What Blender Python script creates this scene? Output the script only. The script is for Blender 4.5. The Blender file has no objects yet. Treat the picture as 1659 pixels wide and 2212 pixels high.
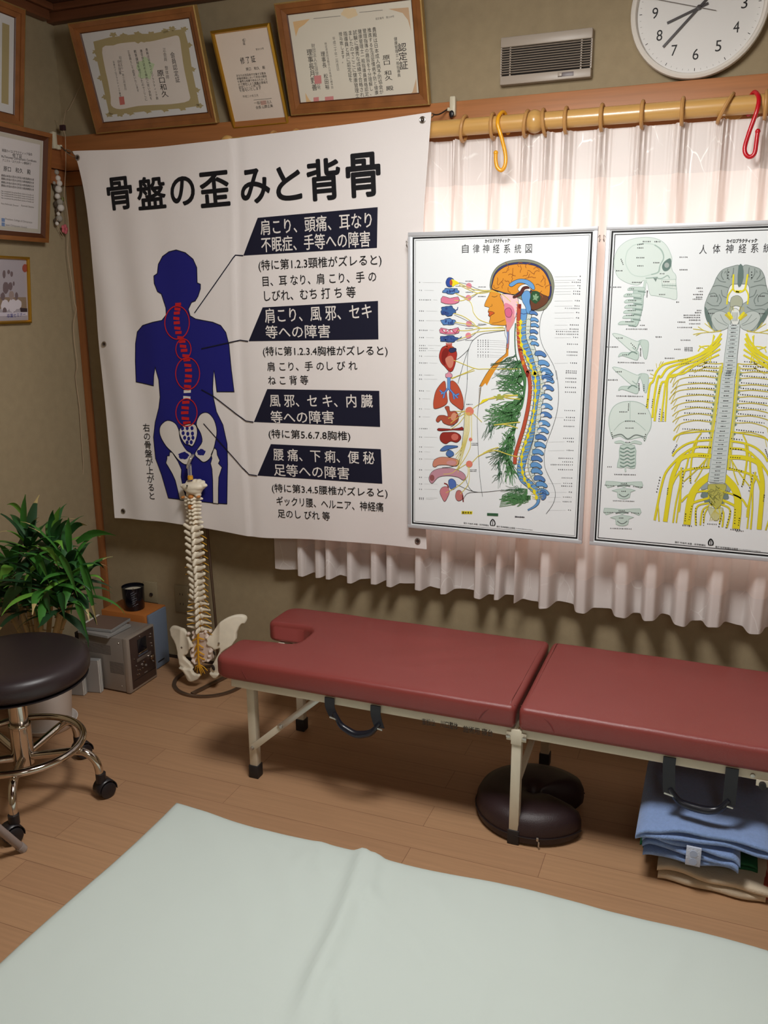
import bpy, bmesh, math, random
from mathutils import Vector, Matrix, noise

random.seed(7)
S = bpy.context.scene
COL = S.collection
# ------------------------------------------------------------------ camera
FPX, CX, CY = 1859.552, 829.5, 1106.0
YAW, PITCH, ROLL = math.radians(21.46691), math.radians(14.01259), math.radians(-0.353556)
CAM_H = 1.4075
_f = Vector((-math.sin(YAW) * math.cos(PITCH), math.cos(YAW) * math.cos(PITCH), -math.sin(PITCH)))
_r0 = Vector((math.cos(YAW), math.sin(YAW), 0))
_u0 = _r0.cross(_f)
_r = _r0 * math.cos(ROLL) + _u0 * math.sin(ROLL)
_u = -_r0 * math.sin(ROLL) + _u0 * math.cos(ROLL)
cam_data = bpy.data.cameras.new('camera')
cam = bpy.data.objects.new('camera', cam_data)
COL.objects.link(cam)
cam_data.sensor_fit = 'VERTICAL'
cam_data.sensor_height = 36.0
cam_data.lens = FPX / 2212.0 * 36.0
cam_data.clip_start = 0.01
cam.matrix_world = Matrix(((_r.x, _u.x, -_f.x, 0), (_r.y, _u.y, -_f.y, 0), (_r.z, _u.z, -_f.z, CAM_H), (0, 0, 0, 1)))
S.camera = cam

# ------------------------------------------------------------------ light
S.view_settings.view_transform = 'Standard'
S.view_settings.look = 'None'
S.view_settings.gamma = 1.0
S.view_settings.use_curve_mapping = False
S.view_settings.exposure = -0.36
world = bpy.data.worlds.new('sky')
S.world = world
world.use_nodes = True
world.node_tree.nodes['Background'].inputs[0].default_value = (0.80, 0.88, 1.0, 1)
world.node_tree.nodes['Background'].inputs[1].default_value = 1.0


def light(name, kind, loc, power, rgb, size=0.3, rot=(0, 0, 0), size_y=None):
    d = bpy.data.lights.new(name, kind)
    d.energy = power
    d.color = rgb
    if kind == 'AREA':
        d.size = size
        if size_y:
            d.shape = 'RECTANGLE'
            d.size_y = size_y
    else:
        d.shadow_soft_size = size
    o = bpy.data.objects.new(name, d)
    COL.objects.link(o)
    o.location = loc
    o.rotation_euler = rot
    return o


# the ceiling lamp of the room (above the frame) and daylight behind the curtain
light('ceiling_lamp_light', 'POINT', (-0.50, 1.40, 2.05), 34.0, (1.0, 0.985, 0.96), 0.16)
light('ceiling_lamp_downlight', 'AREA', (-0.50, 1.40, 2.21), 32.0, (1.0, 0.988, 0.968), 0.5, (0, 0, 0), 0.5)
light('front_fill_light', 'POINT', (0.5, -0.55, 2.0), 18.0, (1.0, 0.985, 0.965), 0.25)  # added fill behind the camera, evens out the room-facing surfaces; no known lamp
light('window_daylight', 'AREA', (-0.15, 3.05, 1.35), 22.0, (1.0, 0.95, 0.92), 2.2, (math.radians(-90), 0, 0), 1.3)


# ------------------------------------------------------------------ helpers
def ray(px, py):
    return _r * ((px - CX) / FPX) - _u * ((py - CY) / FPX) + _f


def onY(px, py, Y):
    d = ray(px, py)
    t = Y / d.y
    return Vector((d.x * t, Y, CAM_H + d.z * t))


def onX(px, py, X):
    d = ray(px, py)
    t = X / d.x
    return Vector((X, d.y * t, CAM_H + d.z * t))


def onZ(px, py, Z):
    d = ray(px, py)
    t = (Z - CAM_H) / d.z
    return Vector((d.x * t, d.y * t, Z))


def lin(c):
    c = c / 255.0
    return c / 12.92 if c <= 0.04045 else ((c + 0.055) / 1.055) ** 2.4


def rgb(r, g, b):
    return (lin(r), lin(g), lin(b), 1.0)


MATS = {}


def mat(name, c=(128, 128, 128), rough=0.6, metal=0.0, bump=0.0, bscale=200.0, var=0.0, vscale=8.0, trans=0.0, spec=0.5,
        coat=0.0, stretch=None, alpha=1.0, sheen=0.0):
    if name in MATS:
        return MATS[name]
    m = bpy.data.materials.new(name)
    m.use_nodes = True
    nt = m.node_tree
    b = nt.nodes['Principled BSDF']
    b.inputs['Base Color'].default_value = rgb(*c)
    b.inputs['Roughness'].default_value = rough
    b.inputs['Metallic'].default_value = metal
    b.inputs['Specular IOR Level'].default_value = spec
    b.inputs['Transmission Weight'].default_value = trans
    b.inputs['Coat Weight'].default_value = coat
    b.inputs['Alpha'].default_value = alpha
    b.inputs['Sheen Weight'].default_value = sheen
    if bump or var:
        tc = nt.nodes.new('ShaderNodeTexCoord')
        src = tc.outputs['Object']
        if stretch:
            mp = nt.nodes.new('ShaderNodeMapping')
            mp.inputs['Scale'].default_value = stretch
            nt.links.new(src, mp.inputs[0])
            src = mp.outputs[0]
        if bump:
            n = nt.nodes.new('ShaderNodeTexNoise')
            n.inputs['Scale'].default_value = bscale
            n.inputs['Detail'].default_value = 4
            bp = nt.nodes.new('ShaderNodeBump')
            bp.inputs['Strength'].default_value = bump
            bp.inputs['Distance'].default_value = 0.002
            nt.links.new(src, n.inputs['Vector'])
            nt.links.new(n.outputs['Fac'], bp.inputs['Height'])
            nt.links.new(bp.outputs[0], b.inputs['Normal'])
        if var:
            n2 = nt.nodes.new('ShaderNodeTexNoise')
            n2.inputs['Scale'].default_value = vscale
            n2.inputs['Detail'].default_value = 5
            nt.links.new(src, n2.inputs['Vector'])
            mx = nt.nodes.new('ShaderNodeMix')
            mx.data_type = 'RGBA'
            k1, k2 = 1 - var, 1 + var
            cc = rgb(*c)
            mx.inputs[6].default_value = (cc[0] * k1, cc[1] * k1, cc[2] * k1, 1)
            mx.inputs[7].default_value = (min(cc[0] * k2, 1), min(cc[1] * k2, 1), min(cc[2] * k2, 1), 1)
            rmp = nt.nodes.new('ShaderNodeMapRange')
            rmp.inputs[1].default_value = 0.3
            rmp.inputs[2].default_value = 0.7
            nt.links.new(n2.outputs['Fac'], rmp.inputs[0])
            nt.links.new(rmp.outputs[0], mx.inputs[0])
            nt.links.new(mx.outputs[2], b.inputs['Base Color'])
    MATS[name] = m
    return m


def ink(r, g, b):
    """a matte printing ink"""
    return mat('ink_%d_%d_%d' % (r, g, b), (r, g, b), 0.55, spec=0.25)


def catmull(pts, n=6, closed=False):
    P = [Vector(p) for p in pts]
    N = len(P)
    if N < 3:
        return P
    out = []
    rng = range(N if closed else N - 1)
    for i in rng:
        if closed:
            a, b, c, d = P[(i - 1) % N], P[i], P[(i + 1) % N], P[(i + 2) % N]
        else:
            a, b, c, d = P[max(i - 1, 0)], P[i], P[i + 1], P[min(i + 2, N - 1)]
        for k in range(n):
            t = k / n
            out.append(0.5 * ((2 * b) + (c - a) * t + (2 * a - 5 * b + 4 * c - d) * t * t + (3 * b - a - 3 * c + d) * t ** 3))
    if not closed:
        out.append(P[-1])
    return out


class MB:
    """collects shapes into one mesh object"""

    def __init__(self):
        self.bm = bmesh.new()
        self.mi = 0
        self.mats = []

    def use(self, m):
        if m not in self.mats:
            self.mats.append(m)
        self.mi = self.mats.index(m)
        return self

    def _fin(self, faces):
        for f in faces:
            f.material_index = self.mi

    def _absorb(self, b2, M=None):
        if M is not None:
            bmesh.ops.transform(b2, matrix=M, verts=b2.verts)
        vm = {}
        for v in b2.verts:
            vm[v] = self.bm.verts.new(v.co)
        for f in b2.faces:
            try:
                nf = self.bm.faces.new([vm[v] for v in f.verts])
                nf.material_index = self.mi
            except ValueError:
                pass
        b2.free()

    def box(self, lo, hi, bev=0.0, seg=2, M=None):
        b = bmesh.new()
        bmesh.ops.create_cube(b, size=1.0)
        lo, hi = Vector(lo), Vector(hi)
        for v in b.verts:
            v.co = Vector([(lo[i] + hi[i]) / 2 + v.co[i] * (hi[i] - lo[i]) for i in range(3)])
        if bev:
            bmesh.ops.bevel(b, geom=list(b.edges), offset=bev, segments=seg, profile=0.5, affect='EDGES')
        self._absorb(b, M)
        return self

    def bar(self, a, b, w, h, bev=0.0, up=(0, 0, 1)):
        """square section bar from a to b: w across, h along up"""
        a, b = Vector(a), Vector(b)
        z = (b - a)
        L = z.length
        z.normalize()
        x = Vector(up).cross(z)
        if x.length < 1e-5:
            x = Vector((1, 0, 0)).cross(z)
        x.normalize()
        y = z.cross(x)
        M = Matrix(((x.x, y.x, z.x, a.x), (x.y, y.y, z.y, a.y), (x.z, y.z, z.z, a.z), (0, 0, 0, 1)))
        return self.box((-w / 2, -h / 2, 0), (w / 2, h / 2, L), bev, 2, M)

    def tube(self, pts, r, n=12, closed=False, smooth=0, cap=True):
        P = [Vector(p) for p in pts]
        if smooth:
            P = catmull(P, smooth, closed)
        N = len(P)
        rad = r if isinstance(r, (list, tuple)) else None

        def rr(i):
            if rad is None:
                return r
            t = i / max(N - 1, 1) * (len(rad) - 1)
            k = min(int(t), len(rad) - 2)
            return rad[k] + (rad[k + 1] - rad[k]) * (t - k)
        rings = []
        prev = None
        for i in range(N):
            if closed:
                d = P[(i + 1) % N] - P[i - 1]
            else:
                d = P[min(i + 1, N - 1)] - P[max(i - 1, 0)]
            d.normalize()
            if prev is None:
                u = d.cross(Vector((0, 0, 1)))
                if u.length < 1e-3:
                    u = d.cross(Vector((1, 0, 0)))
            else:
                u = prev - d * prev.dot(d)
            u.normalize()
            prev = u
            w = d.cross(u)
            rings.append([self.bm.verts.new(P[i] + (u * math.cos(2 * math.pi * k / n) + w * math.sin(2 * math.pi * k / n)) * rr(i)) for k in range(n)])
        fs = []
        for i in range(N if closed else N - 1):
            A, B = rings[i], rings[(i + 1) % N]
            off = 0
            if closed and i == N - 1:
                off = min(range(n), key=lambda o: (A[0].co - B[o].co).length)
            for k in range(n):
                fs.append(self.bm.faces.new((A[k], A[(k + 1) % n], B[(k + 1 + off) % n], B[(k + off) % n])))
        if cap and not closed:
            fs.append(self.bm.faces.new(rings[0][::-1]))
            fs.append(self.bm.faces.new(rings[-1]))
        self._fin(fs)
        return self

    def cyl(self, a, b, r, n=20, r2=None):
        return self.tube([a, b], [r, r if r2 is None else r2], n)

    def lathe(self, prof, loc=(0, 0, 0), n=32, axis='Z'):
        """prof: list of (radius, height)"""
        loc = Vector(loc)
        rings = []
        for (r, z) in prof:
            ring = []
            for k in range(n if r > 1e-6 else 1):
                a = 2 * math.pi * k / n
                if axis == 'Z':
                    p = Vector((r * math.cos(a), r * math.sin(a), z))
                elif axis == 'Y':
                    p = Vector((r * math.cos(a), z, -r * math.sin(a)))
                else:
                    p = Vector((z, r * math.cos(a), r * math.sin(a)))
                ring.append(self.bm.verts.new(p + loc))
            rings.append(ring)
        fs = []
        for A, B in zip(rings[:-1], rings[1:]):
            if len(A) == 1 and len(B) == 1:
                continue
            for k in range(n):
                k2 = (k + 1) % n
                if len(A) == 1:
                    fs.append(self.bm.faces.new((A[0], B[k2], B[k])))
                elif len(B) == 1:
                    fs.append(self.bm.faces.new((A[k], A[k2], B[0])))
                else:
                    fs.append(self.bm.faces.new((A[k], A[k2], B[k2], B[k])))
        self._fin(fs)
        return self

    def ell(self, c, r, rot=None, u=14, v=9):
        b = bmesh.new()
        bmesh.ops.create_uvsphere(b, u_segments=u, v_segments=v, radius=1.0)
        M = Matrix.Translation(Vector(c))
        if rot:
            from mathutils import Euler
            M = M @ Euler(rot).to_matrix().to_4x4()
        r = (r, r, r) if not isinstance(r, (tuple, list)) else r
        M = M @ Matrix.Diagonal((r[0], r[1], r[2], 1))
        self._absorb(b, M)
        return self

    def prism(self, pts, vec, bev=0.0, seg=3, bev_bottom=0.0):
        """planar polygon pts (3d), extruded along vec"""
        b = bmesh.new()
        vs = [b.verts.new(p) for p in pts]
        f0 = b.faces.new(vs)
        r = bmesh.ops.extrude_face_region(b, geom=[f0])
        nv = [e for e in r['geom'] if isinstance(e, bmesh.types.BMVert)]
        bmesh.ops.translate(b, vec=Vector(vec), verts=nv)
        bmesh.ops.recalc_face_normals(b, faces=b.faces)
        if bev:
            nvs = set(nv)
            top = [e for e in b.edges if e.verts[0] in nvs and e.verts[1] in nvs]
            bot = [e for e in b.edges if e.verts[0] not in nvs and e.verts[1] not in nvs]
            bmesh.ops.bevel(b, geom=top + bot, offset=bev, segments=seg, profile=0.5, affect='EDGES')
        self._absorb(b)
        return self

    def grid(self, fn, nu, nv, flip=False):
        V = [[self.bm.verts.new(fn(i / nu, j / nv)) for j in range(nv + 1)] for i in range(nu + 1)]
        fs = []
        for i in range(nu):
            for j in range(nv):
                q = (V[i][j], V[i + 1][j], V[i + 1][j + 1], V[i][j + 1])
                fs.append(self.bm.faces.new(q[::-1] if flip else q))
        self._fin(fs)
        return self

    def poly(self, pts):
        f = self.bm.faces.new([self.bm.verts.new(p) for p in pts])
        f.material_index = self.mi
        return self

    def build(self, name, m=None, parent=None, smooth=True, angle=40, recalc=True):
        if recalc:
            bmesh.ops.recalc_face_normals(self.bm, faces=self.bm.faces)
        me = bpy.data.meshes.new(name)
        self.bm.to_mesh(me)
        self.bm.free()
        for k in (self.mats or [m]):
            me.materials.append(k)
        if smooth:
            me.polygons.foreach_set('use_smooth', [True] * len(me.polygons))
            me.set_sharp_from_angle(angle=math.radians(angle))
        o = bpy.data.objects.new(name, me)
        COL.objects.link(o)
        if parent:
            o.parent = parent
            o.matrix_parent_inverse = Matrix.Translation(-parent.location)
        return o


def empty(name, loc, label, cat, group=None):
    o = bpy.data.objects.new(name, None)
    o.empty_display_size = 0.05
    COL.objects.link(o)
    o.location = loc
    return tag(o, label, cat, group)


def tag(o, label, cat, group=None):
    o['label'] = label
    o['category'] = cat
    if group:
        o['group'] = group
    return o


def struct(o):
    o['kind'] = 'structure'
    return o


def copy_tree(o, parent=None):
    c = o.copy()
    COL.objects.link(c)
    if parent:
        c.parent = parent
    for ch in list(o.children):
        copy_tree(ch, c)
    return c


def realize(o):
    """bake an object's modifiers into its mesh"""
    bpy.context.view_layer.update()
    dg = bpy.context.evaluated_depsgraph_get()
    me = bpy.data.meshes.new_from_object(o.evaluated_get(dg))
    o.modifiers.clear()
    o.data = me
    return o


def organic(o, voxel=0.003, it=6):
    """fuse the overlapping shapes of one bone into a smooth surface"""
    md = o.modifiers.new('r', 'REMESH')
    md.mode = 'VOXEL'
    md.voxel_size = voxel
    ms = o.modifiers.new('s', 'SMOOTH')
    ms.iterations = it
    ms.factor = 0.5
    realize(o)
    o.data.polygons.foreach_set('use_smooth', [True] * len(o.data.polygons))
    return o


# ------------------------------------------------------------------ flat printed artwork and lettering
_TXT = {}


def text_geo(s, bold=0.0, space=1.0, line=1.0, align='LEFT'):
    key = (s, bold, space, line, align)
    if key in _TXT:
        return _TXT[key]
    cu = bpy.data.curves.new('lettering', 'FONT')
    cu.body = s
    cu.offset = bold
    cu.resolution_u = 5 if len(s) == 1 else 2
    cu.space_character = space
    cu.space_line = line
    cu.align_x = align
    o = bpy.data.objects.new('lettering', cu)
    COL.objects.link(o)
    bpy.context.view_layer.update()
    dg = bpy.context.evaluated_depsgraph_get()
    me = bpy.data.meshes.new_from_object(o.evaluated_get(dg))
    V = [(v.co.x, v.co.y) for v in me.vertices]
    F = [tuple(p.vertices) for p in me.polygons]
    bpy.data.objects.remove(o)
    bpy.data.curves.remove(cu)
    bpy.data.meshes.remove(me)
    _TXT[key] = (V, F)
    return V, F


class Art:
    """flat print on a surface; points are 2d (u, v) in metres, lay(u, v, h) gives the 3d point h above the surface"""

    def __init__(self, lay, conv=None):
        self.V, self.F, self.M = [], [], []
        self.mats = []
        self.lay = lay
        self.conv = conv or (lambda p: p)
        self.n = 0

    def _m(self, m):
        if m not in self.mats:
            self.mats.append(m)
        return self.mats.index(m)

    def _h(self, layer):
        self.n += 1
        return 0.0002 + layer * 0.0002 + (self.n % 5) * 0.000004

    def raw(self, pts, m, layer):
        h = self._h(layer)
        i0 = len(self.V)
        self.V += [(p[0], p[1], h) for p in pts]
        self.F.append(tuple(range(i0, i0 + len(pts))))
        self.M.append(self._m(m))

    def fill(self, pts, m, layer=1, smooth=0, conv=None):
        c = conv or self.conv
        q = [Vector(c(p)[:2]) for p in pts]
        if smooth:
            q = catmull([(p.x, p.y, 0) for p in q], smooth, True)
        self.raw(q, m, layer)

    def blob(self, c, rx, ry, m, layer=1, rot=0.0, n=18, wob=0.0, conv=None):
        pts = []
        for k in range(n):
            a = 2 * math.pi * k / n
            w = 1 + wob * math.sin(a * 5 + c[0]) + wob * 0.6 * math.sin(a * 9 + c[1])
            x, y = rx * w * math.cos(a), ry * w * math.sin(a)
            pts.append((c[0] + x * math.cos(rot) - y * math.sin(rot), c[1] + x * math.sin(rot) + y * math.cos(rot)))
        self.fill(pts, m, layer, conv=conv)

    def line(self, pts, w, m, layer=2, smooth=0, closed=False, conv=None, w2=None):
        """w: width in metres"""
        c = conv or self.conv
        P = [Vector(c(p)[:2]).to_3d() for p in pts]
        if smooth:
            P = catmull(P, smooth, closed)
        N = len(P)
        if N < 2:
            return
        h = self._h(layer)
        i0 = len(self.V)
        mi = self._m(m)
        for i in range(N):
            if closed:
                a, b = P[i] - P[i - 1], P[(i + 1) % N] - P[i]
            else:
                a = P[i] - P[i - 1] if i else P[1] - P[0]
                b = P[i + 1] - P[i] if i < N - 1 else a
            if a.length < 1e-9:
                a = b
            if b.length < 1e-9:
                b = a
            a, b = a.normalized(), b.normalized()
            t = a + b
            if t.length < 1e-6:
                t = a
            t.normalize()
            nn = Vector((-t.y, t.x, 0))
            k = max(abs(t.dot(a)), 0.35)
            ww = w if w2 is None else w + (w2 - w) * i / (N - 1)
            for s in (1, -1):
                p = P[i] + nn * (s * ww / 2 / k)
                self.V.append((p.x, p.y, h))
        for i in range(N if closed else N - 1):
            a, b = i0 + 2 * i, i0 + 2 * ((i + 1) % N)
            self.F.append((a, a + 1, b + 1, b))
            self.M.append(mi)

    def text(self, s, left, right, height, m, layer=3, bold=0.0, space=1.0, conv=None, hscale=None, vertical=False):
        """fits s from left to right (points on its mid line), of the given height in metres (None: natural)"""
        c = conv or self.conv
        a, b = Vector(c(left)[:2]), Vector(c(right)[:2])
        if vertical and not bold:
            s = '\n'.join(s)
        if bold:
            # heavier strokes: the same lettering printed a hair to every side
            n_ = 8 if bold > .02 else 4
            c0 = Vector(c(left)[:2])
            c1 = Vector(c(right)[:2])
            em = height if height else (c1 - c0).length / max(len(s), 1)
            r_ = bold * .75 * em
            for k in range(n_):
                o_ = Vector((r_ * math.cos(k * 2 * math.pi / n_), r_ * math.sin(k * 2 * math.pi / n_)))
                p_, q_ = c0 + o_, c1 + o_
                self.text(s.replace('\n', ''), p_, q_, height, m, layer, 0.0, space, lambda z: z, hscale, vertical)
            return
        V, F = text_geo(s, 0.0, space, 1.0)
        if not V:
            return
        x0, x1 = min(v[0] for v in V), max(v[0] for v in V)
        y0, y1 = min(v[1] for v in V), max(v[1] for v in V)
        d = b - a
        h = self._h(layer)
        i0 = len(self.V)
        mi = self._m(m)
        if vertical:
            L = d.length
            t = d / L
            nn = Vector((-t.y, t.x))
            k = L / (y1 - y0)
            kx = k if height is None else height / (x1 - x0)
            for (x, y) in V:
                p = a + t * ((y1 - y) * k) + nn * ((x - (x0 + x1) / 2) * kx)
                self.V.append((p.x, p.y, h))
        else:
            L = d.length
            t = d / L
            nn = Vector((-t.y, t.x))
            k = L / (x1 - x0)
            ky = k if height is None else height / (y1 - y0)
            for (x, y) in V:
                p = a + t * ((x - x0) * k) + nn * ((y - (y0 + y1) / 2) * ky)
                self.V.append((p.x, p.y, h))
        for f in F:
            self.F.append(tuple(i + i0 for i in f))
            self.M.append(mi)

    def dots(self, a, b, n, r, m, layer=3, conv=None):
        """a row of n unreadably small printed characters"""
        c = conv or self.conv
        a, b = Vector(c(a)[:2]), Vector(c(b)[:2])
        for i in range(n):
            p = a.lerp(b, i / max(n - 1, 1))
            k = 0.75 + 0.5 * random.random()
            h = self._h(layer)
            i0 = len(self.V)
            w, hh = r * k, r * (0.8 + 0.5 * random.random())
            self.V += [(p.x - w, p.y - hh, h), (p.x + w, p.y - hh * 0.8, h), (p.x + w * 0.8, p.y + hh, h), (p.x - w, p.y + hh * 0.9, h)]
            self.F.append((i0, i0 + 1, i0 + 2, i0 + 3))
            self.M.append(self._m(m))

    def into(self, mb, cut=None):
        """adds the print to a mesh builder (so print and sheet are one mesh); cut: metres between bending lines"""
        b = bmesh.new()
        vs = [b.verts.new(v) for v in self.V]
        for f, mi in zip(self.F, self.M):
            try:
                nf = b.faces.new([vs[i] for i in f])
                nf.material_index = mi
            except ValueError:
                pass
        if cut:
            bmesh.ops.triangulate(b, faces=b.faces[:])
            for ax in (0, 1):
                lo = min(v.co[ax] for v in b.verts)
                hi = max(v.co[ax] for v in b.verts)
                x = lo + cut
                no = Vector((1, 0, 0)) if ax == 0 else Vector((0, 1, 0))
                while x < hi:
                    bmesh.ops.bisect_plane(b, geom=b.verts[:] + b.edges[:] + b.faces[:], plane_co=no * x, plane_no=no)
                    x += cut
        idx = []
        for m in self.mats:
            mb.use(m)
            idx.append(mb.mi)
        vm = {}
        for v in b.verts:
            vm[v] = mb.bm.verts.new(self.lay(v.co.x, v.co.y, v.co.z))
        for f in b.faces:
            nf = mb.bm.faces.new([vm[v] for v in f.verts])
            nf.material_index = idx[f.material_index]
        b.free()
# ------------------------------------------------------------------ the room
D = 2.7                    # back wall plane
XL, XR, YF = -2.30, 1.7, -1.1
ZC = 2.392
RAIL = 1.972               # top of the picture rail

M_wall = mat('plaster_wall', (160, 144, 115), 0.92, bump=0.35, bscale=420, var=0.05, vscale=30, spec=0.15)
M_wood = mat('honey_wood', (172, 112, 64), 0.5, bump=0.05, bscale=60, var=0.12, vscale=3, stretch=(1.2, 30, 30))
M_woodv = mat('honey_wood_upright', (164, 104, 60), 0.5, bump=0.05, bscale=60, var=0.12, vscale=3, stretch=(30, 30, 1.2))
M_ceil = mat('dark_ceiling_board', (84, 52, 34), 0.55, var=0.2, vscale=2, stretch=(1, 25, 25))
M_crown = mat('crown_wood', (118, 72, 46), 0.5, var=0.12, vscale=3, stretch=(1.5, 8, 30))


def floor_material():
    m = bpy.data.materials.new('floor_boards')
    m.use_nodes = True
    nt = m.node_tree
    N, L = nt.nodes, nt.links
    b = N['Principled BSDF']
    tc = N.new('ShaderNodeTexCoord')
    br = N.new('ShaderNodeTexBrick')
    br.offset = 0.37
    br.inputs['Scale'].default_value = 1.0
    br.inputs['Brick Width'].default_value = 0.91
    br.inputs['Row Height'].default_value = 0.101
    br.inputs['Mortar Size'].default_value = 0.0009
    br.inputs['Mortar Smooth'].default_value = 0.2
    br.inputs['Color1'].default_value = rgb(180, 141, 106)
    br.inputs['Color2'].default_value = rgb(173, 134, 101)
    br.inputs['Mortar'].default_value = rgb(140, 102, 77)
    mp = N.new('ShaderNodeMapping')
    mp.inputs['Location'].default_value = (0.33, 0.046, 0)
    L.new(tc.outputs['Object'], mp.inputs[0])
    L.new(mp.outputs[0], br.inputs['Vector'])
    mg = N.new('ShaderNodeMapping')
    mg.inputs['Scale'].default_value = (2.2, 55, 1)
    L.new(tc.outputs['Object'], mg.inputs[0])
    n = N.new('ShaderNodeTexNoise')
    n.inputs['Scale'].default_value = 2.0
    n.inputs['Detail'].default_value = 6
    L.new(mg.outputs[0], n.inputs['Vector'])
    mx = N.new('ShaderNodeMix')
    mx.data_type = 'RGBA'
    mx.blend_type = 'MULTIPLY'
    mx.inputs[0].default_value = 1.0
    rp = N.new('ShaderNodeMapRange')
    rp.inputs[1].default_value = 0.3
    rp.inputs[2].default_value = 0.7
    rp.inputs[3].default_value = 0.90
    rp.inputs[4].default_value = 1.04
    L.new(n.outputs['Fac'], rp.inputs[0])
    cb = N.new('ShaderNodeCombineColor')
    for i in range(3):
        L.new(rp.outputs[0], cb.inputs[i])
    L.new(br.outputs['Color'], mx.inputs[6])
    L.new(cb.outputs[0], mx.inputs[7])
    L.new(mx.outputs[2], b.inputs['Base Color'])
    b.inputs['Roughness'].default_value = 0.42
    b.inputs['Specular IOR Level'].default_value = 0.4
    return m


struct(MB().box((XL - .1, YF - .1, -.08), (XR + .1, D + .12, 0)).build('floor', floor_material()))
mb = MB()
mb.box((XL - .1, YF - .1, ZC), (XR + .1, D + .12, ZC + .06))
struct(mb.build('ceiling', M_ceil))
WX0, WX1, WZ0, WZ1 = -1.30, 1.0, 0.66, 1.80      # window opening
mb = MB()
mb.box((XL - .1, D, 0), (WX0, D + .12, ZC)).box((WX1, D, 0), (XR + .1, D + .12, ZC))
mb.box((WX0, D, 0), (WX1, D + .12, WZ0)).box((WX0, D, WZ1), (WX1, D + .12, ZC))
struct(mb.build('wall_back', M_wall))
struct(MB().box((XL - .1, YF - .1, 0), (XL, D, ZC)).build('wall_left', M_wall))
struct(MB().box((XR, YF - .1, 0), (XR + .1, D, ZC)).build('wall_right', M_wall))
struct(MB().box((XL, YF - .1, 0), (XR, YF, ZC)).build('wall_front', M_wall))

# window behind the curtain
wroot = bpy.data.objects.new('window_1', None)
COL.objects.link(wroot)
wroot.location = ((WX0 + WX1) / 2, D + .06, WZ0)
struct(wroot)
M_alu = mat('window_aluminium', (120, 112, 100), 0.4, 0.8)
mb = MB()
for z in (WZ0 + .0005, WZ1 - .0405):
    mb.box((WX0 + .0005, D + .03, z), (WX1 - .0005, D + .09, z + .04))
for x in (WX0 + .0005, (WX0 + WX1) / 2 - .025, WX1 - .0405):
    mb.box((x, D + .03, WZ0 + .04), (x + .04, D + .09, WZ1 - .04))
struct(mb.build('window_frame', M_alu, wroot))
mg = bpy.data.materials.new('window_glass')
mg.use_nodes = True
nt = mg.node_tree
nt.nodes.clear()
o_ = nt.nodes.new('ShaderNodeOutputMaterial')
mx = nt.nodes.new('ShaderNodeMixShader')
mx.inputs[0].default_value = 0.08
t_ = nt.nodes.new('ShaderNodeBsdfTransparent')
g_ = nt.nodes.new('ShaderNodeBsdfGlossy')
g_.inputs['Roughness'].default_value = 0.1
nt.links.new(t_.outputs[0], mx.inputs[1])
nt.links.new(g_.outputs[0], mx.inputs[2])
nt.links.new(mx.outputs[0], o_.inputs[0])
struct(MB().box((WX0 + .04, D + .055, WZ0 + .04), (WX1 - .04, D + .061, WZ1 - .04)).build('window_pane', mg, wroot))

# picture rail (two stepped boards), corner post, crown moulding, floor line
mb = MB()
mb.box((XL, D - .032, RAIL - .115), (XR, D - .024, RAIL), .002).box((XL, D - .025, RAIL - .115), (XR, D - .0005, RAIL - .022))
mb.box((XL, D - .020, RAIL - .165), (XR, D - .0005, RAIL - .117), .002)
struct(mb.build('trim_1', M_wood))
mb = MB()
mb.box((XL + .0005, YF, RAIL - .115), (XL + .032, D - .033, RAIL), .002)
mb.box((XL + .0005, YF, RAIL - .165), (XL + .020, D - .033, RAIL - .117), .002)
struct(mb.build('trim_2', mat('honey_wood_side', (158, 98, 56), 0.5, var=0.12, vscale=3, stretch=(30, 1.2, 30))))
struct(MB().box((XL + .0005, D - .013, 0.0), (XL + .030, D - .0005, RAIL - .166), .002).build('trim_3', M_woodv))
mb = MB()
mb.box((XL, D - .035, ZC - .052), (XR, D - .0005, ZC), .004).box((XL, D - .052, ZC - .022), (XR, D - .035, ZC), .003)
struct(mb.build('trim_4', M_crown))
mb = MB()
mb.box((XL + .0005, YF, ZC - .052), (XL + .035, D - .053, ZC), .004).box((XL + .035, YF, ZC - .022), (XL + .052, D - .053, ZC), .003)
struct(mb.build('trim_5', mat('crown_wood_side', (118, 72, 46), 0.5, var=0.12, vscale=3, stretch=(8, 1.5, 30))))
M_dark = mat('dark_floor_line', (48, 34, 26), 0.7)
struct(MB().box((XL + .031, D - .006, 0.0), (XR, D - .0005, .012)).build('dark_gap_back', M_dark))  # dark strip standing in for the shaded gap between wall and floor
struct(MB().box((XL + .0005, YF, 0.0), (XL + .006, D - .014, .012)).build('dark_gap_left', M_dark))  # same dark gap strip along the left wall, no real board
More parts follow.
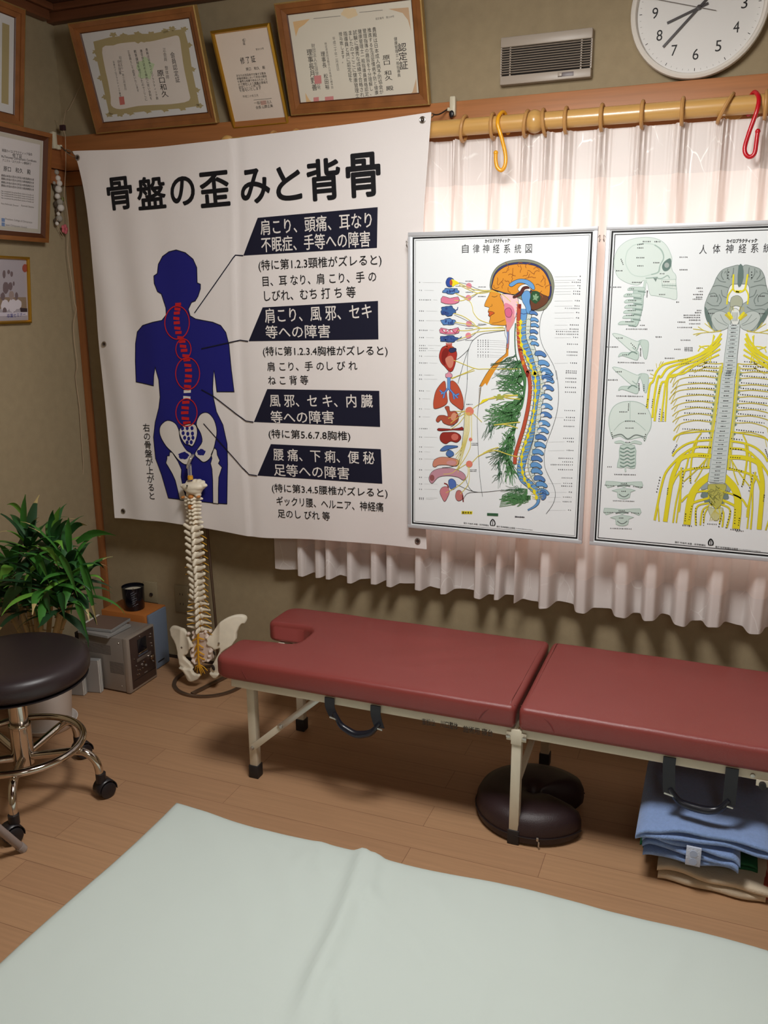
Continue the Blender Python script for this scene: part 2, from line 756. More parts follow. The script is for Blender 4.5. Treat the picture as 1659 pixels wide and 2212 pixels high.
# ------------------------------------------------------------------ curtain rod, rings, hooks, curtains
YR = 2.612                 # plane of the curtain
M_rod = mat('varnished_beech', (205, 160, 92), 0.3, var=0.08, vscale=3, stretch=(1.5, 30, 30), coat=0.3)
M_ring = mat('beech_ring', (190, 142, 84), 0.38, var=0.06, vscale=30)
ZR = onY(1301, 251, YR).z  # rod centre height
RR = 0.0235
xj = onY(1160, 255, YR).x  # where the two rods meet
xe = onY(492, 290, YR).x   # left rod end
rod = empty('curtain_rod', (xj, YR, ZR), 'long varnished beech curtain rod with ball joint above the white curtains', 'curtain rod')
for nm, a, b in (('pole', xe + .02, xj - .028), ('pole', xj + .028, 1.2)):
    MB().cyl((a, YR, ZR), (b, YR, ZR), RR, 24).build(nm, M_rod, rod)
bal = [(.0, -.026), (.012, -.0245), (.021, -.018), (.0255, -.008), (.027, .0), (.0255, .008), (.021, .018), (.012, .0245), (0, .026)]
for nm, x in (('ball_joint', xj - .006), ('finial', xe)):
    b = MB()
    b.lathe([(r * 1.18, z) for r, z in bal], (x, YR, ZR), 24, 'X')
    s = 1 if nm == 'finial' else -1
    b.lathe([(0, s * .020), (.022, s * .020), (.024, s * .026), (.022, s * .032), (0, s * .032)], (x, YR, ZR), 24, 'X')
    if nm == 'ball_joint':
        b.lathe([(0, .020), (.022, .020), (.024, .028), (.022, .036), (0, .036)], (x, YR, ZR), 24, 'X')
    b.build(nm, M_rod, rod)
for x in (xe + .16, xj + .52):
    b = MB()
    b.lathe([(0, -.006), (.026, -.006), (.028, 0), (.026, .006), (0, .006)], (x, D - .036, ZR), 20, 'Y')
    b.cyl((x, D - .036, ZR), (x, YR + .015, ZR), .009, 12)
    b.build('bracket', M_rod, rod)

# rings
vis = [(1003, 'left of the orange hook, nearest the white banner'), (1066, 'touching the orange hook on its left'),
       (1138, 'just left of the ball joint'), (1177, 'just right of the ball joint'), (1224, 'second to the right of the ball joint'),
       (1301, 'third to the right of the ball joint'), (1388, 'fourth to the right of the ball joint'),
       (1474, 'fifth to the right of the ball joint'), (1566, 'tilted, just left of the red hook'), (1652, 'just right of the red hook')]
hid = [(592, 'peeking over the banner beside the rod end'), (641, 'peeking over the banner, second from the rod end'),
       (686, 'peeking over the banner, third from the rod end'), (726, 'peeking over the banner, fourth from the rod end')]
RO = 0.0335


def ring_obj(x, tilt):
    pts = []
    for k in range(28):
        a = 2 * math.pi * k / 28
        y, z = RO * math.cos(a), RO * math.sin(a)
        pts.append((x + tilt * z, YR + y + .0, ZR + RO - RR - .0055 - 2 * (RO - RR - .0055) + z))
    mb = MB()
    mb.tube(pts, .0052, 8, closed=True)
    return mb


for px, where in vis + hid:
    x = onY(px, 250, YR).x
    o = ring_obj(x, {1138: .12, 1566: .5, 1177: -.1, 1003: .15}.get(px, 0.0)).build('curtain_ring', M_ring)
    tag(o, 'beech curtain ring on the rod, ' + where, 'curtain ring', 'wooden rings on the curtain rod')

# S hooks
def s_hook(name, pts, rgbc, label):
    P = [onY(x, y, yy) for (x, y, yy) in pts]
    mb = MB()
    mb.tube(P, .0056, 10, smooth=6)
    mb.ell(P[-1], .0068)
    mb.ell(P[0], .0068)
    o = mb.build(name, mat('hook_plastic_%d' % rgbc[1], rgbc, 0.28, spec=0.6))
    return tag(o, label, 'hook')


yf = YR - RR - .006
s_hook('s_hook', [(1097, 286, YR + .034), (1098, 268, YR + .038), (1093, 250, YR + .02), (1086, 242, YR), (1077, 252, YR - .024), (1075, 268, yf - .004), (1080, 286, yf - .003), (1085, 303, yf - .004),
                  (1092, 335, yf - .008), (1091, 357, yf - .010), (1083, 368, yf - .011), (1074, 361, yf - .012), (1071, 346, yf - .012), (1071, 330, yf - .012)],
       (240, 168, 32), 'orange plastic S hook hanging over the curtain rod')
s_hook('s_hook', [(1617, 246, YR + .034), (1616, 230, YR + .038), (1622, 208, YR + .02), (1631, 199, YR), (1639, 212, YR - .024), (1636, 236, yf - .004), (1627, 262, yf - .003), (1618, 287, yf - .004),
                  (1609, 318, yf - .008), (1611, 333, yf - .010), (1620, 339, yf - .011), (1630, 331, yf - .012), (1634, 307, yf - .012), (1637, 284, yf - .012)],
       (196, 18, 34), 'red plastic S hook hanging over the curtain rod')


def curtain_material(name, transl, c=(246, 240, 236)):
    m = bpy.data.materials.new(name)
    m.use_nodes = True
    nt = m.node_tree
    N, L = nt.nodes, nt.links
    N.clear()
    out = N.new('ShaderNodeOutputMaterial')
    df = N.new('ShaderNodeBsdfDiffuse')
    tr = N.new('ShaderNodeBsdfTranslucent')
    gl = N.new('ShaderNodeBsdfGlossy')
    gl.inputs['Roughness'].default_value = 0.45
    # embroidered thin twigs: brighter satin thread
    tc = N.new('ShaderNodeTexCoord')
    mp = N.new('ShaderNodeMapping')
    mp.inputs['Scale'].default_value = (1, 0.6, 0.55)
    L.new(tc.outputs['Object'], mp.inputs[0])
    nz = N.new('ShaderNodeTexNoise')
    nz.inputs['Scale'].default_value = 7
    mxv = N.new('ShaderNodeMix')
    mxv.data_type = 'VECTOR'
    mxv.inputs[0].default_value = 0.09
    L.new(mp.outputs[0], nz.inputs['Vector'])
    L.new(mp.outputs[0], mxv.inputs[4])
    L.new(nz.outputs['Color'], mxv.inputs[5])
    vo = N.new('ShaderNodeTexVoronoi')
    vo.feature = 'DISTANCE_TO_EDGE'
    vo.inputs['Scale'].default_value = 15
    L.new(mxv.outputs[1], vo.inputs['Vector'])
    rp = N.new('ShaderNodeMapRange')
    rp.inputs[1].default_value = 0.004
    rp.inputs[2].default_value = 0.018
    rp.inputs[3].default_value = 1.0
    rp.inputs[4].default_value = 0.0
    L.new(vo.outputs['Distance'], rp.inputs[0])
    n3 = N.new('ShaderNodeTexNoise')
    n3.inputs['Scale'].default_value = 11
    L.new(tc.outputs['Object'], n3.inputs['Vector'])
    r3 = N.new('ShaderNodeMapRange')
    r3.inputs[1].default_value = 0.48
    r3.inputs[2].default_value = 0.56
    L.new(n3.outputs['Fac'], r3.inputs[0])
    mu = N.new('ShaderNodeMath')
    mu.operation = 'MULTIPLY'
    L.new(rp.outputs[0], mu.inputs[0])
    L.new(r3.outputs[0], mu.inputs[1])
    mc = N.new('ShaderNodeMix')
    mc.data_type = 'RGBA'
    mc.inputs[6].default_value = rgb(*c)
    mc.inputs[7].default_value = rgb(255, 252, 248)
    L.new(mu.outputs[0], mc.inputs[0])
    L.new(mc.outputs[2], df.inputs['Color'])
    tr.inputs['Color'].default_value = rgb(250, 226, 212)
    m1 = N.new('ShaderNodeMixShader')
    m1.inputs[0].default_value = transl
    L.new(df.outputs[0], m1.inputs[1])
    L.new(tr.outputs[0], m1.inputs[2])
    m2 = N.new('ShaderNodeMixShader')
    ms = N.new('ShaderNodeMath')
    ms.operation = 'MULTIPLY_ADD'
    ms.inputs[1].default_value = 0.12
    ms.inputs[2].default_value = 0.03
    L.new(mu.outputs[0], ms.inputs[0])
    L.new(ms.outputs[0], m2.inputs[0])
    L.new(m1.outputs[0], m2.inputs[1])
    L.new(gl.outputs[0], m2.inputs[2])
    L.new(m2.outputs[0], out.inputs[0])
    return m


M_curt = curtain_material('curtain_single_cloth', 0.38)
M_curt2 = curtain_material('curtain_double_cloth', 0.15, (232, 225, 221))
ZT = ZR - RR - .006        # top edge of the curtains
ZH = 0.452                 # hem


def curtain(name, pleats, lobes, x0, x1, label, back=0.0):
    """pleats: X of the pinch pleats at the top; lobes: (X, half width, depth) of the folds at the hem, one per pleat"""
    n = len(pleats)
    H1 = ZT - 0.128         # bottom of the doubled heading
    H2 = ZH + 0.105         # top of the doubled hem
    mb = MB()
    NX = int((x1 - x0) / 0.0026)
    zs = [ZT - (ZT - ZH) * (k / 70.0) for k in range(71)]
    zs += [H1, H1 - .002, H2, H2 + .002]
    zs = sorted(set(zs), reverse=True)

    def y(X, z):
        t = (ZT - z) / (ZT - ZH)
        th = min((ZT - z) / (ZT - H1), 1.0)
        off = 0.0
        for i in range(n):
            p = pleats[i]
            L_ = lobes[i]
            e = max(0.0, (t - .09) / .91)
            q = 1 - (1 - e) ** 2.2
            cx = p + (L_[0] - p) * e
            w = .013 + (L_[1] - .013) * q
            s = abs(X - cx) / w
            if s > 3.2:
                continue
            A = .027 + (L_[2] - .027) * q
            off += A * math.exp(-(s ** (2.0 + 2.8 * q)))
            if t < .17:     # three pinched folds in every pleat
                k = 1 - t / .17
                off += .0075 * k * math.cos((X - cx) / .0115 * 2 * math.pi) * math.exp(-(s * .62) ** 2)
        # soft bow of the cloth between pleats and small crumples
        off += .004 * math.sin(X * 21 + 1.3) * t + .0022 * noise.noise(Vector((X * 16, z * 7, 3.1)))
        return YR + .024 + back - off

    V = []
    for z in zs:
        row = []
        for i in range(NX + 1):
            X = x0 + (x1 - x0) * i / NX
            zz = z
            if abs(z - ZH) < 1e-6:
                zz = z + .004 * math.sin(X * 40) + .004 * noise.noise(Vector((X * 9, 0, 0)))
            row.append(mb.bm.verts.new((X, y(X, z), zz)))
        V.append(row)
    mb.use(M_curt)
    mb.use(M_curt2)
    for j in range(len(zs) - 1):
        mi = 1 if (zs[j + 1] >= H1 - .0001 or zs[j] <= H2 + .0001) else 0
        for i in range(NX):
            f = mb.bm.faces.new((V[j][i], V[j + 1][i], V[j + 1][i + 1], V[j][i + 1]))
            f.material_index = mi
    o = mb.build(name, None, None, True, 70)
    return tag(o, label, 'curtain')


px_x = lambda px, py: onY(px, py, YR).x
tops = [1185, 1224, 1301, 1385, 1472, 1563, 1650]
hems = [(1103, 20), (1176, 22), (1255, 24), (1342, 28), (1405, 25), (1472, 26), (1545, 27)]
pl = [px_x(x, 262) for x in tops]
lb = [(onY(x, 1300, YR - .03).x, .0005 * w + .0125, .066 + .010 * (k % 3 == 1)) for k, (x, w) in enumerate(hems)]
xx = pl[-1]
k = 0
lb.append((onY(1632, 1345, YR - .03).x, .026, .064))
pl.append(pl[-1] + .125)
while pl[-1] < 0.75:
    pl.append(pl[-1] + .125)
    lb.append((lb[-1][0] + .12, .026, .064))
curtain('curtain', pl, lb, px_x(1150, 262), 0.86, 'right white curtain panel with pinch pleats, its hem edge left of the window middle')
tops = [640, 680, 715, 752, 800, 850, 905, 983, 1065, 1134]
hems = [(647, 20), (683, 19), (708, 15), (752, 15), (805, 20), (836, 17), (902, 20), (955, 20), (1030, 22), (1071, 12)]
hx = [onY(x, 1262, YR - .03).x for x, w in hems]
pl = [hx[i] + .01 if i < 7 else px_x(tops[i], 262) for i in range(10)]
lb = [(hx[i], .0005 * hems[i][1] + .008, .056 + .010 * (i % 2 == 0)) for i in range(10)]
curtain('curtain', pl, lb, px_x(583, 1180), px_x(1168, 262), 'left white curtain panel with pinch pleats behind the banner', .012)
# ------------------------------------------------------------------ things on the walls
class Plane:
    """a flat face with its own 2d coordinates"""

    def __init__(self, o, u, v):
        self.o, self.u, self.v = Vector(o), Vector(u).normalized(), Vector(v).normalized()
        self.n = self.u.cross(self.v).normalized()
        if self.n.dot(Vector((0, 0, CAM_H)) - self.o) < 0:
            self.n = -self.n

    def lay(self, a, b, h=0.0):
        return self.o + self.u * a + self.v * b + self.n * h

    def at(self, px, py):
        d = ray(px, py)
        c = Vector((0, 0, CAM_H))
        t = (self.o - c).dot(self.n) / d.dot(self.n)
        q = c + d * t - self.o
        return (q.dot(self.u), q.dot(self.v))


M_brown = mat('frame_brown', (140, 88, 46), 0.4, var=0.18, vscale=20)
M_brown2 = mat('frame_brown_groove', (84, 46, 24), 0.45)
M_beadg = mat('frame_gilt_bead', (196, 160, 96), 0.35, 0.5, bump=1.0, bscale=600)
M_gold = mat('frame_gold', (196, 150, 52), 0.3, 0.75)
M_glass = None


def frame_from(pl, w, h, th, prof, name, label, group=None):
    """rectangular frame w x h on plane pl (origin bottom left), prof: list of (inset0, inset1, height0, height1, material)"""
    root = empty(name, pl.lay(w / 2, 0), label, 'picture frame', group)
    for i, (a, b, h0, h1, m) in enumerate(prof):
        mb = MB()
        oc = [(a, a), (w - a, a), (w - a, h - a), (a, h - a)]
        ic = [(b, b), (w - b, b), (w - b, h - b), (b, h - b)]
        for k in range(4):
            k2 = (k + 1) % 4
            q = [oc[k], oc[k2], ic[k2], ic[k]]
            bot = [mb.bm.verts.new(pl.lay(x, y, 0)) for x, y in q]
            top = [mb.bm.verts.new(pl.lay(x, y, hh)) for (x, y), hh in zip(q, (h0, h0, h1, h1))]
            mb.bm.faces.new(bot[::-1])
            mb.bm.faces.new(top)
            for j in range(4):
                mb.bm.faces.new((bot[j], bot[(j + 1) % 4], top[(j + 1) % 4], top[j]))
        mb.build(['moulding', 'inner_moulding', 'bead_edge', 'slip'][i], m, root, smooth=False)
    return root


def lean(TL, TR, BR, BL, yb, zb=None):
    """a frame leaning out from the back wall: its bottom corners at depth yb, its top as far out as keeps it a rectangle"""
    b0, b1 = onY(*BL, yb), onY(*BR, yb)
    best = None
    for k in range(400):
        yt = yb - k * .001
        t0, t1 = onY(*TL, yt), onY(*TR, yt)
        e = abs((t0.x + t1.x) - (b0.x + b1.x))
        if best is None or e < best[0]:
            best = (e, yt, t0, t1)
    _, yt, t0, t1 = best
    w = ((b1.x - b0.x) + (t1.x - t0.x)) / 2
    xc = (b0.x + b1.x + t0.x + t1.x) / 4
    zb_ = (b0.z + b1.z) / 2 if zb is None else zb
    zt_ = (t0.z + t1.z) / 2
    roll = ((b1.z - b0.z) + (t1.z - t0.z)) / 2 / w
    U = Vector((1, 0, roll)).normalized()
    V = Vector((0, yt - yb, zt_ - zb_))
    V = (V - U * V.dot(U))
    h = V.length
    o = Vector((xc, yb, zb_)) - U * (w / 2)
    return Plane(o, U, V), w, h


def sheet(pl, w, h, ins, hgt, m, root, art=None, name='certificate'):
    mb = MB().use(m)
    mb.poly([pl.lay(ins, ins, hgt), pl.lay(w - ins, ins, hgt), pl.lay(w - ins, h - ins, hgt), pl.lay(ins, h - ins, hgt)])
    if art:
        art.into(mb)
    return mb.build(name, None, root, smooth=False, recalc=False)


def art_on(pl, hgt):
    return Art(lambda u, v, h: pl.lay(u, v, hgt + h), lambda p: pl.at(p[0], p[1]))


M_paper = mat('certificate_paper', (222, 214, 206), 0.5)
M_paper2 = mat('certificate_paper_cream', (226, 212, 198), 0.45)
M_mount = mat('mount_board', (214, 214, 213), 0.6)
I_blk = ink(48, 44, 42)
I_gry = ink(120, 114, 108)
I_olive = ink(172, 158, 116)
I_red = ink(196, 112, 104)
I_org = ink(226, 190, 140)
BIG = [(0, .012, .018, .020, M_beadg), (.012, .022, .018, .013, M_brown2), (.022, .034, .016, .010, M_brown)]
BIG = [(.004, .017, .020, .018, M_brown), (.017, .032, .013, .009, M_brown), (0, .004, .019, .021, M_beadg), (.032, .0345, .010, .008, M_brown2)]

# large certificate, left of the row
plA, w, h = lean((153, 48.6), (426, 10.5), (475, 262), (215, 288), D - .030, RAIL + .0005)
rA = frame_from(plA, w, h, .02, BIG, 'certificate_frame', 'large brown framed certificate with olive scroll border, leftmost above the banner')
a = art_on(plA, .005)
ca = lambda p: plA.at(p[0] * .3737, p[1] * .3737)
oc = [(545, 240), (640, 215), (720, 205), (800, 195), (880, 195), (960, 178), (1070, 168), (1095, 260), (1115, 400), (1140, 520), (1158, 610), (1060, 625), (960, 632), (860, 640), (760, 652), (638, 662), (615, 560), (590, 450), (565, 340)]
a.fill(oc, I_olive, 1, conv=ca)
ic = [(598, 275), (660, 262), (700, 250), (800, 240), (870, 240), (980, 215), (1030, 205), (1045, 230), (1055, 300), (1070, 400), (1095, 520), (1098, 580), (1000, 600), (900, 605), (800, 612), (700, 630), (650, 610), (645, 560), (630, 470), (610, 380)]
a.fill(ic, M_paper, 2, smooth=3, conv=ca)
for (x, y) in oc[2:] + [(660, 200), (1000, 165), (820, 225), (560, 300), (1130, 560), (700, 660)]:
    a.blob((x, y), 20, 13, I_olive, 1, wob=.25, conv=ca)
a.blob((815, 225), 46, 22, I_olive, 3, wob=.2, conv=ca)
a.blob((845, 395), 48, 62, ink(196, 214, 176), 3, wob=.15, conv=ca)
V_ = True
a.text('会員認定証', (1000, 300), (1035, 475), None, I_blk, 4, conv=ca, vertical=V_)
a.text('正会員　整体師', (955, 278), (975, 455), None, I_gry, 4, conv=ca, vertical=V_)
a.text('原口和久', (930, 405), (962, 560), .026, I_blk, 4, .006, conv=ca, vertical=V_)
a.text('貴殿は日本カイロプラクティック師', (852, 278), (916, 575), None, I_blk, 4, conv=ca, vertical=V_)
a.text('連合会の定める規約に従い会則を', (820, 285), (880, 575), None, I_blk, 4, conv=ca, vertical=V_)
a.text('教育課程を修了したのでここに', (785, 288), (852, 580), None, I_blk, 4, conv=ca, vertical=V_)
a.text('正会員として認定いたします', (748, 292), (805, 530), None, I_blk, 4, conv=ca, vertical=V_)
a.text('昭和五十一年三月吉日', (700, 325), (732, 520), None, I_gry, 4, conv=ca, vertical=V_)
a.text('日本カイロプラクティック連合会', (662, 352), (706, 575), None, I_blk, 4, conv=ca, vertical=V_)
a.text('会長理事', (690, 345), (702, 430), None, I_gry, 4, conv=ca, vertical=V_)
a.fill([(694, 560), (722, 556), (728, 602), (700, 606)], I_red, 5, conv=ca)
sheet(plA, w, h, .030, .005, M_mount, rA, a)

# narrow gold certificate
plB, w, h = lean((458, 66), (585, 48.4), (627.5, 263), (506, 275), D - .0195, RAIL - .0215)
rB = frame_from(plB, w, h, .012, [(0, .007, .010, .013, M_gold), (.007, .011, .013, .006, M_gold)], 'certificate_frame', 'narrow gold framed certificate between the two large brown frames')
a = art_on(plB, .004)
cb = lambda p: plB.at(440 + p[0] / 8.295, 40 + p[1] / 8.295)
a.blob((740, 380), 26, 30, I_gry, 1, conv=cb, n=12)
a.blob((740, 380), 22, 26, M_paper2, 2, conv=cb, n=12)
a.text('修証', (722, 360), (742, 470), None, I_blk, 3, conv=cb, vertical=V_)
a.text('第20123号', (945, 550), (1088, 530), None, I_gry, 3, conv=cb)
a.text('修了証', (668, 755), (935, 715), .019, I_blk, 3, .006, conv=cb, space=1.5)
a.text('原口　和久　殿', (768, 905), (1110, 870), None, I_blk, 3, conv=cb)
for i, (s, x1) in enumerate([('あなたは当協会が主催する整体', 1125), ('師養成講座において所定の課程', 1138), ('を優秀な成績で修められました', 1150), ('ので規定により頭書の資格を', 1160), ('認定しここに修了証', 1030), ('を授与いたします', 1040)]):
    y = 1020 + i * 53
    a.text(s, (598 + i * 11, y), (x1, y - 45), None, I_blk, 3, conv=cb)
a.text('平成二十年三月', (712, 1395), (985, 1370), None, I_gry, 3, conv=cb)
a.line([(905, 1455), (1230, 1425)], .0012, I_gry, 3, conv=cb)
a.fill([(1030, 1470), (1125, 1460), (1135, 1535), (1040, 1545)], ink(214, 170, 156), 3, conv=cb)
a.text('一般社団法人', (915, 1510), (1235, 1485), None, I_gry, 4, conv=cb)
a.text('会長 山野正美', (945, 1590), (1250, 1555), None, I_blk, 4, conv=cb)
sheet(plB, w, h, .009, .004, M_paper2, rB, a)

# large certificate, right of the row
plC, w, h = lean((596.5, 5), (909, -32), (933, 227), (633, 254), D - .030, RAIL + .0005)
rC = frame_from(plC, w, h, .02, BIG, 'certificate_frame', 'large brown framed certificate with orange corner ornaments, nearest the air vent')
a = art_on(plC, .005)
cc = lambda p: plC.at(580 + p[0] / 3.95, p[1] / 3.95)
for pts in ([(1030, 75), (1200, 62), (1222, 265), (1195, 170), (1150, 110)], [(1265, 665), (1275, 858), (1115, 875), (1190, 830), (1235, 780)],
            [(320, 790), (335, 935), (470, 930), (400, 890), (355, 850)], [(215, 185), (360, 160), (310, 210), (265, 240), (240, 310)]):
    a.fill(pts, I_org if pts[0][0] < 900 else ink(208, 176, 142), 1, conv=cc)
a.blob((697, 110), 68, 44, ink(230, 208, 170), 1, wob=.12, conv=cc)
a.line([(390, 158), (620, 135)], .0012, I_gry, 1, conv=cc)
a.line([(780, 105), (980, 85)], .0012, I_gry, 1, conv=cc)
a.line([(480, 920), (1110, 875)], .0012, ink(190, 184, 172), 1, conv=cc)
a.text('認定番号　第2109号', (920, 160), (1078, 138), None, I_gry, 2, conv=cc)
a.text('認定証', (1142, 365), (1162, 590), .026, I_blk, 2, .006, conv=cc, vertical=V_)
a.text('健康管理士一般指導員', (1088, 315), (1120, 655), None, I_blk, 2, conv=cc, vertical=V_)
a.text('原口　和久　殿', (1008, 470), (1042, 770), .024, I_blk, 2, .004, conv=cc, vertical=V_)
for i, s in enumerate(['貴殿は日本成人病予防協会が', '推進する生活習慣病予防と健康', '管理指導の趣旨を十分理解し、', '健康管理士一般指導員資格認定', '試験に優秀な成績で合格され', 'ましたのでここに健康管理士', '指導員と共に認定証を', '授与致します。'][:8]):
    x = 905 - i * 41
    ln = {6: 430, 7: 265}.get(i, 570)
    a.text(s, (x, 230 + i * 6), (x + ln * .115, 230 + i * 6 + ln), None, I_blk, 2, conv=cc, vertical=V_)
a.text('平成二十年二月吉日', (562, 315), (600, 600), None, I_gry, 2, conv=cc, vertical=V_)
a.text('特定非営利活動法人日本成人病予防', (492, 360), (552, 755), None, I_gry, 2, conv=cc, vertical=V_)
a.text('理事長　松田裕', (468, 440), (510, 760), None, I_blk, 2, conv=cc, vertical=V_)
a.text('財団法人生涯学習開発', (385, 370), (438, 760), None, I_gry, 2, conv=cc, vertical=V_)
a.text('理事長月野善', (352, 420), (402, 770), None, I_blk, 2, conv=cc, vertical=V_)
for q in ([(395, 645), (455, 640), (460, 710), (402, 715)], [(487, 825), (560, 818), (567, 900), (493, 905)], [(390, 830), (435, 825), (438, 870), (412, 885), (392, 868)]):
    a.fill(q, ink(212, 140, 138), 3, conv=cc)
sheet(plC, w, h, .030, .005, mat('certificate_paper_pale', (226, 220, 204), 0.5), rC, a)


# frames on the left wall
def lean_left(TR, BR, xb, width, drop=0.0):
    b1 = onX(*BR, xb)
    best = None
    for k in range(300):
        xt = xb + k * .001
        t1 = onX(*TR, xt)
        e = abs(t1.y - b1.y)
        if best is None or e < best[0]:
            best = (e, xt, t1)
    _, xt, t1 = best
    V = Vector((xt - xb, 0, t1.z - b1.z))
    U = Vector((0, 1, drop))
    U = (U - V * (U.dot(V) / V.length_squared)).normalized()
    o = Vector((xb, b1.y, b1.z)) - U * width
    return Plane(o, U, V), width, V.length


plD, w, h = lean_left((46, 20), (42, 275), XL + .033, .46)
rD = frame_from(plD, w, h, .02, BIG, 'certificate_frame', 'brown framed certificate on the left wall, cut by the picture edge, topmost there')
a = art_on(plD, .005)
a.fill([(w - .085, .06), (w - .055, .06), (w - .055, h - .06), (w - .085, h - .06)], I_olive, 1, conv=lambda p: p)
a.fill([(.055, .06), (.085, .06), (.085, h - .06), (.055, h - .06)], I_olive, 1, conv=lambda p: p)
sheet(plD, w, h, .030, .005, M_mount, rD, a)

plE, w, h = lean_left((104.5, 288), (97, 523), XL + .022, .36, -.035)
rE = frame_from(plE, w, h, .02, [(0, .014, .018, .020, M_brown), (.014, .028, .014, .008, M_brown2)], 'certificate_frame', 'brown framed diploma on the left wall, beside the white cord hook')
a = art_on(plE, .005)
ce = lambda p: plE.at(p[0] * .1175, 270 + p[1] * .1175)
I_pale = ink(186, 180, 166)
q = .030
for r4 in ([(q, q), (w - q, q), (w - q, q + .012), (q, q + .012)], [(q, h - q - .012), (w - q, h - q - .012), (w - q, h - q), (q, h - q)], [(w - q - .012, q), (w - q, q), (w - q, h - q), (w - q - .012, h - q)], [(q, q), (q + .012, q), (q + .012, h - q), (q, h - q)]):
    a.fill(r4, I_pale, 1, conv=lambda p: p)
tl = lambda s, x0, x1, y, m=I_blk, b=0.0: a.text(s, (x0, y), (x1, y + (x1 - x0) * .14), None, m, 2, b, conv=ce)
tl('英国カイロプラクティック協会', 10, 570, 460)
tl('修了証', 205, 380, 550)
tl('McTimoney Chiropractic Certificate', 0, 645, 580)
tl('アニマル・エクスターン課程修了', 20, 550, 640)
tl('原口　和久　殿', 40, 540, 795, I_blk, .004)
for i, y in enumerate((920, 980, 1045, 1105)):
    tl('貴殿は本会の定める所定の教育課程を修', 0, 600, y)
for i, y in enumerate((1210, 1250, 1290, 1335)):
    tl('has completed the prescribed course of study and', 0, 595, y, I_gry)
tl('Ross McDonald, Director', 0, 320, 1440, I_gry)
tl('Kenneth Stevens', 370, 600, 1475, I_gry)
tl('President, College of Chiropractic', 75, 570, 1725, I_gry)
tl('Japan Chiropractic Council', 75, 470, 1830, I_gry)
for y in (1745, 1825):
    a.fill([(5, y - 40), (65, y - 32), (65, y + 35), (5, y + 28)], ink(116, 138, 176), 2, conv=ce)
sheet(plE, w, h, .026, .005, mat('diploma_paper', (208, 203, 202), 0.5), rE, a)

plF, w, h = lean_left((58.5, 555), (63.5, 697), XL + .004, .20)
rF = frame_from(plF, w, h, .012, [(0, .006, .012, .016, M_gold), (.006, .010, .016, .010, M_gold)], 'photo_frame', 'small gold framed group photograph on the left wall')
a = art_on(plF, .005)
cf = lambda p: plF.at(p[0] / 12.29, 540 + p[1] / 12.29)
I_ph = ink(112, 96, 98)
I_wh = ink(206, 198, 204)
a.fill([(-2600, 1250), (660, 1250), (680, 1560), (-2600, 1560)], ink(140, 120, 100), 1, conv=cf)
for (x, y, rx, ry, m) in [(75, 640, 40, 110, I_ph), (195, 580, 38, 60, I_ph), (275, 635, 36, 75, I_ph), (120, 1000, 80, 160, I_ph), (240, 960, 60, 110, I_ph), (40, 1230, 60, 110, I_ph), (270, 1200, 70, 120, ink(150, 132, 126)),
                          (405, 1220, 42, 105, I_ph), (330, 890, 26, 60, I_ph), (100, 1480, 110, 170, I_wh), (300, 1470, 120, 180, I_wh), (450, 1440, 90, 130, I_wh), (90, 1610, 55, 90, I_ph), (305, 1600, 60, 80, I_ph)] + \
        [(-180 - 190 * k, 900 + (k % 3) * 170, 60, 120, I_ph) for k in range(10)] + [(-150 - 210 * k, 1450, 110, 170, I_wh) for k in range(9)]:
    a.blob((x, y), rx, ry, m, 2, conv=cf, n=12, wob=.05)
a.fill([(495, 1530), (688, 1545), (690, 1640), (515, 1640)], ink(60, 48, 52), 3, conv=cf)
a.fill([(-2600, 1690), (690, 1645), (695, 1735), (-2600, 1830)], ink(198, 190, 200), 3, conv=cf)
a.text('卒業セミナー', (150, 1750), (640, 1700), None, ink(70, 70, 130), 4, .012, conv=cf)
a.blob((628, 480), 70, 110, ink(150, 74, 60), 3, conv=cf)
sheet(plF, w, h, .009, .005, mat('photo_print', (166, 158, 164), 0.35), rF, a, 'photograph')

# ------------------------------------------------------------------ vent
YV = D - .001
v0, v1 = onY(1087, 88, YV), onY(1284, 72, YV)
v2 = onY(1284, 168, YV - .02)
vx0, vx1, vz1, vz0 = v0.x, v1.x, 2.130, 2.004
vent = empty('air_vent', ((vx0 + vx1) / 2, YV, vz0), 'grey louvred ventilation grille on the wall left of the clock', 'air vent')
M_vent = mat('vent_plastic', (172, 160, 146), 0.4, spec=0.5)
yo = YV - .030
mb = MB()
mb.box((vx0, yo, vz1 - .027), (vx1, YV, vz1), .003).box((vx0, yo, vz0), (vx1, YV, vz0 + .024), .003)
mb.box((vx0, yo + .004, vz0 + .024), (vx0 + .004, YV, vz1 - .027)).box((vx1 - .004, yo + .004, vz0 + .024), (vx1, YV, vz1 - .027))
mb.build('housing', M_vent, vent)
n = 11
for k in range(n):
    z = vz0 + .028 + (vz1 - .027 - vz0 - .028) * (k + .2) / n
    mb = MB()
    mb.prism([(vx0 + .002, yo + .003, z + .0024), (vx0 + .002, yo, z), (vx0 + .002, yo + .003, z - .0008), (vx0 + .002, yo + .014, z + .0022)], (vx1 - vx0 - .004, 0, 0))
    mb.build('slat', M_vent, vent, smooth=False)
MB().box((vx0 + .004, YV - .006, vz0 + .02), (vx1 - .004, YV - .001, vz1 - .02)).build('duct', mat('vent_dark', (40, 34, 30), .8), vent)
for x in (vx0 + .028, vx1 - .030):
    MB().box((x - .002, yo + .006, vz0 + .024), (x + .002, yo + .016, vz1 - .027)).build('rib', M_vent, vent)
xs = onY(1222, 161, yo).x
mb = MB().box((xs - .022, yo - .0012, vz0 + .007), (xs + .022, yo - .0002, vz0 + .018), .0004)
mb.build('shutter_slot', mat('vent_slot', (110, 100, 100), .4), vent)
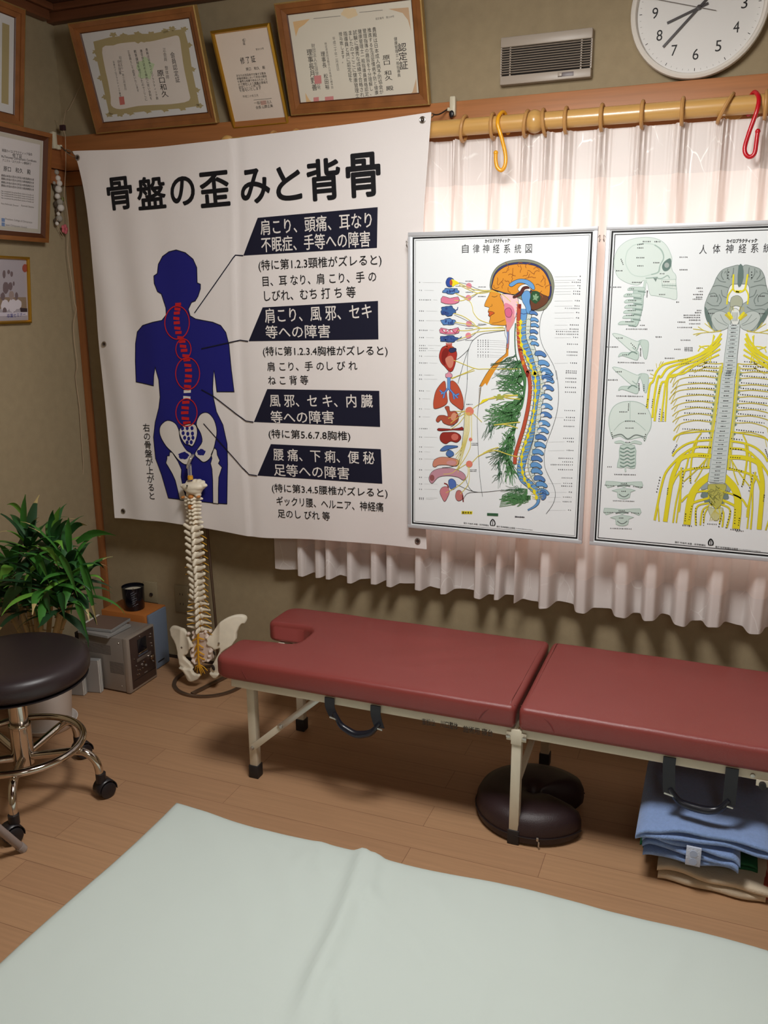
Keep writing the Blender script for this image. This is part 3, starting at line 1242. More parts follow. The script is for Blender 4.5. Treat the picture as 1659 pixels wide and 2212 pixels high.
MB().box((xs - .021, yo - .005, vz0 + .008), (xs - .010, yo - .0012, vz0 + .017), .001).build('shutter_knob', M_vent, vent)

# ------------------------------------------------------------------ clock
ck = onY(1509, 27, D - .03)
CR = .176
cz, cxx = RAIL + .001 + CR, ck.x
clock = empty('wall_clock', (cxx, D - .02, cz - CR), 'round white wall clock with thin black numerals beside the vent', 'clock')
M_white = mat('white_plastic', (226, 220, 210), .35)
YC = D - .001
mb = MB()
mb.lathe([(0, YC), (CR - .012, YC), (CR - .002, YC - .012), (CR, YC - .026), (CR - .002, YC - .036), (CR - .008, YC - .040), (CR - .014, YC - .038), (CR - .017, YC - .028), (CR - .017, YC - .018), (0, YC - .018)],
         (cxx, 0, cz), 72, 'Y')
mb.build('case', M_white, clock)
pc = Plane((cxx, YC - .0195, cz), (1, 0, 0), (0, 0, 1))
a = Art(lambda u, v, h: pc.lay(u, v, h))
I_num = ink(40, 38, 38)
for k in range(12):
    t = math.radians(90 - 30 * (k + 1))
    rr = .112
    x, y = rr * math.cos(t), rr * math.sin(t)
    wd = .013 * len(str(k + 1)) if k != 0 else .006
    a.text(str(k + 1), (x - wd / 2 - .001, y), (x + wd / 2 + .001, y), .027, I_num, 1)
for k in range(60):
    t = math.radians(6 * k)
    r0 = .146 if k % 5 == 0 else .148
    for_m = .0016 if k % 5 == 0 else .0007
    a.line([(r0 * math.cos(t), r0 * math.sin(t)), ((r0 + (.007 if k % 5 == 0 else .004)) * math.cos(t), (r0 + (.007 if k % 5 == 0 else .004)) * math.sin(t))], for_m, I_num if k % 5 == 0 else ink(120, 116, 112), 1)
mb = MB().use(mat('clock_face', (224, 222, 218), .6))
mb.poly([pc.lay(.1595 * math.cos(2 * math.pi * k / 72), .1595 * math.sin(2 * math.pi * k / 72)) for k in range(72)])
a.into(mb)
mb.build('dial', None, clock, smooth=False, recalc=False)
M_hand = mat('clock_hand', (46, 38, 36), .4)


def hand(name, ang, L, tail, w, y, m):
    t = math.radians(90 - ang)
    d = Vector((math.cos(t), 0, math.sin(t)))
    MB().bar(Vector((cxx, y, cz)) - d * tail, Vector((cxx, y, cz)) + d * L, w, .0012, up=(0, 1, 0)).build(name, m, clock, smooth=False)


_c = onY(1509, 27, YC - .025)
def _ang(px, py):
    p = onY(px, py, YC - .025) - Vector((cxx, YC - .025, cz))
    return math.degrees(math.atan2(p.x, p.z))
hand('hour_hand', _ang(1438, 51), .084, .024, .0065, YC - .0225, M_hand)
hand('minute_hand', _ang(1428, 106), .122, .030, .0060, YC - .0245, M_hand)
hand('second_hand', _ang(1430, 1), .125, .045, .0016, YC - .0265, mat('clock_second', (96, 88, 82), .4))
MB().lathe([(0, YC - .0195), (.006, YC - .0195), (.006, YC - .028), (0, YC - .0285)], (cxx, 0, cz), 20, 'Y').build('hub', M_hand, clock)
# ------------------------------------------------------------------ cloth banner
YB = 2.552


def c4(p):
    q = onY(140 + p[0] * .4943, 230 + p[1] * .4943, YB)
    return (q.x, q.z)


def c5(p):
    q = onY(200 + p[0] * .4581, 660 + p[1] * .4581, YB)
    return (q.x, q.z)


def c9(p):
    q = onY(340 + p[0] / 8.295, 940 + p[1] / 8.295, YB)
    return (q.x, q.z)


def cpx(p):
    q = onY(p[0], p[1], YB)
    return (q.x, q.z)


_tl, _br = cpx((157, 327)), cpx((921, 1184))
BX0, BX1, BZ0, BZ1 = -2.14, -.85, .60, 1.93


def b_off(X, Z):
    """how far the cloth stands out towards the room"""
    u = (X - BX0) / (BX1 - BX0)
    v = (BZ1 - Z) / (BZ1 - BZ0)
    o = .006 * math.sin(v * 2.2) * math.sin(u * 3.0 + .3)
    # folds running down from the tied upper left corner
    k = max(0, 1 - u / .32)
    o += .0075 * k * math.sin((u * 5.0 - v * .55) * 2 * math.pi * 1.5) * min(1, v * 3)
    o += .0030 * max(0, v - .75) / .25 * math.sin(u * 26 + 1)
    o += .0035 * max(0, .18 - v) / .18 * math.sin(u * 19)
    # packing crease
    xc = -1.525 + .01 * math.sin(Z * 4)
    o += .0026 * math.exp(-((X - xc) / .009) ** 2) - .003 * math.exp(-((X - xc - .02) / .02) ** 2)
    zc = 1.19
    o += .0003 * math.exp(-((Z - zc) / .005) ** 2)
    o += .0016 * noise.noise(Vector((X * 7, Z * 7, 0)))
    return o


def b_lay(u, v, h=0.0):
    return Vector((u, YB - b_off(u, v) - h * 2.2, v))


M_cloth = mat('banner_cloth', (231, 225, 222), .85, bump=.15, bscale=900, spec=.1)
I_navy = ink(26, 27, 46)
I_blue = ink(33, 34, 120)
I_bred = ink(196, 36, 42)
I_black = ink(24, 24, 28)
I_cloth = ink(226, 220, 214)

top = catmull([(*cpx(p), 0) for p in [(157, 327), (288, 322), (446, 307), (585, 289), (733, 272), (881, 250), (931, 243)]], 10)
bot = catmull([(*cpx(p), 0) for p in [(250, 1118), (383, 1130), (475, 1146), (566, 1160), (704, 1166), (841, 1178), (921, 1186)]], 10)
lef = catmull([(*cpx(p), 0) for p in [(157, 327), (169, 354), (185, 428), (197, 527), (206, 650), (212, 742), (232, 935), (250, 1118)]], 10)
rig = catmull([(*cpx(p), 0) for p in [(931, 243), (921, 368), (915, 460), (910, 620), (911, 800), (915, 1000), (921, 1186)]], 10)


def along(c, t):
    L = [0]
    for a_, b_ in zip(c[:-1], c[1:]):
        L.append(L[-1] + (b_ - a_).length)
    s = t * L[-1]
    for i in range(len(c) - 1):
        if L[i + 1] >= s:
            return c[i].lerp(c[i + 1], (s - L[i]) / max(L[i + 1] - L[i], 1e-9))
    return c[-1]


NB = 110
tp = [along(top, i / NB) for i in range(NB + 1)]
bt = [along(bot, i / NB) for i in range(NB + 1)]
lf = [along(lef, i / NB) for i in range(NB + 1)]
rg = [along(rig, i / NB) for i in range(NB + 1)]


def coons(i, j):
    s, t = i / NB, j / NB
    p = tp[i] * (1 - t) + bt[i] * t + lf[j] * (1 - s) + rg[j] * s - (tp[0] * (1 - s) * (1 - t) + tp[NB] * s * (1 - t) + bt[0] * (1 - s) * t + bt[NB] * s * t)
    return p


a = Art(b_lay)
# headline
for ch, x, y, hh, w in [('骨', 242, 380, 130, 106), ('盤', 380, 378, 128, 118), ('の', 517, 370, 112, 102), ('歪', 657, 362, 134, 124), ('み', 833, 348, 130, 124), ('と', 980, 336, 126, 106), ('背', 1133, 320, 150, 140), ('骨', 1305, 300, 156, 142)]:
    hm = hh * .4943 / 640
    a.text(ch, (x - w / 2, y + w * .05), (x + w / 2, y - w * .05), hm, I_black, 2, .036, conv=c4)
# panels
for cv, pts in [(c4, [(845, 487), (1368, 440), (1365, 618), (782, 652)]), (cpx, [(569, 664), (817, 650), (818, 733), (539, 737)]),
                (c5, [(828, 393), (1353, 402), (1357, 572), (765, 548)]), (c5, [(845, 652), (1360, 677), (1367, 840), (782, 800)])]:
    a.fill(pts, I_navy, 1, conv=cv)
W_ = .0035
a.line([(782, 652), (748, 650), (572, 902)], W_, I_navy, 3, conv=c4)
# figure
body = [(382, 540), (402, 546), (419, 560), (427, 578), (428, 611), (435, 614), (435, 624), (430, 640), (424, 650), (416, 653), (409, 668), (413, 682), (425, 689), (446, 693), (462, 696), (479, 703), (490, 718), (497, 745), (502, 797), (508, 846),
        (471, 846), (468, 820), (465, 800), (463, 815), (462, 840), (463, 857), (470, 889), (484, 917), (493, 958), (494, 1003), (492, 1088), (473, 1087), (462, 1086), (436, 1083), (404, 1079), (366, 1075),
        (351, 1026), (337, 990), (333, 944), (337, 912), (346, 880), (349, 857), (346, 820), (338, 793), (335, 811), (334, 833), (295, 825), (293, 779), (293, 742), (297, 717), (310, 703), (333, 696), (352, 692), (361, 680), (360, 665), (350, 635), (342, 630), (335, 612), (334, 596), (341, 591), (343, 571), (352, 554), (366, 544)]
a.fill(body, I_blue, 1, conv=cpx)
a.line(body, .0028, I_black, 2, closed=True, conv=cpx)
I_bone = I_cloth
lil = [(322, 590), (330, 562), (360, 540), (395, 553), (412, 585), (417, 620), (428, 650), (450, 682), (472, 698), (466, 740), (440, 747), (408, 722), (385, 692), (355, 662), (330, 622)]
ril = [(495, 560), (508, 520), (530, 504), (555, 508), (580, 540), (592, 590), (585, 640), (572, 690), (556, 722), (530, 737), (508, 722), (488, 700), (502, 672), (522, 640), (515, 600)]
for q in (lil, ril):
    a.fill(q, I_bone, 3, smooth=3, conv=c5)
    a.line(q, .0026, I_black, 4, smooth=3, closed=True, conv=c5)
for (x, y, rx, ry) in [(436, 706, 24, 17), (518, 690, 20, 15)]:
    a.blob((x, y), rx, ry, I_blue, 5, wob=.1, conv=c5)
lfe = [(200, 365), (242, 362), (250, 295), (292, 300), (330, 360), (400, 470), (460, 610), (452, 740), (490, 950), (560, 1165), (430, 1150), (400, 1000), (350, 800), (300, 690), (230, 570), (178, 490), (198, 420)]
rfe = [(1050, 222), (1085, 262), (1096, 350), (1140, 445), (1115, 500), (1180, 570), (1150, 660), (1120, 750), (1110, 950), (1105, 1226), (1010, 1214), (1012, 800), (1000, 600), (975, 500), (1000, 410), (985, 340), (1022, 260)]
for q in (lfe, rfe):
    a.fill(q, I_bone, 3, conv=c9)
    a.line(q, .0026, I_black, 4, closed=True, conv=c9)
sac = [(415, 592), (430, 566), (470, 556), (494, 565), (500, 600), (490, 640), (476, 662), (460, 655), (444, 652), (425, 625)]
a.fill(sac, I_bone, 5, smooth=3, conv=c5)
a.line(sac, .0026, I_black, 6, smooth=3, closed=True, conv=c5)
for (x, y) in [(430, 578), (452, 577), (475, 577), (433, 600), (455, 603), (477, 602), (440, 622), (459, 626), (479, 622), (452, 644), (471, 643)]:
    a.blob((x, y), 7.5, 10, I_blue, 6, n=10, conv=c5)
reds = [(408, -5), (405, 15), (402, 36), (400, 59), (402, 82), (405, 105), (410, 128), (420, 150), (428, 170), (432, 190), (437, 212), (445, 235), (450, 256), (455, 280), (458, 305), (458, 330), (455, 355), (453, 379), (452, 405), (450, 432), (445, 456), (442, 480), (440, 505), (443, 530), (450, 553)]
for i, (x, y) in enumerate(reds):
    m = I_bone if i in (18, 19) else I_bred
    w = 14 + 4 * (i / 24)
    t = 3 if i % 2 else -2
    a.fill([(x - w, y - 7), (x + w, y - 7 + t), (x + w, y + 7 + t), (x - w, y + 7)], m, 3, conv=c5)
for (x, y, rx, ry) in [(405, 80, 58, 78), (435, 205, 36, 48), (455, 320, 57, 75), (450, 503, 50, 65)]:
    a.line([(x + rx * math.cos(k * math.pi / 18), y + ry * math.sin(k * math.pi / 18)) for k in range(36)], .0036, I_bred, 7, closed=True, conv=c5)
a.line([(740, 168), (700, 163), (520, 203)], W_, I_navy, 7, conv=c5)
a.line([(765, 548), (727, 543), (575, 425), (520, 395)], W_, I_navy, 7, conv=c5)
a.line([(782, 800), (742, 795), (640, 680), (530, 555)], W_, I_navy, 7, conv=c5)
for (cv, s, L_, R_, hh, m, bd) in [
        (c4, '肩こり、頭痛、耳なり', (858, 530), (1342, 495), 60, I_cloth, .012), (c4, '不眠症、手等への障害', (862, 605), (1335, 578), 60, I_cloth, .012),
        (c4, '(特に第1.2.3頸椎がズレると)', (850, 698), (1385, 672), 48, I_black, .008), (c4, '目、耳 なり、肩 こり、手 の', (868, 764), (1362, 742), 42, I_black, .008),
        (c4, 'しびれ、むち 打 ち 等', (875, 828), (1272, 810), 44, I_black, .008), (c4, '肩こり、風 邪、セキ', (878, 915), (1342, 893), 60, I_cloth, .012),
        (c5, '等への障害', (820, 125), (1122, 120), 58, I_cloth, .012), (c5, '(特に第1.2.3.4胸椎がズレると)', (808, 218), (1392, 215), 48, I_black, .008),
        (c5, '肩 こり、手 のし び れ', (828, 287), (1250, 282), 42, I_black, .008), (c5, 'ね こ 背 等', (833, 352), (1020, 350), 42, I_black, .008),
        (c5, '風 邪、セ キ、内 臓', (840, 447), (1322, 450), 58, I_cloth, .012), (c5, '等への障害', (845, 525), (1140, 525), 58, I_cloth, .012),
        (c5, '(特に第5.6.7.8胸椎)', (835, 605), (1218, 617), 48, I_black, .008), (c5, '腰 痛、下 痢、便 秘', (857, 700), (1330, 718), 58, I_cloth, .012),
        (c5, '足等への障害', (860, 772), (1212, 790), 58, I_cloth, .012), (c5, '(特に第3.4.5腰椎がズレると)', (850, 860), (1392, 886), 48, I_black, .008),
        (c5, 'ギックリ腰、ヘルニア、神経痛', (872, 918), (1372, 950), 44, I_black, .008), (c5, '足のし びれ 等', (877, 978), (1122, 992), 42, I_black, .008)]:
    sc = (.4943 if cv is c4 else .4581) / 650
    a.text(s, L_, R_, hh * sc * 1.02, m, 3, bd, conv=cv)
a.text('右の骨盤が上がると', (255, 556), (284, 912), None, I_black, 3, .006, conv=c5, vertical=True)

ban = empty('cloth_banner', (_tl[0] + .6, YB, BZ0), 'white cloth banner with black Japanese headline and a blue figure with red spine marks', 'banner')
mb = MB().use(M_cloth)
Vv = [[mb.bm.verts.new(b_lay(coons(i, j).x, coons(i, j).y)) for j in range(NB + 1)] for i in range(NB + 1)]
for i in range(NB):
    for j in range(NB):
        mb.bm.faces.new((Vv[i][j], Vv[i + 1][j], Vv[i + 1][j + 1], Vv[i][j + 1]))
a.into(mb, cut=.018)
mb.build('printed_cloth', None, ban, angle=80, recalc=False)
# folded hem along the border
mb = MB()
for edge in ([coons(i, 0) for i in range(NB + 1)], [coons(NB, j) for j in range(NB + 1)], [coons(i, NB) for i in range(NB + 1)], [coons(0, j) for j in range(NB + 1)]):
    mb.tube([b_lay(p.x, p.y, -.0006) for p in edge], .0013, 6)
mb.build('hem', M_cloth, ban)
M_steel = mat('eyelet_steel', (180, 176, 170), .28, 1.0)
for (x, y) in [(169, 341), (913, 259), (227, 743), (266, 1104), (903, 1168)]:
    p = cpx((x, y))
    c = b_lay(p[0], p[1], .001)
    MB().tube([(c.x + .0075 * math.cos(k * math.pi / 10), c.y, c.z + .0075 * math.sin(k * math.pi / 10)) for k in range(20)], .0026, 8, closed=True).build('eyelet', M_steel, ban)
    MB().lathe([(0, -.0005), (.0058, -.0005), (.0058, .0004), (0, .0004)], c, 16, 'Y').build('eyelet_hole', M_dark, ban)

# hooks and ties of the banner
M_ivory = mat('ivory_plastic', (206, 198, 172), .45)
M_cord = mat('pale_cord', (186, 160, 132), .8)
M_black = mat('black_plastic', (26, 24, 26), .4)
hx = onX(118, 306, XL + .035)
k1 = empty('wall_hook', hx, 'ivory plastic hook block in the left corner, tied to the banner', 'hook')
mb = MB().box((XL + .033, hx.y - .022, hx.z - .026), (XL + .050, hx.y - .002, hx.z + .030), .004)
mb.box((XL + .036, hx.y - .002, hx.z - .026), (XL + .048, hx.y + .016, hx.z - .010), .003)
mb.build('block', M_ivory, k1)
MB().lathe([(0, -.004), (.006, -.003), (.006, .003), (0, .004)], (XL + .042, hx.y + .02, hx.z - .012), 12).build('peg', M_ivory, k1)
p0 = Vector((XL + .042, hx.y + .02, hx.z - .013))
p1 = b_lay(*cpx((169, 341)), .004)
tie = empty('banner_tie', p0, 'metal clip and black cord joining the banner to the corner hook', 'cord')
MB().tube([p0, p0.lerp(p1, .35) + Vector((0, 0, -.004)), p0.lerp(p1, .62)], .002, 6, smooth=4).build('cord', M_black, tie)
q0 = p0.lerp(p1, .5)
d = (p1 - q0)
s = Vector((-d.z, 0, d.x)).normalized() * .006
MB().tube([q0 - d * .3, q0 + s, q0 + d * .5 + s, p1, q0 + d * .5 - s, q0 - s], .0018, 6, closed=True, smooth=4).build('metal_clip', M_steel, tie)
hx = onY(981, 236, D - .033)
k2 = empty('wall_hook', hx, 'ivory plastic hook block on the picture rail, right of the banner corner', 'hook')
mb = MB().box((hx.x - .010, D - .050, hx.z - .020), (hx.x + .008, D - .0325, hx.z + .034), .004)
mb.box((hx.x - .018, D - .046, hx.z - .006), (hx.x - .010, D - .036, hx.z + .004), .002)
mb.build('block', M_ivory, k2)
MB().ell((hx.x - .002, D - .052, hx.z - .016), (.008, .004, .010)).build('tab', M_black, k2)
p0 = Vector((hx.x - .018, D - .041, hx.z))
p1 = b_lay(*cpx((913, 259)), .004)
tie = empty('banner_tie', p0, 'metal clip and dark cord joining the banner to the picture rail hook', 'cord')
MB().tube([p0, p0.lerp(p1, .3) + Vector((0, -.004, -.006)), p0.lerp(p1, .55)], .0022, 6, smooth=4).build('cord', M_black, tie)
q0 = p0.lerp(p1, .62)
d = (p1 - q0)
s = Vector((0, 0, 1)) * .005
MB().tube([q0 - d * .25, q0 + s, q0 + d * .5 + s, p1, q0 + d * .5 - s, q0 - s], .0018, 6, closed=True, smooth=4).build('metal_clip', M_steel, tie)

# long pull cord in the corner
XC = XL + .070
cp = [(141, 292), (142, 330), (142, 360), (140, 400), (139, 425), (145, 455), (148, 480), (147, 515), (146, 545), (150, 575), (157, 620), (161, 655), (165, 668), (159, 700), (161, 740), (167, 790), (163, 815), (172, 880), (176, 950), (180, 1010), (177, 1040), (178, 1075)]
pc_ = [onX(x, y, XC - .00) for x, y in cp]
ym = max(min(p.y for p in pc_), 0)
pc_ = []
yc = onX(141, 292, XL + .06).y
for x, y in cp:
    pc_.append(onY(x, y, min(yc, D - .06)))
cordo = empty('pull_cord', pc_[-1], 'long thin pale cord with a dark clip hanging down the corner of the walls', 'cord')
MB().tube(pc_, .0013, 6, smooth=3).build('string', M_cord, cordo)
kc = onY(135.5, 276, min(yc, D - .06))
MB().box(kc - Vector((.010, .006, .009)), kc + Vector((.010, .006, .009)), .002).build('clip', mat('maroon_clip', (58, 34, 40), .5), cordo)
MB().tube([kc, kc + Vector((.004, .02, .06)), onY(150, 235, D - .02), onY(185, 160, D - .012)], .0007, 5, smooth=4).build('thread', M_cord, cordo)
MB().tube([pc_[0], kc], .0013, 6).build('string', M_cord, cordo)
MB().tube([onY(105, 246, D - .02), kc], .0007, 5).build('thread', M_cord, cordo)

# strand of charms
ST = [onX(x, y, XL + .022) for x, y in [(122, 372), (125, 385), (128, 396), (117, 395), (126, 409), (124, 424), (129, 437), (131, 449), (126, 462), (128, 472), (123, 483)]]
st = empty('charm_strand', ST[-1], 'hanging strand of small white balls with a pink flower beside the framed diploma', 'ornament')
MB().tube([onX(122, 368, XL + .02), ST[1], ST[4], ST[6], ST[8], ST[10], onX(138, 512, XL + .022)], .001, 5, smooth=4).build('thread', M_cord, st)
rr = [.009, .010, .011, .006, .013, .010, .012, .013, .007, .012, .007]
for i, (p, r) in enumerate(zip(ST, rr)):
    MB().ell(p, r, u=12, v=8).build('ball', mat('felt_white', (214, 206, 196), .9) if i % 3 else mat('felt_grey', (158, 150, 138), .9), st)
for i, (x, y, r) in enumerate([(119, 404, .010), (123, 419, .009), (121, 441, .010), (124, 455, .009), (121, 477, .009), (136, 430, .007)]):
    MB().ell(onX(x, y, XL + .014), (r * .6, r, r * 1.2), u=10, v=7).build('leaf', mat('felt_dark', (76, 62, 48), .9) if i != 5 else mat('felt_olive', (140, 138, 84), .9), st)
c = onX(140, 495, XL + .026)
mb = MB()
for k in range(5):
    t = 2 * math.pi * k / 5
    mb.ell(c + Vector((0, .010 * math.cos(t), .010 * math.sin(t))), (.005, .008, .008), u=10, v=6)
mb.build('flower', mat('pink_felt', (196, 96, 104), .85), st)
# ------------------------------------------------------------------ framed wall charts
YP = 2.522
K1 = .2592 / 660           # one crop pixel in metres on chart one
M_pap = mat('chart_paper', (238, 243, 245), .4, spec=.4)
M_silver = mat('chart_frame_silver', (206, 208, 212), .38, .25)
k_ = ink(26, 26, 28)
g_ = ink(120, 120, 122)
bl = ink(104, 158, 212)
bl2 = ink(88, 132, 192)
dbl = ink(52, 76, 136)
yl = ink(238, 222, 40)
pyl = ink(222, 206, 90)
orr = ink(222, 148, 46)
dor = ink(150, 84, 30)
rd = ink(190, 84, 58)
drd = ink(130, 34, 30)
pk = ink(224, 136, 160)
ppk = ink(236, 190, 196)
gn = ink(82, 134, 82)
dgn = ink(58, 98, 70)
wt = ink(232, 234, 234)
mv = ink(196, 146, 160)
sal = ink(206, 138, 116)


def A1(p):
    q = onY(870 + p[0] * .2592, 470 + p[1] * .2593, YP)
    return (q.x, q.z)


def B1(p):
    q = onY(870 + p[0] * .2592, 800 + p[1] * .2592, YP)
    return (q.x, q.z)


def chart(label, x0, x1, z0, z1, art):
    root = empty('wall_chart', ((x0 + x1) / 2, YP, z0), label, 'poster')
    fw = .0115
    mb = MB()
    for lo, hi in (((x0, z0), (x1, z0 + fw)), ((x0, z1 - fw), (x1, z1))):
        mb.box((lo[0], YP - .0035, lo[1]), (hi[0], YP + .009, hi[1]), .0015)
    mb.box((x0, YP - .0035, z0 + fw), (x0 + fw, YP + .009, z1 - fw), .0015).box((x1 - fw, YP - .0035, z0 + fw), (x1, YP + .009, z1 - fw), .0015)
    mb.build('frame', M_silver, root)
    MB().box((x0 + .003, YP + .0004, z0 + .003), (x1 - .003, YP + .007, z1 - .003)).build('backing_board', M_white, root)
    mb = MB().use(M_pap)
    mb.poly([(x0 + fw, YP, z0 + fw), (x1 - fw, YP, z0 + fw), (x1 - fw, YP, z1 - fw), (x0 + fw, YP, z1 - fw)])
    art.into(mb)
    mb.build('printed_sheet', None, root, smooth=False, recalc=False)
    for sx, x in ((-1, x0), (1, x1)):
        mb = MB()
        z = z1 - .03
        mb.tube([(x + sx * .001, YP, z), (x + sx * .006, YP - .001, z + .006), (x + sx * .004, YP + .002, z - .012), (x + sx * .008, YP + .004, z - .004)], .0009, 5, smooth=4)
        mb.build('wire_loop', M_steel, root)
    return root


def lay_p(u, v, h=0.0):
    return Vector((u, YP - h, v))


def jit(p, s):
    return (p[0] + random.uniform(-s, s), p[1] + random.uniform(-s, s))


def two(q, n=2):
    return q


a = Art(lay_p)
cA = [onY(876.5, 504, YP), onY(1293, 486.5, YP), onY(1257, 1173.5, YP), onY(886, 1141, YP)]
x0, x1 = (cA[0].x + cA[3].x) / 2, (cA[1].x + cA[2].x) / 2
z1, z0 = (cA[0].z + cA[1].z) / 2, (cA[2].z + cA[3].z) / 2
P1 = (x0, x1, z0, z1)
# black double border
b0, b1, b2, b3 = x0 + .0165, x1 - .0165, z0 + .0165, z1 - .0165
I_ = lambda p: p
a.line([(b0, b2), (b1, b2), (b1, b3), (b0, b3)], .0048, k_, 1, closed=True, conv=I_)
e = .0065
a.line([(b0 + e, b2 + e), (b1 - e, b2 + e), (b1 - e, b3 - e), (b0 + e, b3 - e)], .0009, k_, 1, closed=True, conv=I_)
a.text('カイロプラクティック', (686, 196), (888, 190), 26 * K1, k_, 3, .05, conv=A1)
a.text('®', (888, 186), (898, 185), None, k_, 3, conv=A1)
for ch, x in zip('自律神経系統図', (522, 612, 694, 780, 870, 960, 1050)):
    a.text(ch, (x - 27, 260), (x + 27, 258), 62 * K1, ink(52, 52, 54), 3, conv=A1)
LW = 3.0 * K1


def L1(pts, w=3.0, m=k_, layer=4, sm=6, conv=A1):
    a.line(pts, w * K1, m, layer, smooth=sm, conv=conv)


def F1(pts, m, layer, sm=4, out=True, conv=A1, ow=2.6):
    a.fill(pts, m, layer, smooth=sm, conv=conv)
    if out:
        a.line(pts, ow * K1, k_, layer + .5, smooth=sm, closed=True, conv=conv)


# head in section
skull = [(735, 600), (726, 555), (742, 480), (778, 420), (830, 382), (900, 358), (1000, 348), (1080, 357), (1150, 384), (1212, 432), (1248, 492), (1262, 560), (1256, 625), (1240, 690), (1216, 728), (1180, 768), (1110, 775), (1050, 720), (900, 640), (780, 615)]
F1(skull, ink(136, 140, 118), 1)
F1([(748, 595), (744, 545), (762, 475), (805, 420), (870, 388), (960, 372), (1060, 376), (1130, 398), (1190, 445), (1222, 510), (1240, 580), (1232, 660), (1190, 715), (1110, 770), (1060, 760), (1000, 650), (880, 640)], ink(54, 56, 110), 2)
brain = [(745, 590), (752, 540), (772, 478), (820, 430), (880, 400), (960, 387), (1050, 391), (1120, 410), (1172, 447), (1206, 502), (1226, 560), (1226, 620), (1214, 658), (1170, 648), (1100, 620), (1060, 602), (1000, 602), (965, 622), (930, 640), (860, 628), (790, 608)]
F1(brain, orr, 3)
random.seed(21)
for (x, y) in [(790, 500), (800, 560), (830, 460), (850, 520), (870, 430), (880, 580), (920, 420), (920, 480), (970, 410), (980, 460), (1030, 420), (1060, 470), (1090, 430), (1110, 500), (1140, 450), (1150, 540), (1180, 500), (1190, 590), (1110, 560), (1160, 610), (830, 590), (760, 560), (1040, 440), (1000, 490), (880, 480)]:
    q = [(x, y)]
    t = random.random() * 6
    for k in range(4):
        t += random.uniform(-1.1, 1.1)
        q.append((q[-1][0] + 17 * math.cos(t), q[-1][1] + 17 * math.sin(t)))
    L1(q, 4.2, dor, 4)
F1([(1060, 622), (1110, 612), (1170, 642), (1214, 664), (1200, 712), (1150, 750), (1100, 770), (1070, 758), (1062, 690)], ink(104, 62, 40), 4)
a.blob((1106, 662), 42, 52, ink(40, 84, 50), 6, wob=.08, conv=A1)
a.blob((1108, 664), 22, 26, ink(130, 166, 130), 7, wob=.3, conv=A1)
F1([(960, 600), (985, 565), (1030, 555), (1062, 580), (1060, 615), (1000, 625)], wt, 5)
F1([(885, 560), (925, 528), (980, 511), (1040, 519), (1086, 550), (1102, 592), (1082, 600), (1050, 568), (1010, 548), (960, 546), (912, 575)], bl, 6)
F1([(990, 660), (1000, 630), (1030, 608), (1060, 620), (1066, 660), (1058, 700), (1070, 760), (1060, 802), (1035, 792), (1022, 740), (1002, 705)], bl, 6)
F1([(975, 620), (1000, 580), (1040, 572), (1058, 590), (1020, 598), (995, 640), (960, 660), (925, 672), (920, 655), (950, 645)], ink(90, 40, 34), 6.4)
face = [(735, 598), (722, 640), (692, 700), (682, 736), (704, 744), (722, 752), (712, 780), (720, 798), (714, 815), (728, 830), (726, 850), (722, 870), (735, 890), (790, 896), (872, 890), (858, 800), (842, 720), (815, 640), (770, 610)]
F1(face, ink(224, 152, 52), 3)
F1([(815, 640), (935, 650), (965, 700), (950, 800), (925, 860), (885, 930), (868, 890), (856, 800), (842, 720)], ink(240, 200, 204), 3)
for k, (q, m) in enumerate([([(846, 722), (900, 728), (930, 770), (925, 830), (890, 880), (866, 880)], pk), ([(852, 770), (890, 752), (912, 790), (895, 830), (862, 820)], ink(214, 104, 140)), ([(866, 870), (900, 870), (915, 800), (935, 850), (890, 935), (870, 930)], ink(226, 150, 150))]):
    F1(q, m, 4 + k, out=(k == 1))
F1([(712, 784), (740, 782), (765, 795), (745, 808), (728, 822), (716, 812), (722, 798)], ink(210, 92, 40), 5)
L1([(742, 655), (765, 662), (790, 650)], 3)
L1([(728, 742), (745, 735), (742, 720)], 2.4)
L1([(745, 880), (800, 872), (850, 850)], 2.2)
F1([(862, 892), (884, 896), (886, 1000), (882, 1090), (868, 1080), (872, 1000)], ink(206, 120, 110), 3)
a.fill([(868, 950), (884, 950), (880, 1050), (870, 1050)], ink(120, 140, 190), 4, conv=A1)
for y in range(0, 7):
    L1([(945, 700 + y * 24), (962, 712 + y * 26), (955, 730 + y * 24)], 3, [yl, bl, orr][y % 3], 6, 3)
a.fill([(862, 1085), (882, 1085), (880, 1150), (842, 1176), (790, 1240), (738, 1325), (700, 1400), (672, 1345), (720, 1270), (790, 1190), (860, 1130)], orr, 2, conv=A1)
a.fill([(740, 0), (768, 0), (720, 70), (662, 135), (640, 134), (680, 60)], orr, 2, conv=B1)
L1([(862, 1085), (860, 1130), (790, 1190), (720, 1270), (672, 1345), (640, 1405)], 3)
for k in range(14):
    y = 138 + k * 12
    L1([(640 - k * .6, y), (655 - k * 1.4, y - 10), (650 - k * 1.4, y + 8), (634 - k * .3, y + 12)], 2.2, ink(110, 90, 60), 4, 2, B1)
L1([(862, 892), (850, 960), (868, 1020), (862, 1085)], 2.6)
L1([(1180, 762), (1152, 830), (1140, 920), (1146, 1000), (1172, 1080), (1230, 1180), (1268, 1260), (1285, 1350)], 2.6)
L1([(1279, 0), (1295, 120), (1297, 260), (1278, 380), (1240, 500), (1202, 600), (1180, 700), (1184, 800), (1216, 880), (1256, 960), (1272, 1030), (1254, 1110), (1195, 1196)], 2.6, conv=B1)
L1([(632, 290), (622, 400), (625, 560), (635, 760), (645, 900), (665, 1052)], 2.6, conv=B1)
# spinal column: everything below in one px frame (lower crop), upper points converted


def U2L(p):
    return (p[0], p[1] + (470 - 800) / .2592)


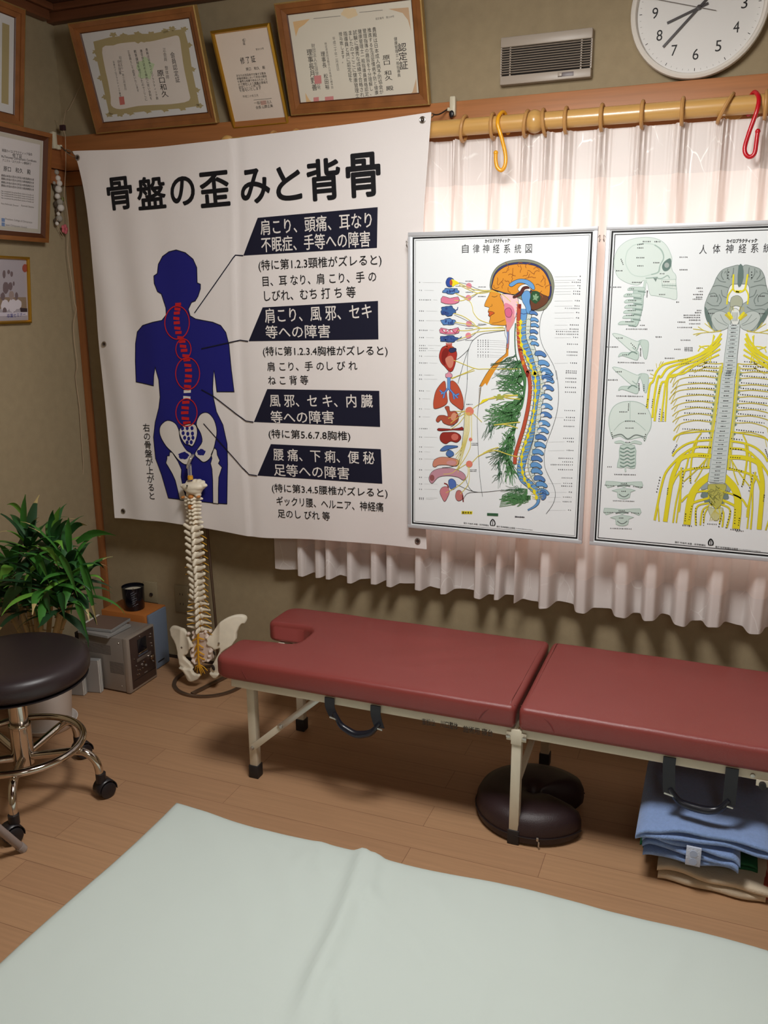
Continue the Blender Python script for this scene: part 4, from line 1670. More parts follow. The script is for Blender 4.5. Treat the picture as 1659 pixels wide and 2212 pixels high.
spine = [U2L(p) for p in [(1010, 760), (1004, 880), (1005, 1000), (1030, 1100), (1068, 1200)]] + [(1098, 10), (1122, 120), (1122, 250), (1104, 380), (1076, 500), (1038, 620), (1000, 750), (985, 830), (1002, 900), (1060, 952), (1110, 1000)]
sp = [Vector((x, y, 0)) for x, y in spine]
spc = catmull(sp, 8)
a.line([(p.x, p.y) for p in spc], 62 * K1, k_, 3, conv=B1)
a.line([(p.x, p.y) for p in spc], 56 * K1, bl, 4, conv=B1)
for i in range(3, len(spc) - 3, 5):
    p, q = spc[i], spc[i + 1]
    t = (q - p).normalized()
    nn = Vector((-t.y, t.x, 0))
    a.line([tuple((p + nn * 28)[:2]), tuple((p + t * 8)[:2]), tuple((p - nn * 28)[:2])], 4 * K1, dbl, 5, conv=B1)
canal = [U2L(p) for p in [(1058, 790), (1046, 900), (1050, 1000), (1090, 1110), (1132, 1250)]] + [(1160, 60), (1165, 160), (1148, 260), (1130, 400), (1112, 560), (1076, 700), (1062, 800), (1090, 890), (1148, 960), (1172, 1040)]
cn = catmull([(x, y, 0) for x, y in canal], 8)
cn2 = [(p.x, p.y) for p in cn]
a.line(cn2, 38 * K1, k_, 5, conv=B1)
a.line(cn2, 31 * K1, ink(212, 222, 214), 6, conv=B1)
random.seed(4)
for i in range(2, len(cn) - 2, 3):
    p = cn[i]
    q = [(p.x - 14, p.y + random.uniform(-6, 6)), (p.x, p.y + random.uniform(-12, 12)), (p.x + 14, p.y + random.uniform(-8, 8))]
    a.line(q, 3 * K1, ink(70, 100, 80), 7, conv=B1)
proc = [U2L(p) for p in [(1098, 795), (1105, 850), (1108, 897), (1100, 950), (1095, 1000), (1108, 1050), (1158, 1135), (1185, 1212), (1203, 1275), (1215, 1330)]] + [(1216, 20), (1225, 80), (1222, 145), (1208, 220), (1212, 300), (1205, 370), (1190, 440), (1180, 500), (1162, 558), (1155, 620), (1137, 680), (1127, 735), (1122, 790), (1128, 840), (1150, 900), (1168, 950), (1182, 1010)]
for i, (x, y) in enumerate(proc):
    s = .72 if i < 6 else 1.0
    w = 52 * s
    q = [(x - w, y - 18 * s), (x - w * .3, y - 26 * s), (x + w * .35, y - 12 * s), (x + w * .75, y + 14 * s), (x + w * .45, y + 28 * s), (x - w * .1, y + 14 * s), (x - w, y + 16 * s)]
    F1(q, bl if i % 3 else bl2, 7 + .1 * (i % 2), 3, True, B1, 3)
for i in range(10, 18):
    x, y = proc[i]
    a.blob((x - 40, y + 4), 17, 13, ink(225, 230, 232), 8, rot=-.5, conv=B1)
a.line([(1110, 995), (1130, 1060), (1125, 1105), (1092, 1138), (1042, 1164)], 34 * K1, k_, 6, smooth=6, conv=B1, w2=12 * K1)
a.line([(1110, 995), (1130, 1060), (1125, 1105), (1092, 1138), (1042, 1164)], 28 * K1, bl, 7, smooth=6, conv=B1, w2=8 * K1)
F1([(1150, 1000), (1190, 1010), (1195, 1055), (1170, 1080), (1150, 1060)], bl2, 7, 3, True, B1)
art_ = [U2L(p) for p in [(972, 720), (965, 900), (975, 1080), (1000, 1190), (1035, 1290)]] + [(1046, 20), (1062, 130), (1050, 280), (1012, 460), (970, 600), (940, 700), (935, 780)]
a.line(art_, 30 * K1, k_, 7, smooth=6, conv=B1)
a.line(art_, 25 * K1, rd, 7.5, smooth=6, conv=B1)
for i, (x, y) in enumerate(art_[:5]):
    a.blob((x + 4, y + 20), 12, 20, orr if i % 2 else drd, 8, conv=B1)
ych = [U2L(p) for p in [(985, 870), (980, 950), (990, 1060), (1030, 1150), (1070, 1240), (1100, 1310)]] + [(1105, 20), (1108, 130), (1104, 250), (1088, 380), (1062, 490), (1035, 570), (1005, 660), (990, 750), (1000, 850), (1030, 930), (1098, 1010), (1118, 1072)]
a.line(ych, 8 * K1, yl, 9, smooth=6, conv=B1)
yc2 = catmull([(x, y, 0) for x, y in ych], 3)
random.seed(9)
for i, p in enumerate(yc2):
    if i % 2 == 0:
        a.fill([(p.x - 14, p.y), (p.x, p.y - 22), (p.x + 14, p.y), (p.x, p.y + 22)], yl, 9.5, smooth=2, conv=B1)
    a.line([(p.x, p.y), (p.x - 38, p.y - 8)], 3.2 * K1, pyl, 9.2, conv=B1)
    a.line([(p.x, p.y), (p.x + 52, p.y - 14)], 3 * K1, pyl, 9.2, conv=B1)
# nerve plexuses: bundles of wavy green fibres
random.seed(33)


def fibres(n, src, cx, cy, rx, ry, m, w, conv, spread=26, seg=5, tail=0.0):
    for _ in range(n):
        s = random.choice(src)
        t = random.random() * 2 * math.pi
        r = math.sqrt(random.random())
        d_ = (cx + rx * r * math.cos(t), cy + ry * r * math.sin(t))
        p = jit(s, 12)
        q = []
        ph, am = random.random() * 6, random.uniform(.4, 1) * spread
        for k in range(seg + 1):
            u = k / seg
            x = p[0] + (d_[0] - p[0]) * u
            y = p[1] + (d_[1] - p[1]) * u
            o = am * math.sin(ph + u * 7) * math.sin(math.pi * min(u + .1, 1))
            q.append((x + o * .5, y + o))
        a.line(q, w * K1 * random.uniform(.55, 1.05), m, 5.5, smooth=4, conv=conv, w2=w * K1 * .5)


trunk = [U2L((985, 1200)), U2L((1000, 1300)), (1010, 60), (1010, 150), (1000, 230), (985, 300), (975, 350), (955, 420)]
a.line([U2L((940, 880)), U2L((935, 1000)), U2L((945, 1150)), U2L((990, 1270)), (1010, 120), (995, 260), (950, 420), (920, 560), (900, 700), (890, 800)], 8 * K1, dgn, 5, smooth=6, conv=B1)
F1([U2L((975, 1200)), U2L((1005, 1260)), (1030, 60), (1022, 180), (1000, 300), (980, 300), (1005, 170), (1000, 40)], gn, 4.6, 4, False, B1)
fibres(72, trunk[:5], 870, 90, 105, 130, gn, 6, B1)
fibres(22, trunk[:4], 800, 100, 90, 90, dgn, 3.5, B1)
fibres(20, [U2L((940, 1150)), U2L((960, 1200))], 820, -30, 100, 60, dgn, 4.5, B1, 14)
fibres(92, trunk[4:], 790, 380, 125, 115, gn, 6.5, B1)
fibres(20, [(760, 460), (720, 430)], 710, 540, 60, 60, dgn, 4, B1, 10)
fibres(61, [(930, 480), (915, 560), (900, 640)], 870, 640, 75, 150, gn, 7, B1, 22)
fibres(38, [(880, 640), (870, 700)], 780, 740, 95, 100, dgn, 4.5, B1, 14)
fibres(53, [(870, 720), (890, 800)], 900, 860, 75, 110, gn, 6.5, B1, 20)
fibres(20, [(800, 760), (820, 850)], 790, 900, 60, 90, dgn, 4, B1, 12)
fibres(53, [(950, 1050), (1000, 1080), (1060, 1060)], 920, 1080, 120, 60, gn, 6, B1, 16)
fibres(26, [(960, 1000), (1000, 1000)], 940, 1000, 130, 60, dgn, 4, B1, 12)
for k in range(9):
    L1([(1040, 990 + k * 4), (980, 985 + k * 14), (900, 1010 + k * 14), (830 - k * 3, 1040 + k * 12)], 4, gn, 5.6, 5, B1)
for (q) in ([(960, 205), (880, 215), (810, 225), (720, 235), (640, 280)], [(980, 240), (880, 230), (800, 215), (700, 240)], [(960, 210), (860, 205), (770, 230), (690, 240)], [(980, 430), (880, 440), (760, 455)], [(960, 480), (850, 450), (760, 455)], [(960, 720), (880, 700), (780, 668), (700, 682), (630, 715)], [(800, 640), (730, 660), (670, 690)]):
    L1(q, 7, pyl, 8, 5, B1)
a.fill([(640, 285), (665, 245), (715, 232), (710, 248), (670, 268)], yl, 8.5, conv=B1)
a.blob((808, 222), 40, 22, ink(170, 176, 80), 8.4, wob=.3, conv=B1)
# black vagus branches
for q in ([(850, 940), (730, 958), (650, 975), (580, 1030), (545, 1100), (470, 1170), (445, 1180)], [(555, 1080), (541, 1160), (540, 1350)], [(545, 1100), (500, 1240), (470, 1350)]):
    L1(q, 2.8, ink(60, 64, 66), 5)
for q in ([(540, 0), (535, 140), (515, 280), (510, 470), (470, 760), (420, 800), (330, 810)], [(490, 0), (460, 110)], [(960, 990), (820, 1000), (630, 1015), (560, 985), (520, 890)], [(630, 1015), (560, 1000), (450, 950)], [(630, 1015), (540, 1025), (500, 1085)], [(510, 300), (440, 440), (400, 470)]):
    L1(q, 3, ink(60, 64, 66), 5, 6, B1)
# organs
F1([(360, 540), (375, 505), (402, 500), (428, 520), (425, 560), (400, 578), (372, 572)], ink(50, 80, 160), 5)
a.fill([(405, 515), (450, 530), (470, 548), (440, 560), (415, 575)], yl, 6, smooth=3, conv=A1)
a.blob((404, 542), 12, 24, rd, 6.4, conv=A1)
for (x, y, rx, ry, m) in [(402, 612, 66, 22, bl2), (378, 778, 58, 40, ink(60, 100, 160)), (380, 868, 58, 25, bl2), (385, 1010, 74, 26, ink(60, 90, 150))]:
    a.blob((x, y), rx + 4, ry + 4, k_, 5, wob=.1, n=36, conv=A1)
    a.blob((x, y), rx, ry, m, 6, wob=.1, n=36, conv=A1)
    random.seed(int(x))
    for _ in range(7):
        a.blob((x + random.uniform(-.7, .7) * rx, y + random.uniform(-.6, .6) * ry), rx * .2, ry * .28, dbl, 6.5, rot=random.random() * 3, n=10, conv=A1)
L1([(430, 775), (455, 765), (460, 745)], 6, dbl, 6)
L1([(450, 1012), (475, 1005), (492, 992)], 6, dbl, 6)
F1([(335, 655), (395, 672), (462, 660), (468, 705), (400, 722), (320, 705)], ink(222, 128, 156), 5, 2)
F1([(320, 918), (395, 935), (462, 915), (468, 960), (395, 972), (312, 960)], ink(222, 128, 156), 5, 2)
for k in range(3):
    a.blob((345 + k * 32, 944), 9, 10, wt, 6, conv=A1)
L1([(325, 930), (360, 960), (400, 930), (440, 962), (465, 925)], 4, drd, 6.5)
heart = [(304, 1152), (322, 1092), (350, 1070), (390, 1062), (430, 1085), (452, 1130), (445, 1185), (432, 1240), (412, 1280), (385, 1278), (350, 1240), (318, 1205)]
F1(heart, ink(172, 52, 44), 5)
F1([(330, 1120), (365, 1085), (385, 1120), (360, 1180), (355, 1230), (325, 1190)], drd, 6, 4, False)
a.fill([(355, 1180), (400, 1150), (425, 1180), (415, 1240), (385, 1250)], ink(206, 130, 110), 6, smooth=4, conv=A1)
F1([(385, 1100), (410, 1085), (445, 1090), (440, 1115), (400, 1125)], ink(50, 54, 92), 6.5)
for k in range(5):
    L1([(370 + k * 9, 1080), (364 + k * 11, 1045)], 8, ink(190, 70, 50), 6)
L1([(362, 1090), (375, 1072), (405, 1072), (420, 1088)], 12, ink(190, 90, 60), 6)
F1([(358, 30), (375, 24), (380, 10), (395, 10), (396, 24), (412, 32), (408, 60), (362, 60)], ink(222, 150, 170), 5, 2, True, B1)
F1([(260, 240), (278, 170), (318, 112), (352, 90), (362, 150), (370, 210), (372, 268), (332, 302), (268, 320), (256, 290)], rd, 5, 4, True, B1)
F1([(388, 190), (400, 92), (440, 100), (480, 160), (506, 250), (500, 330), (440, 296), (396, 255)], rd, 5, 4, True, B1)
for q in ([(385, 58), (385, 150)], [(385, 140), (350, 185), (320, 195)], [(385, 150), (420, 190), (460, 230)], [(350, 185), (340, 230)], [(420, 190), (430, 240)], [(335, 190), (310, 165)], [(440, 210), (470, 195)]):
    L1(q, 26 if q[0] == (385, 58) else 15, ink(56, 70, 160), 6, 1, B1)
    L1(q, 20 if q[0] == (385, 58) else 8, bl, 6.5, 1, B1)
F1([(352, 305), (386, 300), (396, 340), (440, 340), (466, 380), (456, 430), (402, 458), (342, 440), (322, 412), (296, 432), (278, 415), (300, 378), (345, 374), (376, 382), (368, 340)], ink(176, 84, 62), 5, 4, True, B1)
a.blob((425, 385), 22, 34, ink(214, 150, 120), 6, rot=.3, conv=B1)
F1([(292, 500), (300, 482), (400, 488), (470, 480), (496, 470), (504, 498), (420, 496), (330, 504)], ink(150, 44, 40), 5, 2, True, B1)
F1([(310, 555), (330, 520), (380, 515), (440, 516), (480, 540), (484, 570), (450, 600), (400, 590), (360, 612), (320, 590)], ink(150, 48, 40), 5, 4, True, B1)
a.blob((435, 555), 30, 28, ink(206, 110, 96), 6, conv=B1)
F1([(312, 668), (335, 640), (370, 625), (450, 628), (455, 640), (390, 655), (350, 672)], ink(80, 116, 176), 5, 3, True, B1)
F1([(362, 690), (385, 662), (420, 680), (426, 705), (395, 722), (368, 710)], ink(80, 116, 176), 5, 3, True, B1)
F1([(250, 790), (265, 745), (320, 722), (400, 728), (460, 745), (466, 780), (430, 798), (370, 788), (300, 790), (270, 806)], sal, 5, 4, True, B1)
a.blob((405, 770), 40, 20, ink(206, 150, 150), 6, conv=B1)
F1([(220, 890), (250, 840), (320, 815), (420, 818), (500, 850), (526, 890), (505, 915), (460, 890), (380, 878), (300, 890), (250, 940), (226, 925)], mv, 5, 4, True, B1)
a.blob((245, 895), 20, 26, ink(150, 90, 90), 6, conv=B1)
F1([(382, 920), (410, 902), (440, 925), (445, 965), (420, 992), (390, 975)], ink(84, 116, 186), 5, 4, True, B1)
L1([(345, 940), (370, 950), (380, 975), (375, 1000)], 9, drd, 5, 4, B1)
F1([(310, 1010), (330, 975), (372, 970), (390, 1010), (375, 1055), (350, 1092), (325, 1055)], ink(206, 132, 140), 5, 4, True, B1)
F1([(440, 1040), (452, 1005), (480, 1000), (502, 1035), (495, 1075), (465, 1088), (445, 1070)], ink(196, 120, 116), 5, 4, True, B1)
L1([(500, 1040), (505, 1095)], 10, drd, 5, 2, B1)
# ganglia and their fibres
for cv, x, y, r in [(A1, 552, 568, 24), (A1, 548, 668, 24), (A1, 552, 885, 25), (A1, 548, 983, 25), (B1, 557, 340, 36), (B1, 566, 575, 15), (B1, 555, 780, 28)]:
    a.blob((x, y), r, r, ink(226, 140, 156) if cv is A1 else ink(226, 130, 110), 5, conv=cv)
for q in ([(425, 530), (500, 560), (600, 600), (740, 612), (830, 640), (900, 700)], [(470, 560), (550, 600), (640, 630), (735, 615)], [(440, 630), (550, 690), (580, 740), (590, 790), (640, 850), (735, 885)], [(430, 690), (500, 690), (560, 660), (650, 620), (735, 608)],
          [(400, 790), (500, 820), (580, 870), (650, 920), (840, 910)], [(430, 870), (550, 890), (640, 915)], [(450, 940), (550, 940), (660, 920), (850, 920)], [(450, 1020), (550, 985), (640, 950), (850, 935)], [(370, 1185), (430, 1190), (600, 1255), (700, 1260), (980, 1260)], [(600, 1255), (480, 1310), (400, 1340)]):
    L1(q, 4.6, pyl, 5.5)
for q in ([(425, 540), (520, 550), (640, 600), (735, 605)], [(440, 570), (530, 575), (600, 610)], [(460, 640), (560, 670), (640, 625), (730, 615)], [(430, 810), (520, 850), (600, 900)], [(430, 880), (560, 905), (700, 890)], [(450, 1030), (560, 1000), (640, 930)]):
    L1(q, 2.6, g_, 5.4)
for k in range(6):
    L1([(520 + k * 8, 350), (515 + k * 8, 500), (490 + k * 6, 640), (440 + k * 4, 700 + k * 30)], 4, pyl, 5.5, 5, B1)
for q in ([(575, 360), (575, 570)], [(565, 590), (560, 650), (500, 760), (420, 850), (340, 865)], [(630, 285), (580, 320)], [(590, 360), (660, 430)], [(380, 400), (470, 360), (530, 335)], [(440, 340), (520, 340)], [(400, 440), (480, 380), (530, 350)], [(400, 490), (470, 440), (530, 360)], [(630, 712), (580, 765)], [(530, 780), (430, 840)], [(545, 800), (540, 880), (480, 950), (400, 1000), (360, 1020)], [(555, 805), (555, 900), (540, 960), (480, 1030)], [(410, 70), (480, 40), (600, 0)]):
    L1(q, 4.4, pyl, 5.5, 5, B1)
# leader lines and tiny captions
tk = ink(86, 86, 90)
fl = ink(178, 180, 182)
for cv, ys, xe in [(A1, [(540, 1), (605, 2), (685, 7), (778, 3), (858, 3), (938, 5), (998, 3), (1065, 4), (1088, 5), (1107, 4), (1153, 2), (1210, 5), (1310, 2)], 320),
                   (B1, [(38, 2), (72, 2), (170, 3), (236, 1), (320, 2), (386, 1), (485, 5), (555, 2), (637, 2), (677, 2), (738, 2), (828, 2), (890, 2), (945, 2), (990, 2), (1062, 3), (1072, 3)], 290)]:
    for y, n in ys:
        a.dots((142, y), (142 + 15 * n - 15, y + 1), n, 3.2 * K1, tk, 3, conv=cv)
        a.line([(150 + 15 * n, y), (xe - 30 * (y % 3), y + 2)], 1.1 * K1, fl, 3, conv=cv)
for cv, ys, in [(A1, [(491, 1), (521, 2), (540, 5), (568, 2), (590, 1), (615, 4), (637, 4), (693, 3), (737, 3), (757, 8), (792, 2), (836, 2), (895, 5), (930, 5), (950, 12), (972, 12), (998, 3), (1055, 6), (1120, 6), (1147, 6), (1212, 4), (1278, 6), (1295, 6), (1340, 6)]),
                (B1, [(20, 6), (68, 6), (97, 6), (143, 6), (182, 6), (335, 6), (393, 5), (415, 6), (467, 6), (567, 6), (595, 4), (667, 4), (733, 8), (763, 6), (787, 12), (828, 8), (897, 6), (942, 5), (965, 6), (1015, 2), (1057, 5), (1095, 5), (1165, 2)])]:
    for y, n in ys:
        xr = (1480 - (y - 490) * .045) if cv is A1 else (1445 - y * .04)
        a.dots((xr - 16 * (n - 1), y - 2), (xr, y), n, 3.3 * K1, tk, 3, conv=cv)
        if n < 6:
            a.line([(1265 if cv is A1 else 1210, y + 2), (xr - 16 * n - 8, y)], 1.1 * K1, fl, 3, conv=cv)
for y in (1022, 1038, 1055, 1072, 1096, 1120, 1145, 1160):
    a.dots((628, y), (712, y), 5, 3.1 * K1, tk, 3, conv=A1)
    a.line([(722, y), (860, y + 6)], 1 * K1, fl, 3, conv=A1)
for (x, y) in [(555, 530), (555, 622), (555, 925), (555, 1022), (660, 578), (660, 657), (660, 888)]:
    a.dots((x - 28, y), (x + 28, y), 7, 3 * K1, tk, 3, conv=A1)
for (x, y) in [(558, 283), (600, 608), (600, 622), (588, 828), (588, 840)]:
    a.dots((x - 24, y), (x + 24, y), 7, 3 * K1, tk, 3, conv=B1)
a.fill([(490, 1172), (582, 1174), (580, 1198), (490, 1196)], yl, 3, conv=B1)
a.dots((505, 1185), (568, 1186), 4, 8 * K1, ink(120, 110, 30), 4, conv=B1)
a.fill([(703, 1188), (796, 1192), (795, 1216), (703, 1211)], dgn, 3, conv=B1)
a.dots((940, 1220), (1012, 1224), 8, 5 * K1, tk, 3, conv=B1)


def crest(c, s, cv):
    a.line([(c[0] - s * .5, c[1] + s * .9), (c[0] - s * .7, c[1] + s * .2), (c[0] - s * .5, c[1] - s * .5), (c[0], c[1] - s), (c[0] + s * .5, c[1] - s * .5), (c[0] + s * .7, c[1] + s * .2), (c[0] + s * .5, c[1] + s * .9)], s * .3 * K1, k_, 3, smooth=4, conv=cv)
    a.line([(c[0], c[1] - s * .6), (c[0], c[1] + s * .8)], s * .3 * K1, g_, 3, conv=cv)
    a.line([(c[0] - s * .4, c[1] + s * .85), (c[0] + s * .4, c[1] + s * .85)], s * .2 * K1, k_, 3, conv=cv)


crest((750, 1270), 28, B1)
a.text('発行 竹谷内 米雄・科学新聞社', (508, 1272), (718, 1292), 14 * K1, k_, 3, .01, conv=B1)
a.text('発行 科学新聞社出版局', (782, 1300), (936, 1315), 14 * K1, k_, 3, .01, conv=B1)
a.dots((945, 1315), (1080, 1330), 22, 3 * K1, fl, 3, conv=B1)
chart('framed chart of a head in profile with orange brain, blue spine and green nerves', *P1, a)

# ------------------------------------------------------------------ second chart
K2 = .2405 / 690


def C2(p):
    q = onY(1260 + p[0] * .2405, 470 + p[1] * .2405, YP)
    return (q.x, q.z)


def D2(p):
    q = onY(1260 + p[0] * .2405, 800 + p[1] * .2405, YP)
    return (q.x, q.z)


a = Art(lay_p)
cT, cB_ = onY(1314, 487, YP), onY(1270, 1172, YP)
xl = (cT.x + cB_.x) / 2
xc = (C2((1412, 520))[0] + D2((1240, 600))[0] + D2((1195, 1000))[0]) / 3      # middle of the drawing
xr = 2 * (C2((1400, 265))[0]) - xl
xr = xl + .645
P2 = (xl, xr, P1[2], P1[3])
b0, b1, b2, b3 = xl + .0165, xr - .0165, P1[2] + .0165, P1[3] - .0165
a.line([(b0, b2), (b1, b2), (b1, b3), (b0, b3)], .0048, k_, 1, closed=True, conv=I_)
e = .0075
a.line([(b0 + e, b2 + e), (b1 - e, b2 + e), (b1 - e, b3 - e), (b0 + e, b3 - e)], .0022, k_, 1, closed=True, conv=I_)
a.text('カイロプラクティック', (1288, 212), (1558, 206), 28 * K2, k_, 3, .05, conv=C2)
a.text('®', (1558, 200), (1568, 199), None, k_, 3, conv=C2)
for ch, x, y in zip('人体神経系統図', (1077, 1197, 1313, 1430, 1540, 1652, 1765), (285, 280, 279, 277, 275, 272, 268)):
    a.text(ch, (x - 34, y + 1), (x + 34, y - 1), 66 * K2, ink(46, 46, 50), 3, conv=C2)
pg = ink(218, 231, 225)
pg2 = ink(200, 218, 210)
pg3 = ink(168, 190, 181)
dg3 = ink(124, 148, 139)
gry = ink(168, 178, 174)
gry2 = ink(122, 134, 130)
ye = ink(232, 220, 46)
ye2 = ink(214, 200, 84)


def L2(pts, w=3.0, m=dg3, layer=4, sm=5, conv=C2):
    a.line(pts, w * K2, m, layer, smooth=sm, conv=conv)


def F2(pts, m, layer, sm=4, om=pg3, conv=C2, ow=3):
    a.fill(pts, m, layer, smooth=sm, conv=conv)
    if om:
        a.line(pts, ow * K2, om, layer + .5, smooth=sm, closed=True, conv=conv)


# side view of the skull
F2([(276, 425), (284, 345), (320, 270), (390, 212), (480, 184), (590, 177), (690, 203), (752, 258), (786, 330), (796, 370), (790, 425), (802, 480), (832, 522), (830, 600), (842, 680), (832, 736), (760, 722), (650, 702), (600, 690), (575, 590), (540, 565), (500, 602), (440, 600), (380, 580), (318, 540), (290, 490)], pg, 1)
L2([(395, 300), (450, 250), (540, 232), (640, 245), (700, 300), (722, 370), (690, 430), (680, 490), (600, 515), (520, 530), (440, 510), (395, 450), (378, 380), (395, 300)], 7, pg2, 2)
L2([(640, 245), (700, 290), (722, 360), (690, 430), (672, 490), (610, 512)], 9, pg3, 2.4)
F2([(708, 440), (730, 396), (782, 368), (788, 430), (762, 472), (725, 478)], ink(104, 128, 122), 3, 4, dg3)
a.blob((750, 428), 22, 24, gry, 4, conv=C2)
F2([(628, 538), (666, 534), (650, 572)], gry2, 3, 1, dg3)
L2([(560, 545), (640, 540), (700, 548), (755, 520), (775, 545)], 8, pg3, 3)
F2([(705, 560), (830, 555), (838, 640), (710, 625)], ink(226, 236, 230), 2.5, 1, pg3)
for k in range(9):
    x = 715 + k * 14
    L2([(x, 590), (x + 2, 628)], 3, pg3, 3.4, 1)
L2([(705, 608), (835, 612)], 4, dg3, 3.5, 1)
L2([(560, 560), (545, 640), (540, 700)], 22, pg2, 2)
F2([(455, 640), (540, 650), (540, 720), (535, 800), (510, 900), (478, 976), (430, 950), (440, 850), (455, 760)], ink(190, 210, 202), 2, 3, dg3)
for k, (x, y) in enumerate([(430, 640), (395, 698), (400, 752), (402, 800), (392, 846), (385, 892), (345, 948)]):
    F2([(x - 30, y + 12), (x - 8, y - 14), (x + 60, y - 16), (x + 120, y - 10), (x + 118, y + 16), (x + 50, y + 12)], pg2, 3, 3, pg3, ow=4)
    L2([(x + 60, y + 22), (x + 130, y + 30)], 7, dg3, 3.8)
# wedge views
for cv, dy in ((C2, 0), (C2, 302)):
    F2([(262, 1045 + dy), (340, 1052 + dy), (480, 1112 + dy), (520, 1100 + dy), (490, 1170 + dy), (470, 1215 + dy), (420, 1190 + dy), (340, 1120 + dy)], pg, 2, 3, pg3, ow=4)
    F2([(500, 1105 + dy), (575, 1105 + dy), (586, 1160 + dy), (568, 1266 + dy), (542, 1252 + dy), (528, 1170 + dy)], pg2, 2, 3, pg3, ow=4)
    F2([(316, 1250 + dy), (340, 1215 + dy), (420, 1212 + dy), (495, 1205 + dy), (486, 1278 + dy), (420, 1262 + dy), (350, 1240 + dy)], pg2, 3, 3, pg3, ow=4)
    L2([(400, 1235 + dy), (440, 1205 + dy), (485, 1225 + dy)], 9, dg3, 4)
    L2([(440, 1165 + dy), (480, 1190 + dy), (500, 1130 + dy)], 7, pg3, 4)
# back of the skull
F2([(230, 470), (236, 400), (270, 330), (332, 290), (420, 277), (500, 290), (566, 330), (604, 400), (612, 470), (600, 530), (572, 580), (552, 634), (520, 600), (400, 622), (330, 590), (264, 602), (240, 540)], pg, 1, 4, pg3, D2, 5)
L2([(420, 280), (420, 440)], 3, pg3, 3, 1, D2)
L2([(275, 540), (330, 480), (400, 448), (480, 470), (560, 540)], 3, pg3, 3, 5, D2)
L2([(270, 590), (340, 575), (400, 615), (470, 580), (550, 600)], 9, gry2, 3, 5, D2)
F2([(285, 640), (340, 630), (400, 655), (460, 630), (520, 645), (515, 665), (450, 655), (400, 672), (340, 655), (290, 655)], pg2, 3, 3, pg3, D2)
F2([(335, 675), (460, 675), (470, 780), (462, 880), (385, 870), (305, 870), (325, 780)], pg2, 2, 2, pg3, D2, 5)
for k in range(6):
    y = 695 + k * 32
    L2([(330, y), (365, y + 12), (395, y - 4), (425, y + 12), (462, y)], 9, dg3, 4, 3, D2)
    L2([(370, y + 16), (420, y + 16)], 5, wt, 4.5, 2, D2)
a.blob((378, 890), 9, 22, pg2, 4, conv=D2)
for (cx_, cy_) in ((365, 1070), (350, 1312)):
    F2([(cx_ - 160, cy_ - 75), (cx_, cy_ - 62), (cx_ + 160, cy_ - 70), (cx_ + 150, cy_ - 10), (cx_ + 70, cy_ - 45), (cx_, cy_ - 20), (cx_ - 70, cy_ - 40), (cx_ - 145, cy_ - 15)], pg2, 2, 2, pg3, D2, 4)
    F2([(cx_ - 105, cy_ + 10), (cx_, cy_ - 12), (cx_ + 100, cy_ + 8), (cx_ + 60, cy_ + 22), (cx_ + 50, cy_ + 70), (cx_, cy_ + 85), (cx_ - 55, cy_ + 70), (cx_ - 60, cy_ + 22)], pg2, 3, 2, pg3, D2, 4)
    L2([(cx_ - 60, cy_ - 30), (cx_, cy_ - 40), (cx_ + 55, cy_ - 32)], 12, gry2, 4, 4, D2)
    L2([(cx_ - 45, cy_ + 40), (cx_ - 15, cy_ + 62), (cx_ + 15, cy_ + 62), (cx_ + 45, cy_ + 40)], 8, gry2, 4, 4, D2)


# everything symmetric about the middle of the chart
def mirror(conv):
    """the right-hand twin of a point drawn on the left, in the chart's own plane"""
    def f(p):
        q = conv(p)
        z = q[1]
        return (2 * axis_x(z) - q[0], z)
    return f


zt_, zb_ = C2((1412, 520))[1], D2((1195, 1000))[1]
xt_, xb_ = C2((1412, 520))[0], D2((1195, 1000))[0]


def axis_x(z):
    return xt_ + (xb_ - xt_) * (z - zt_) / (zb_ - zt_)


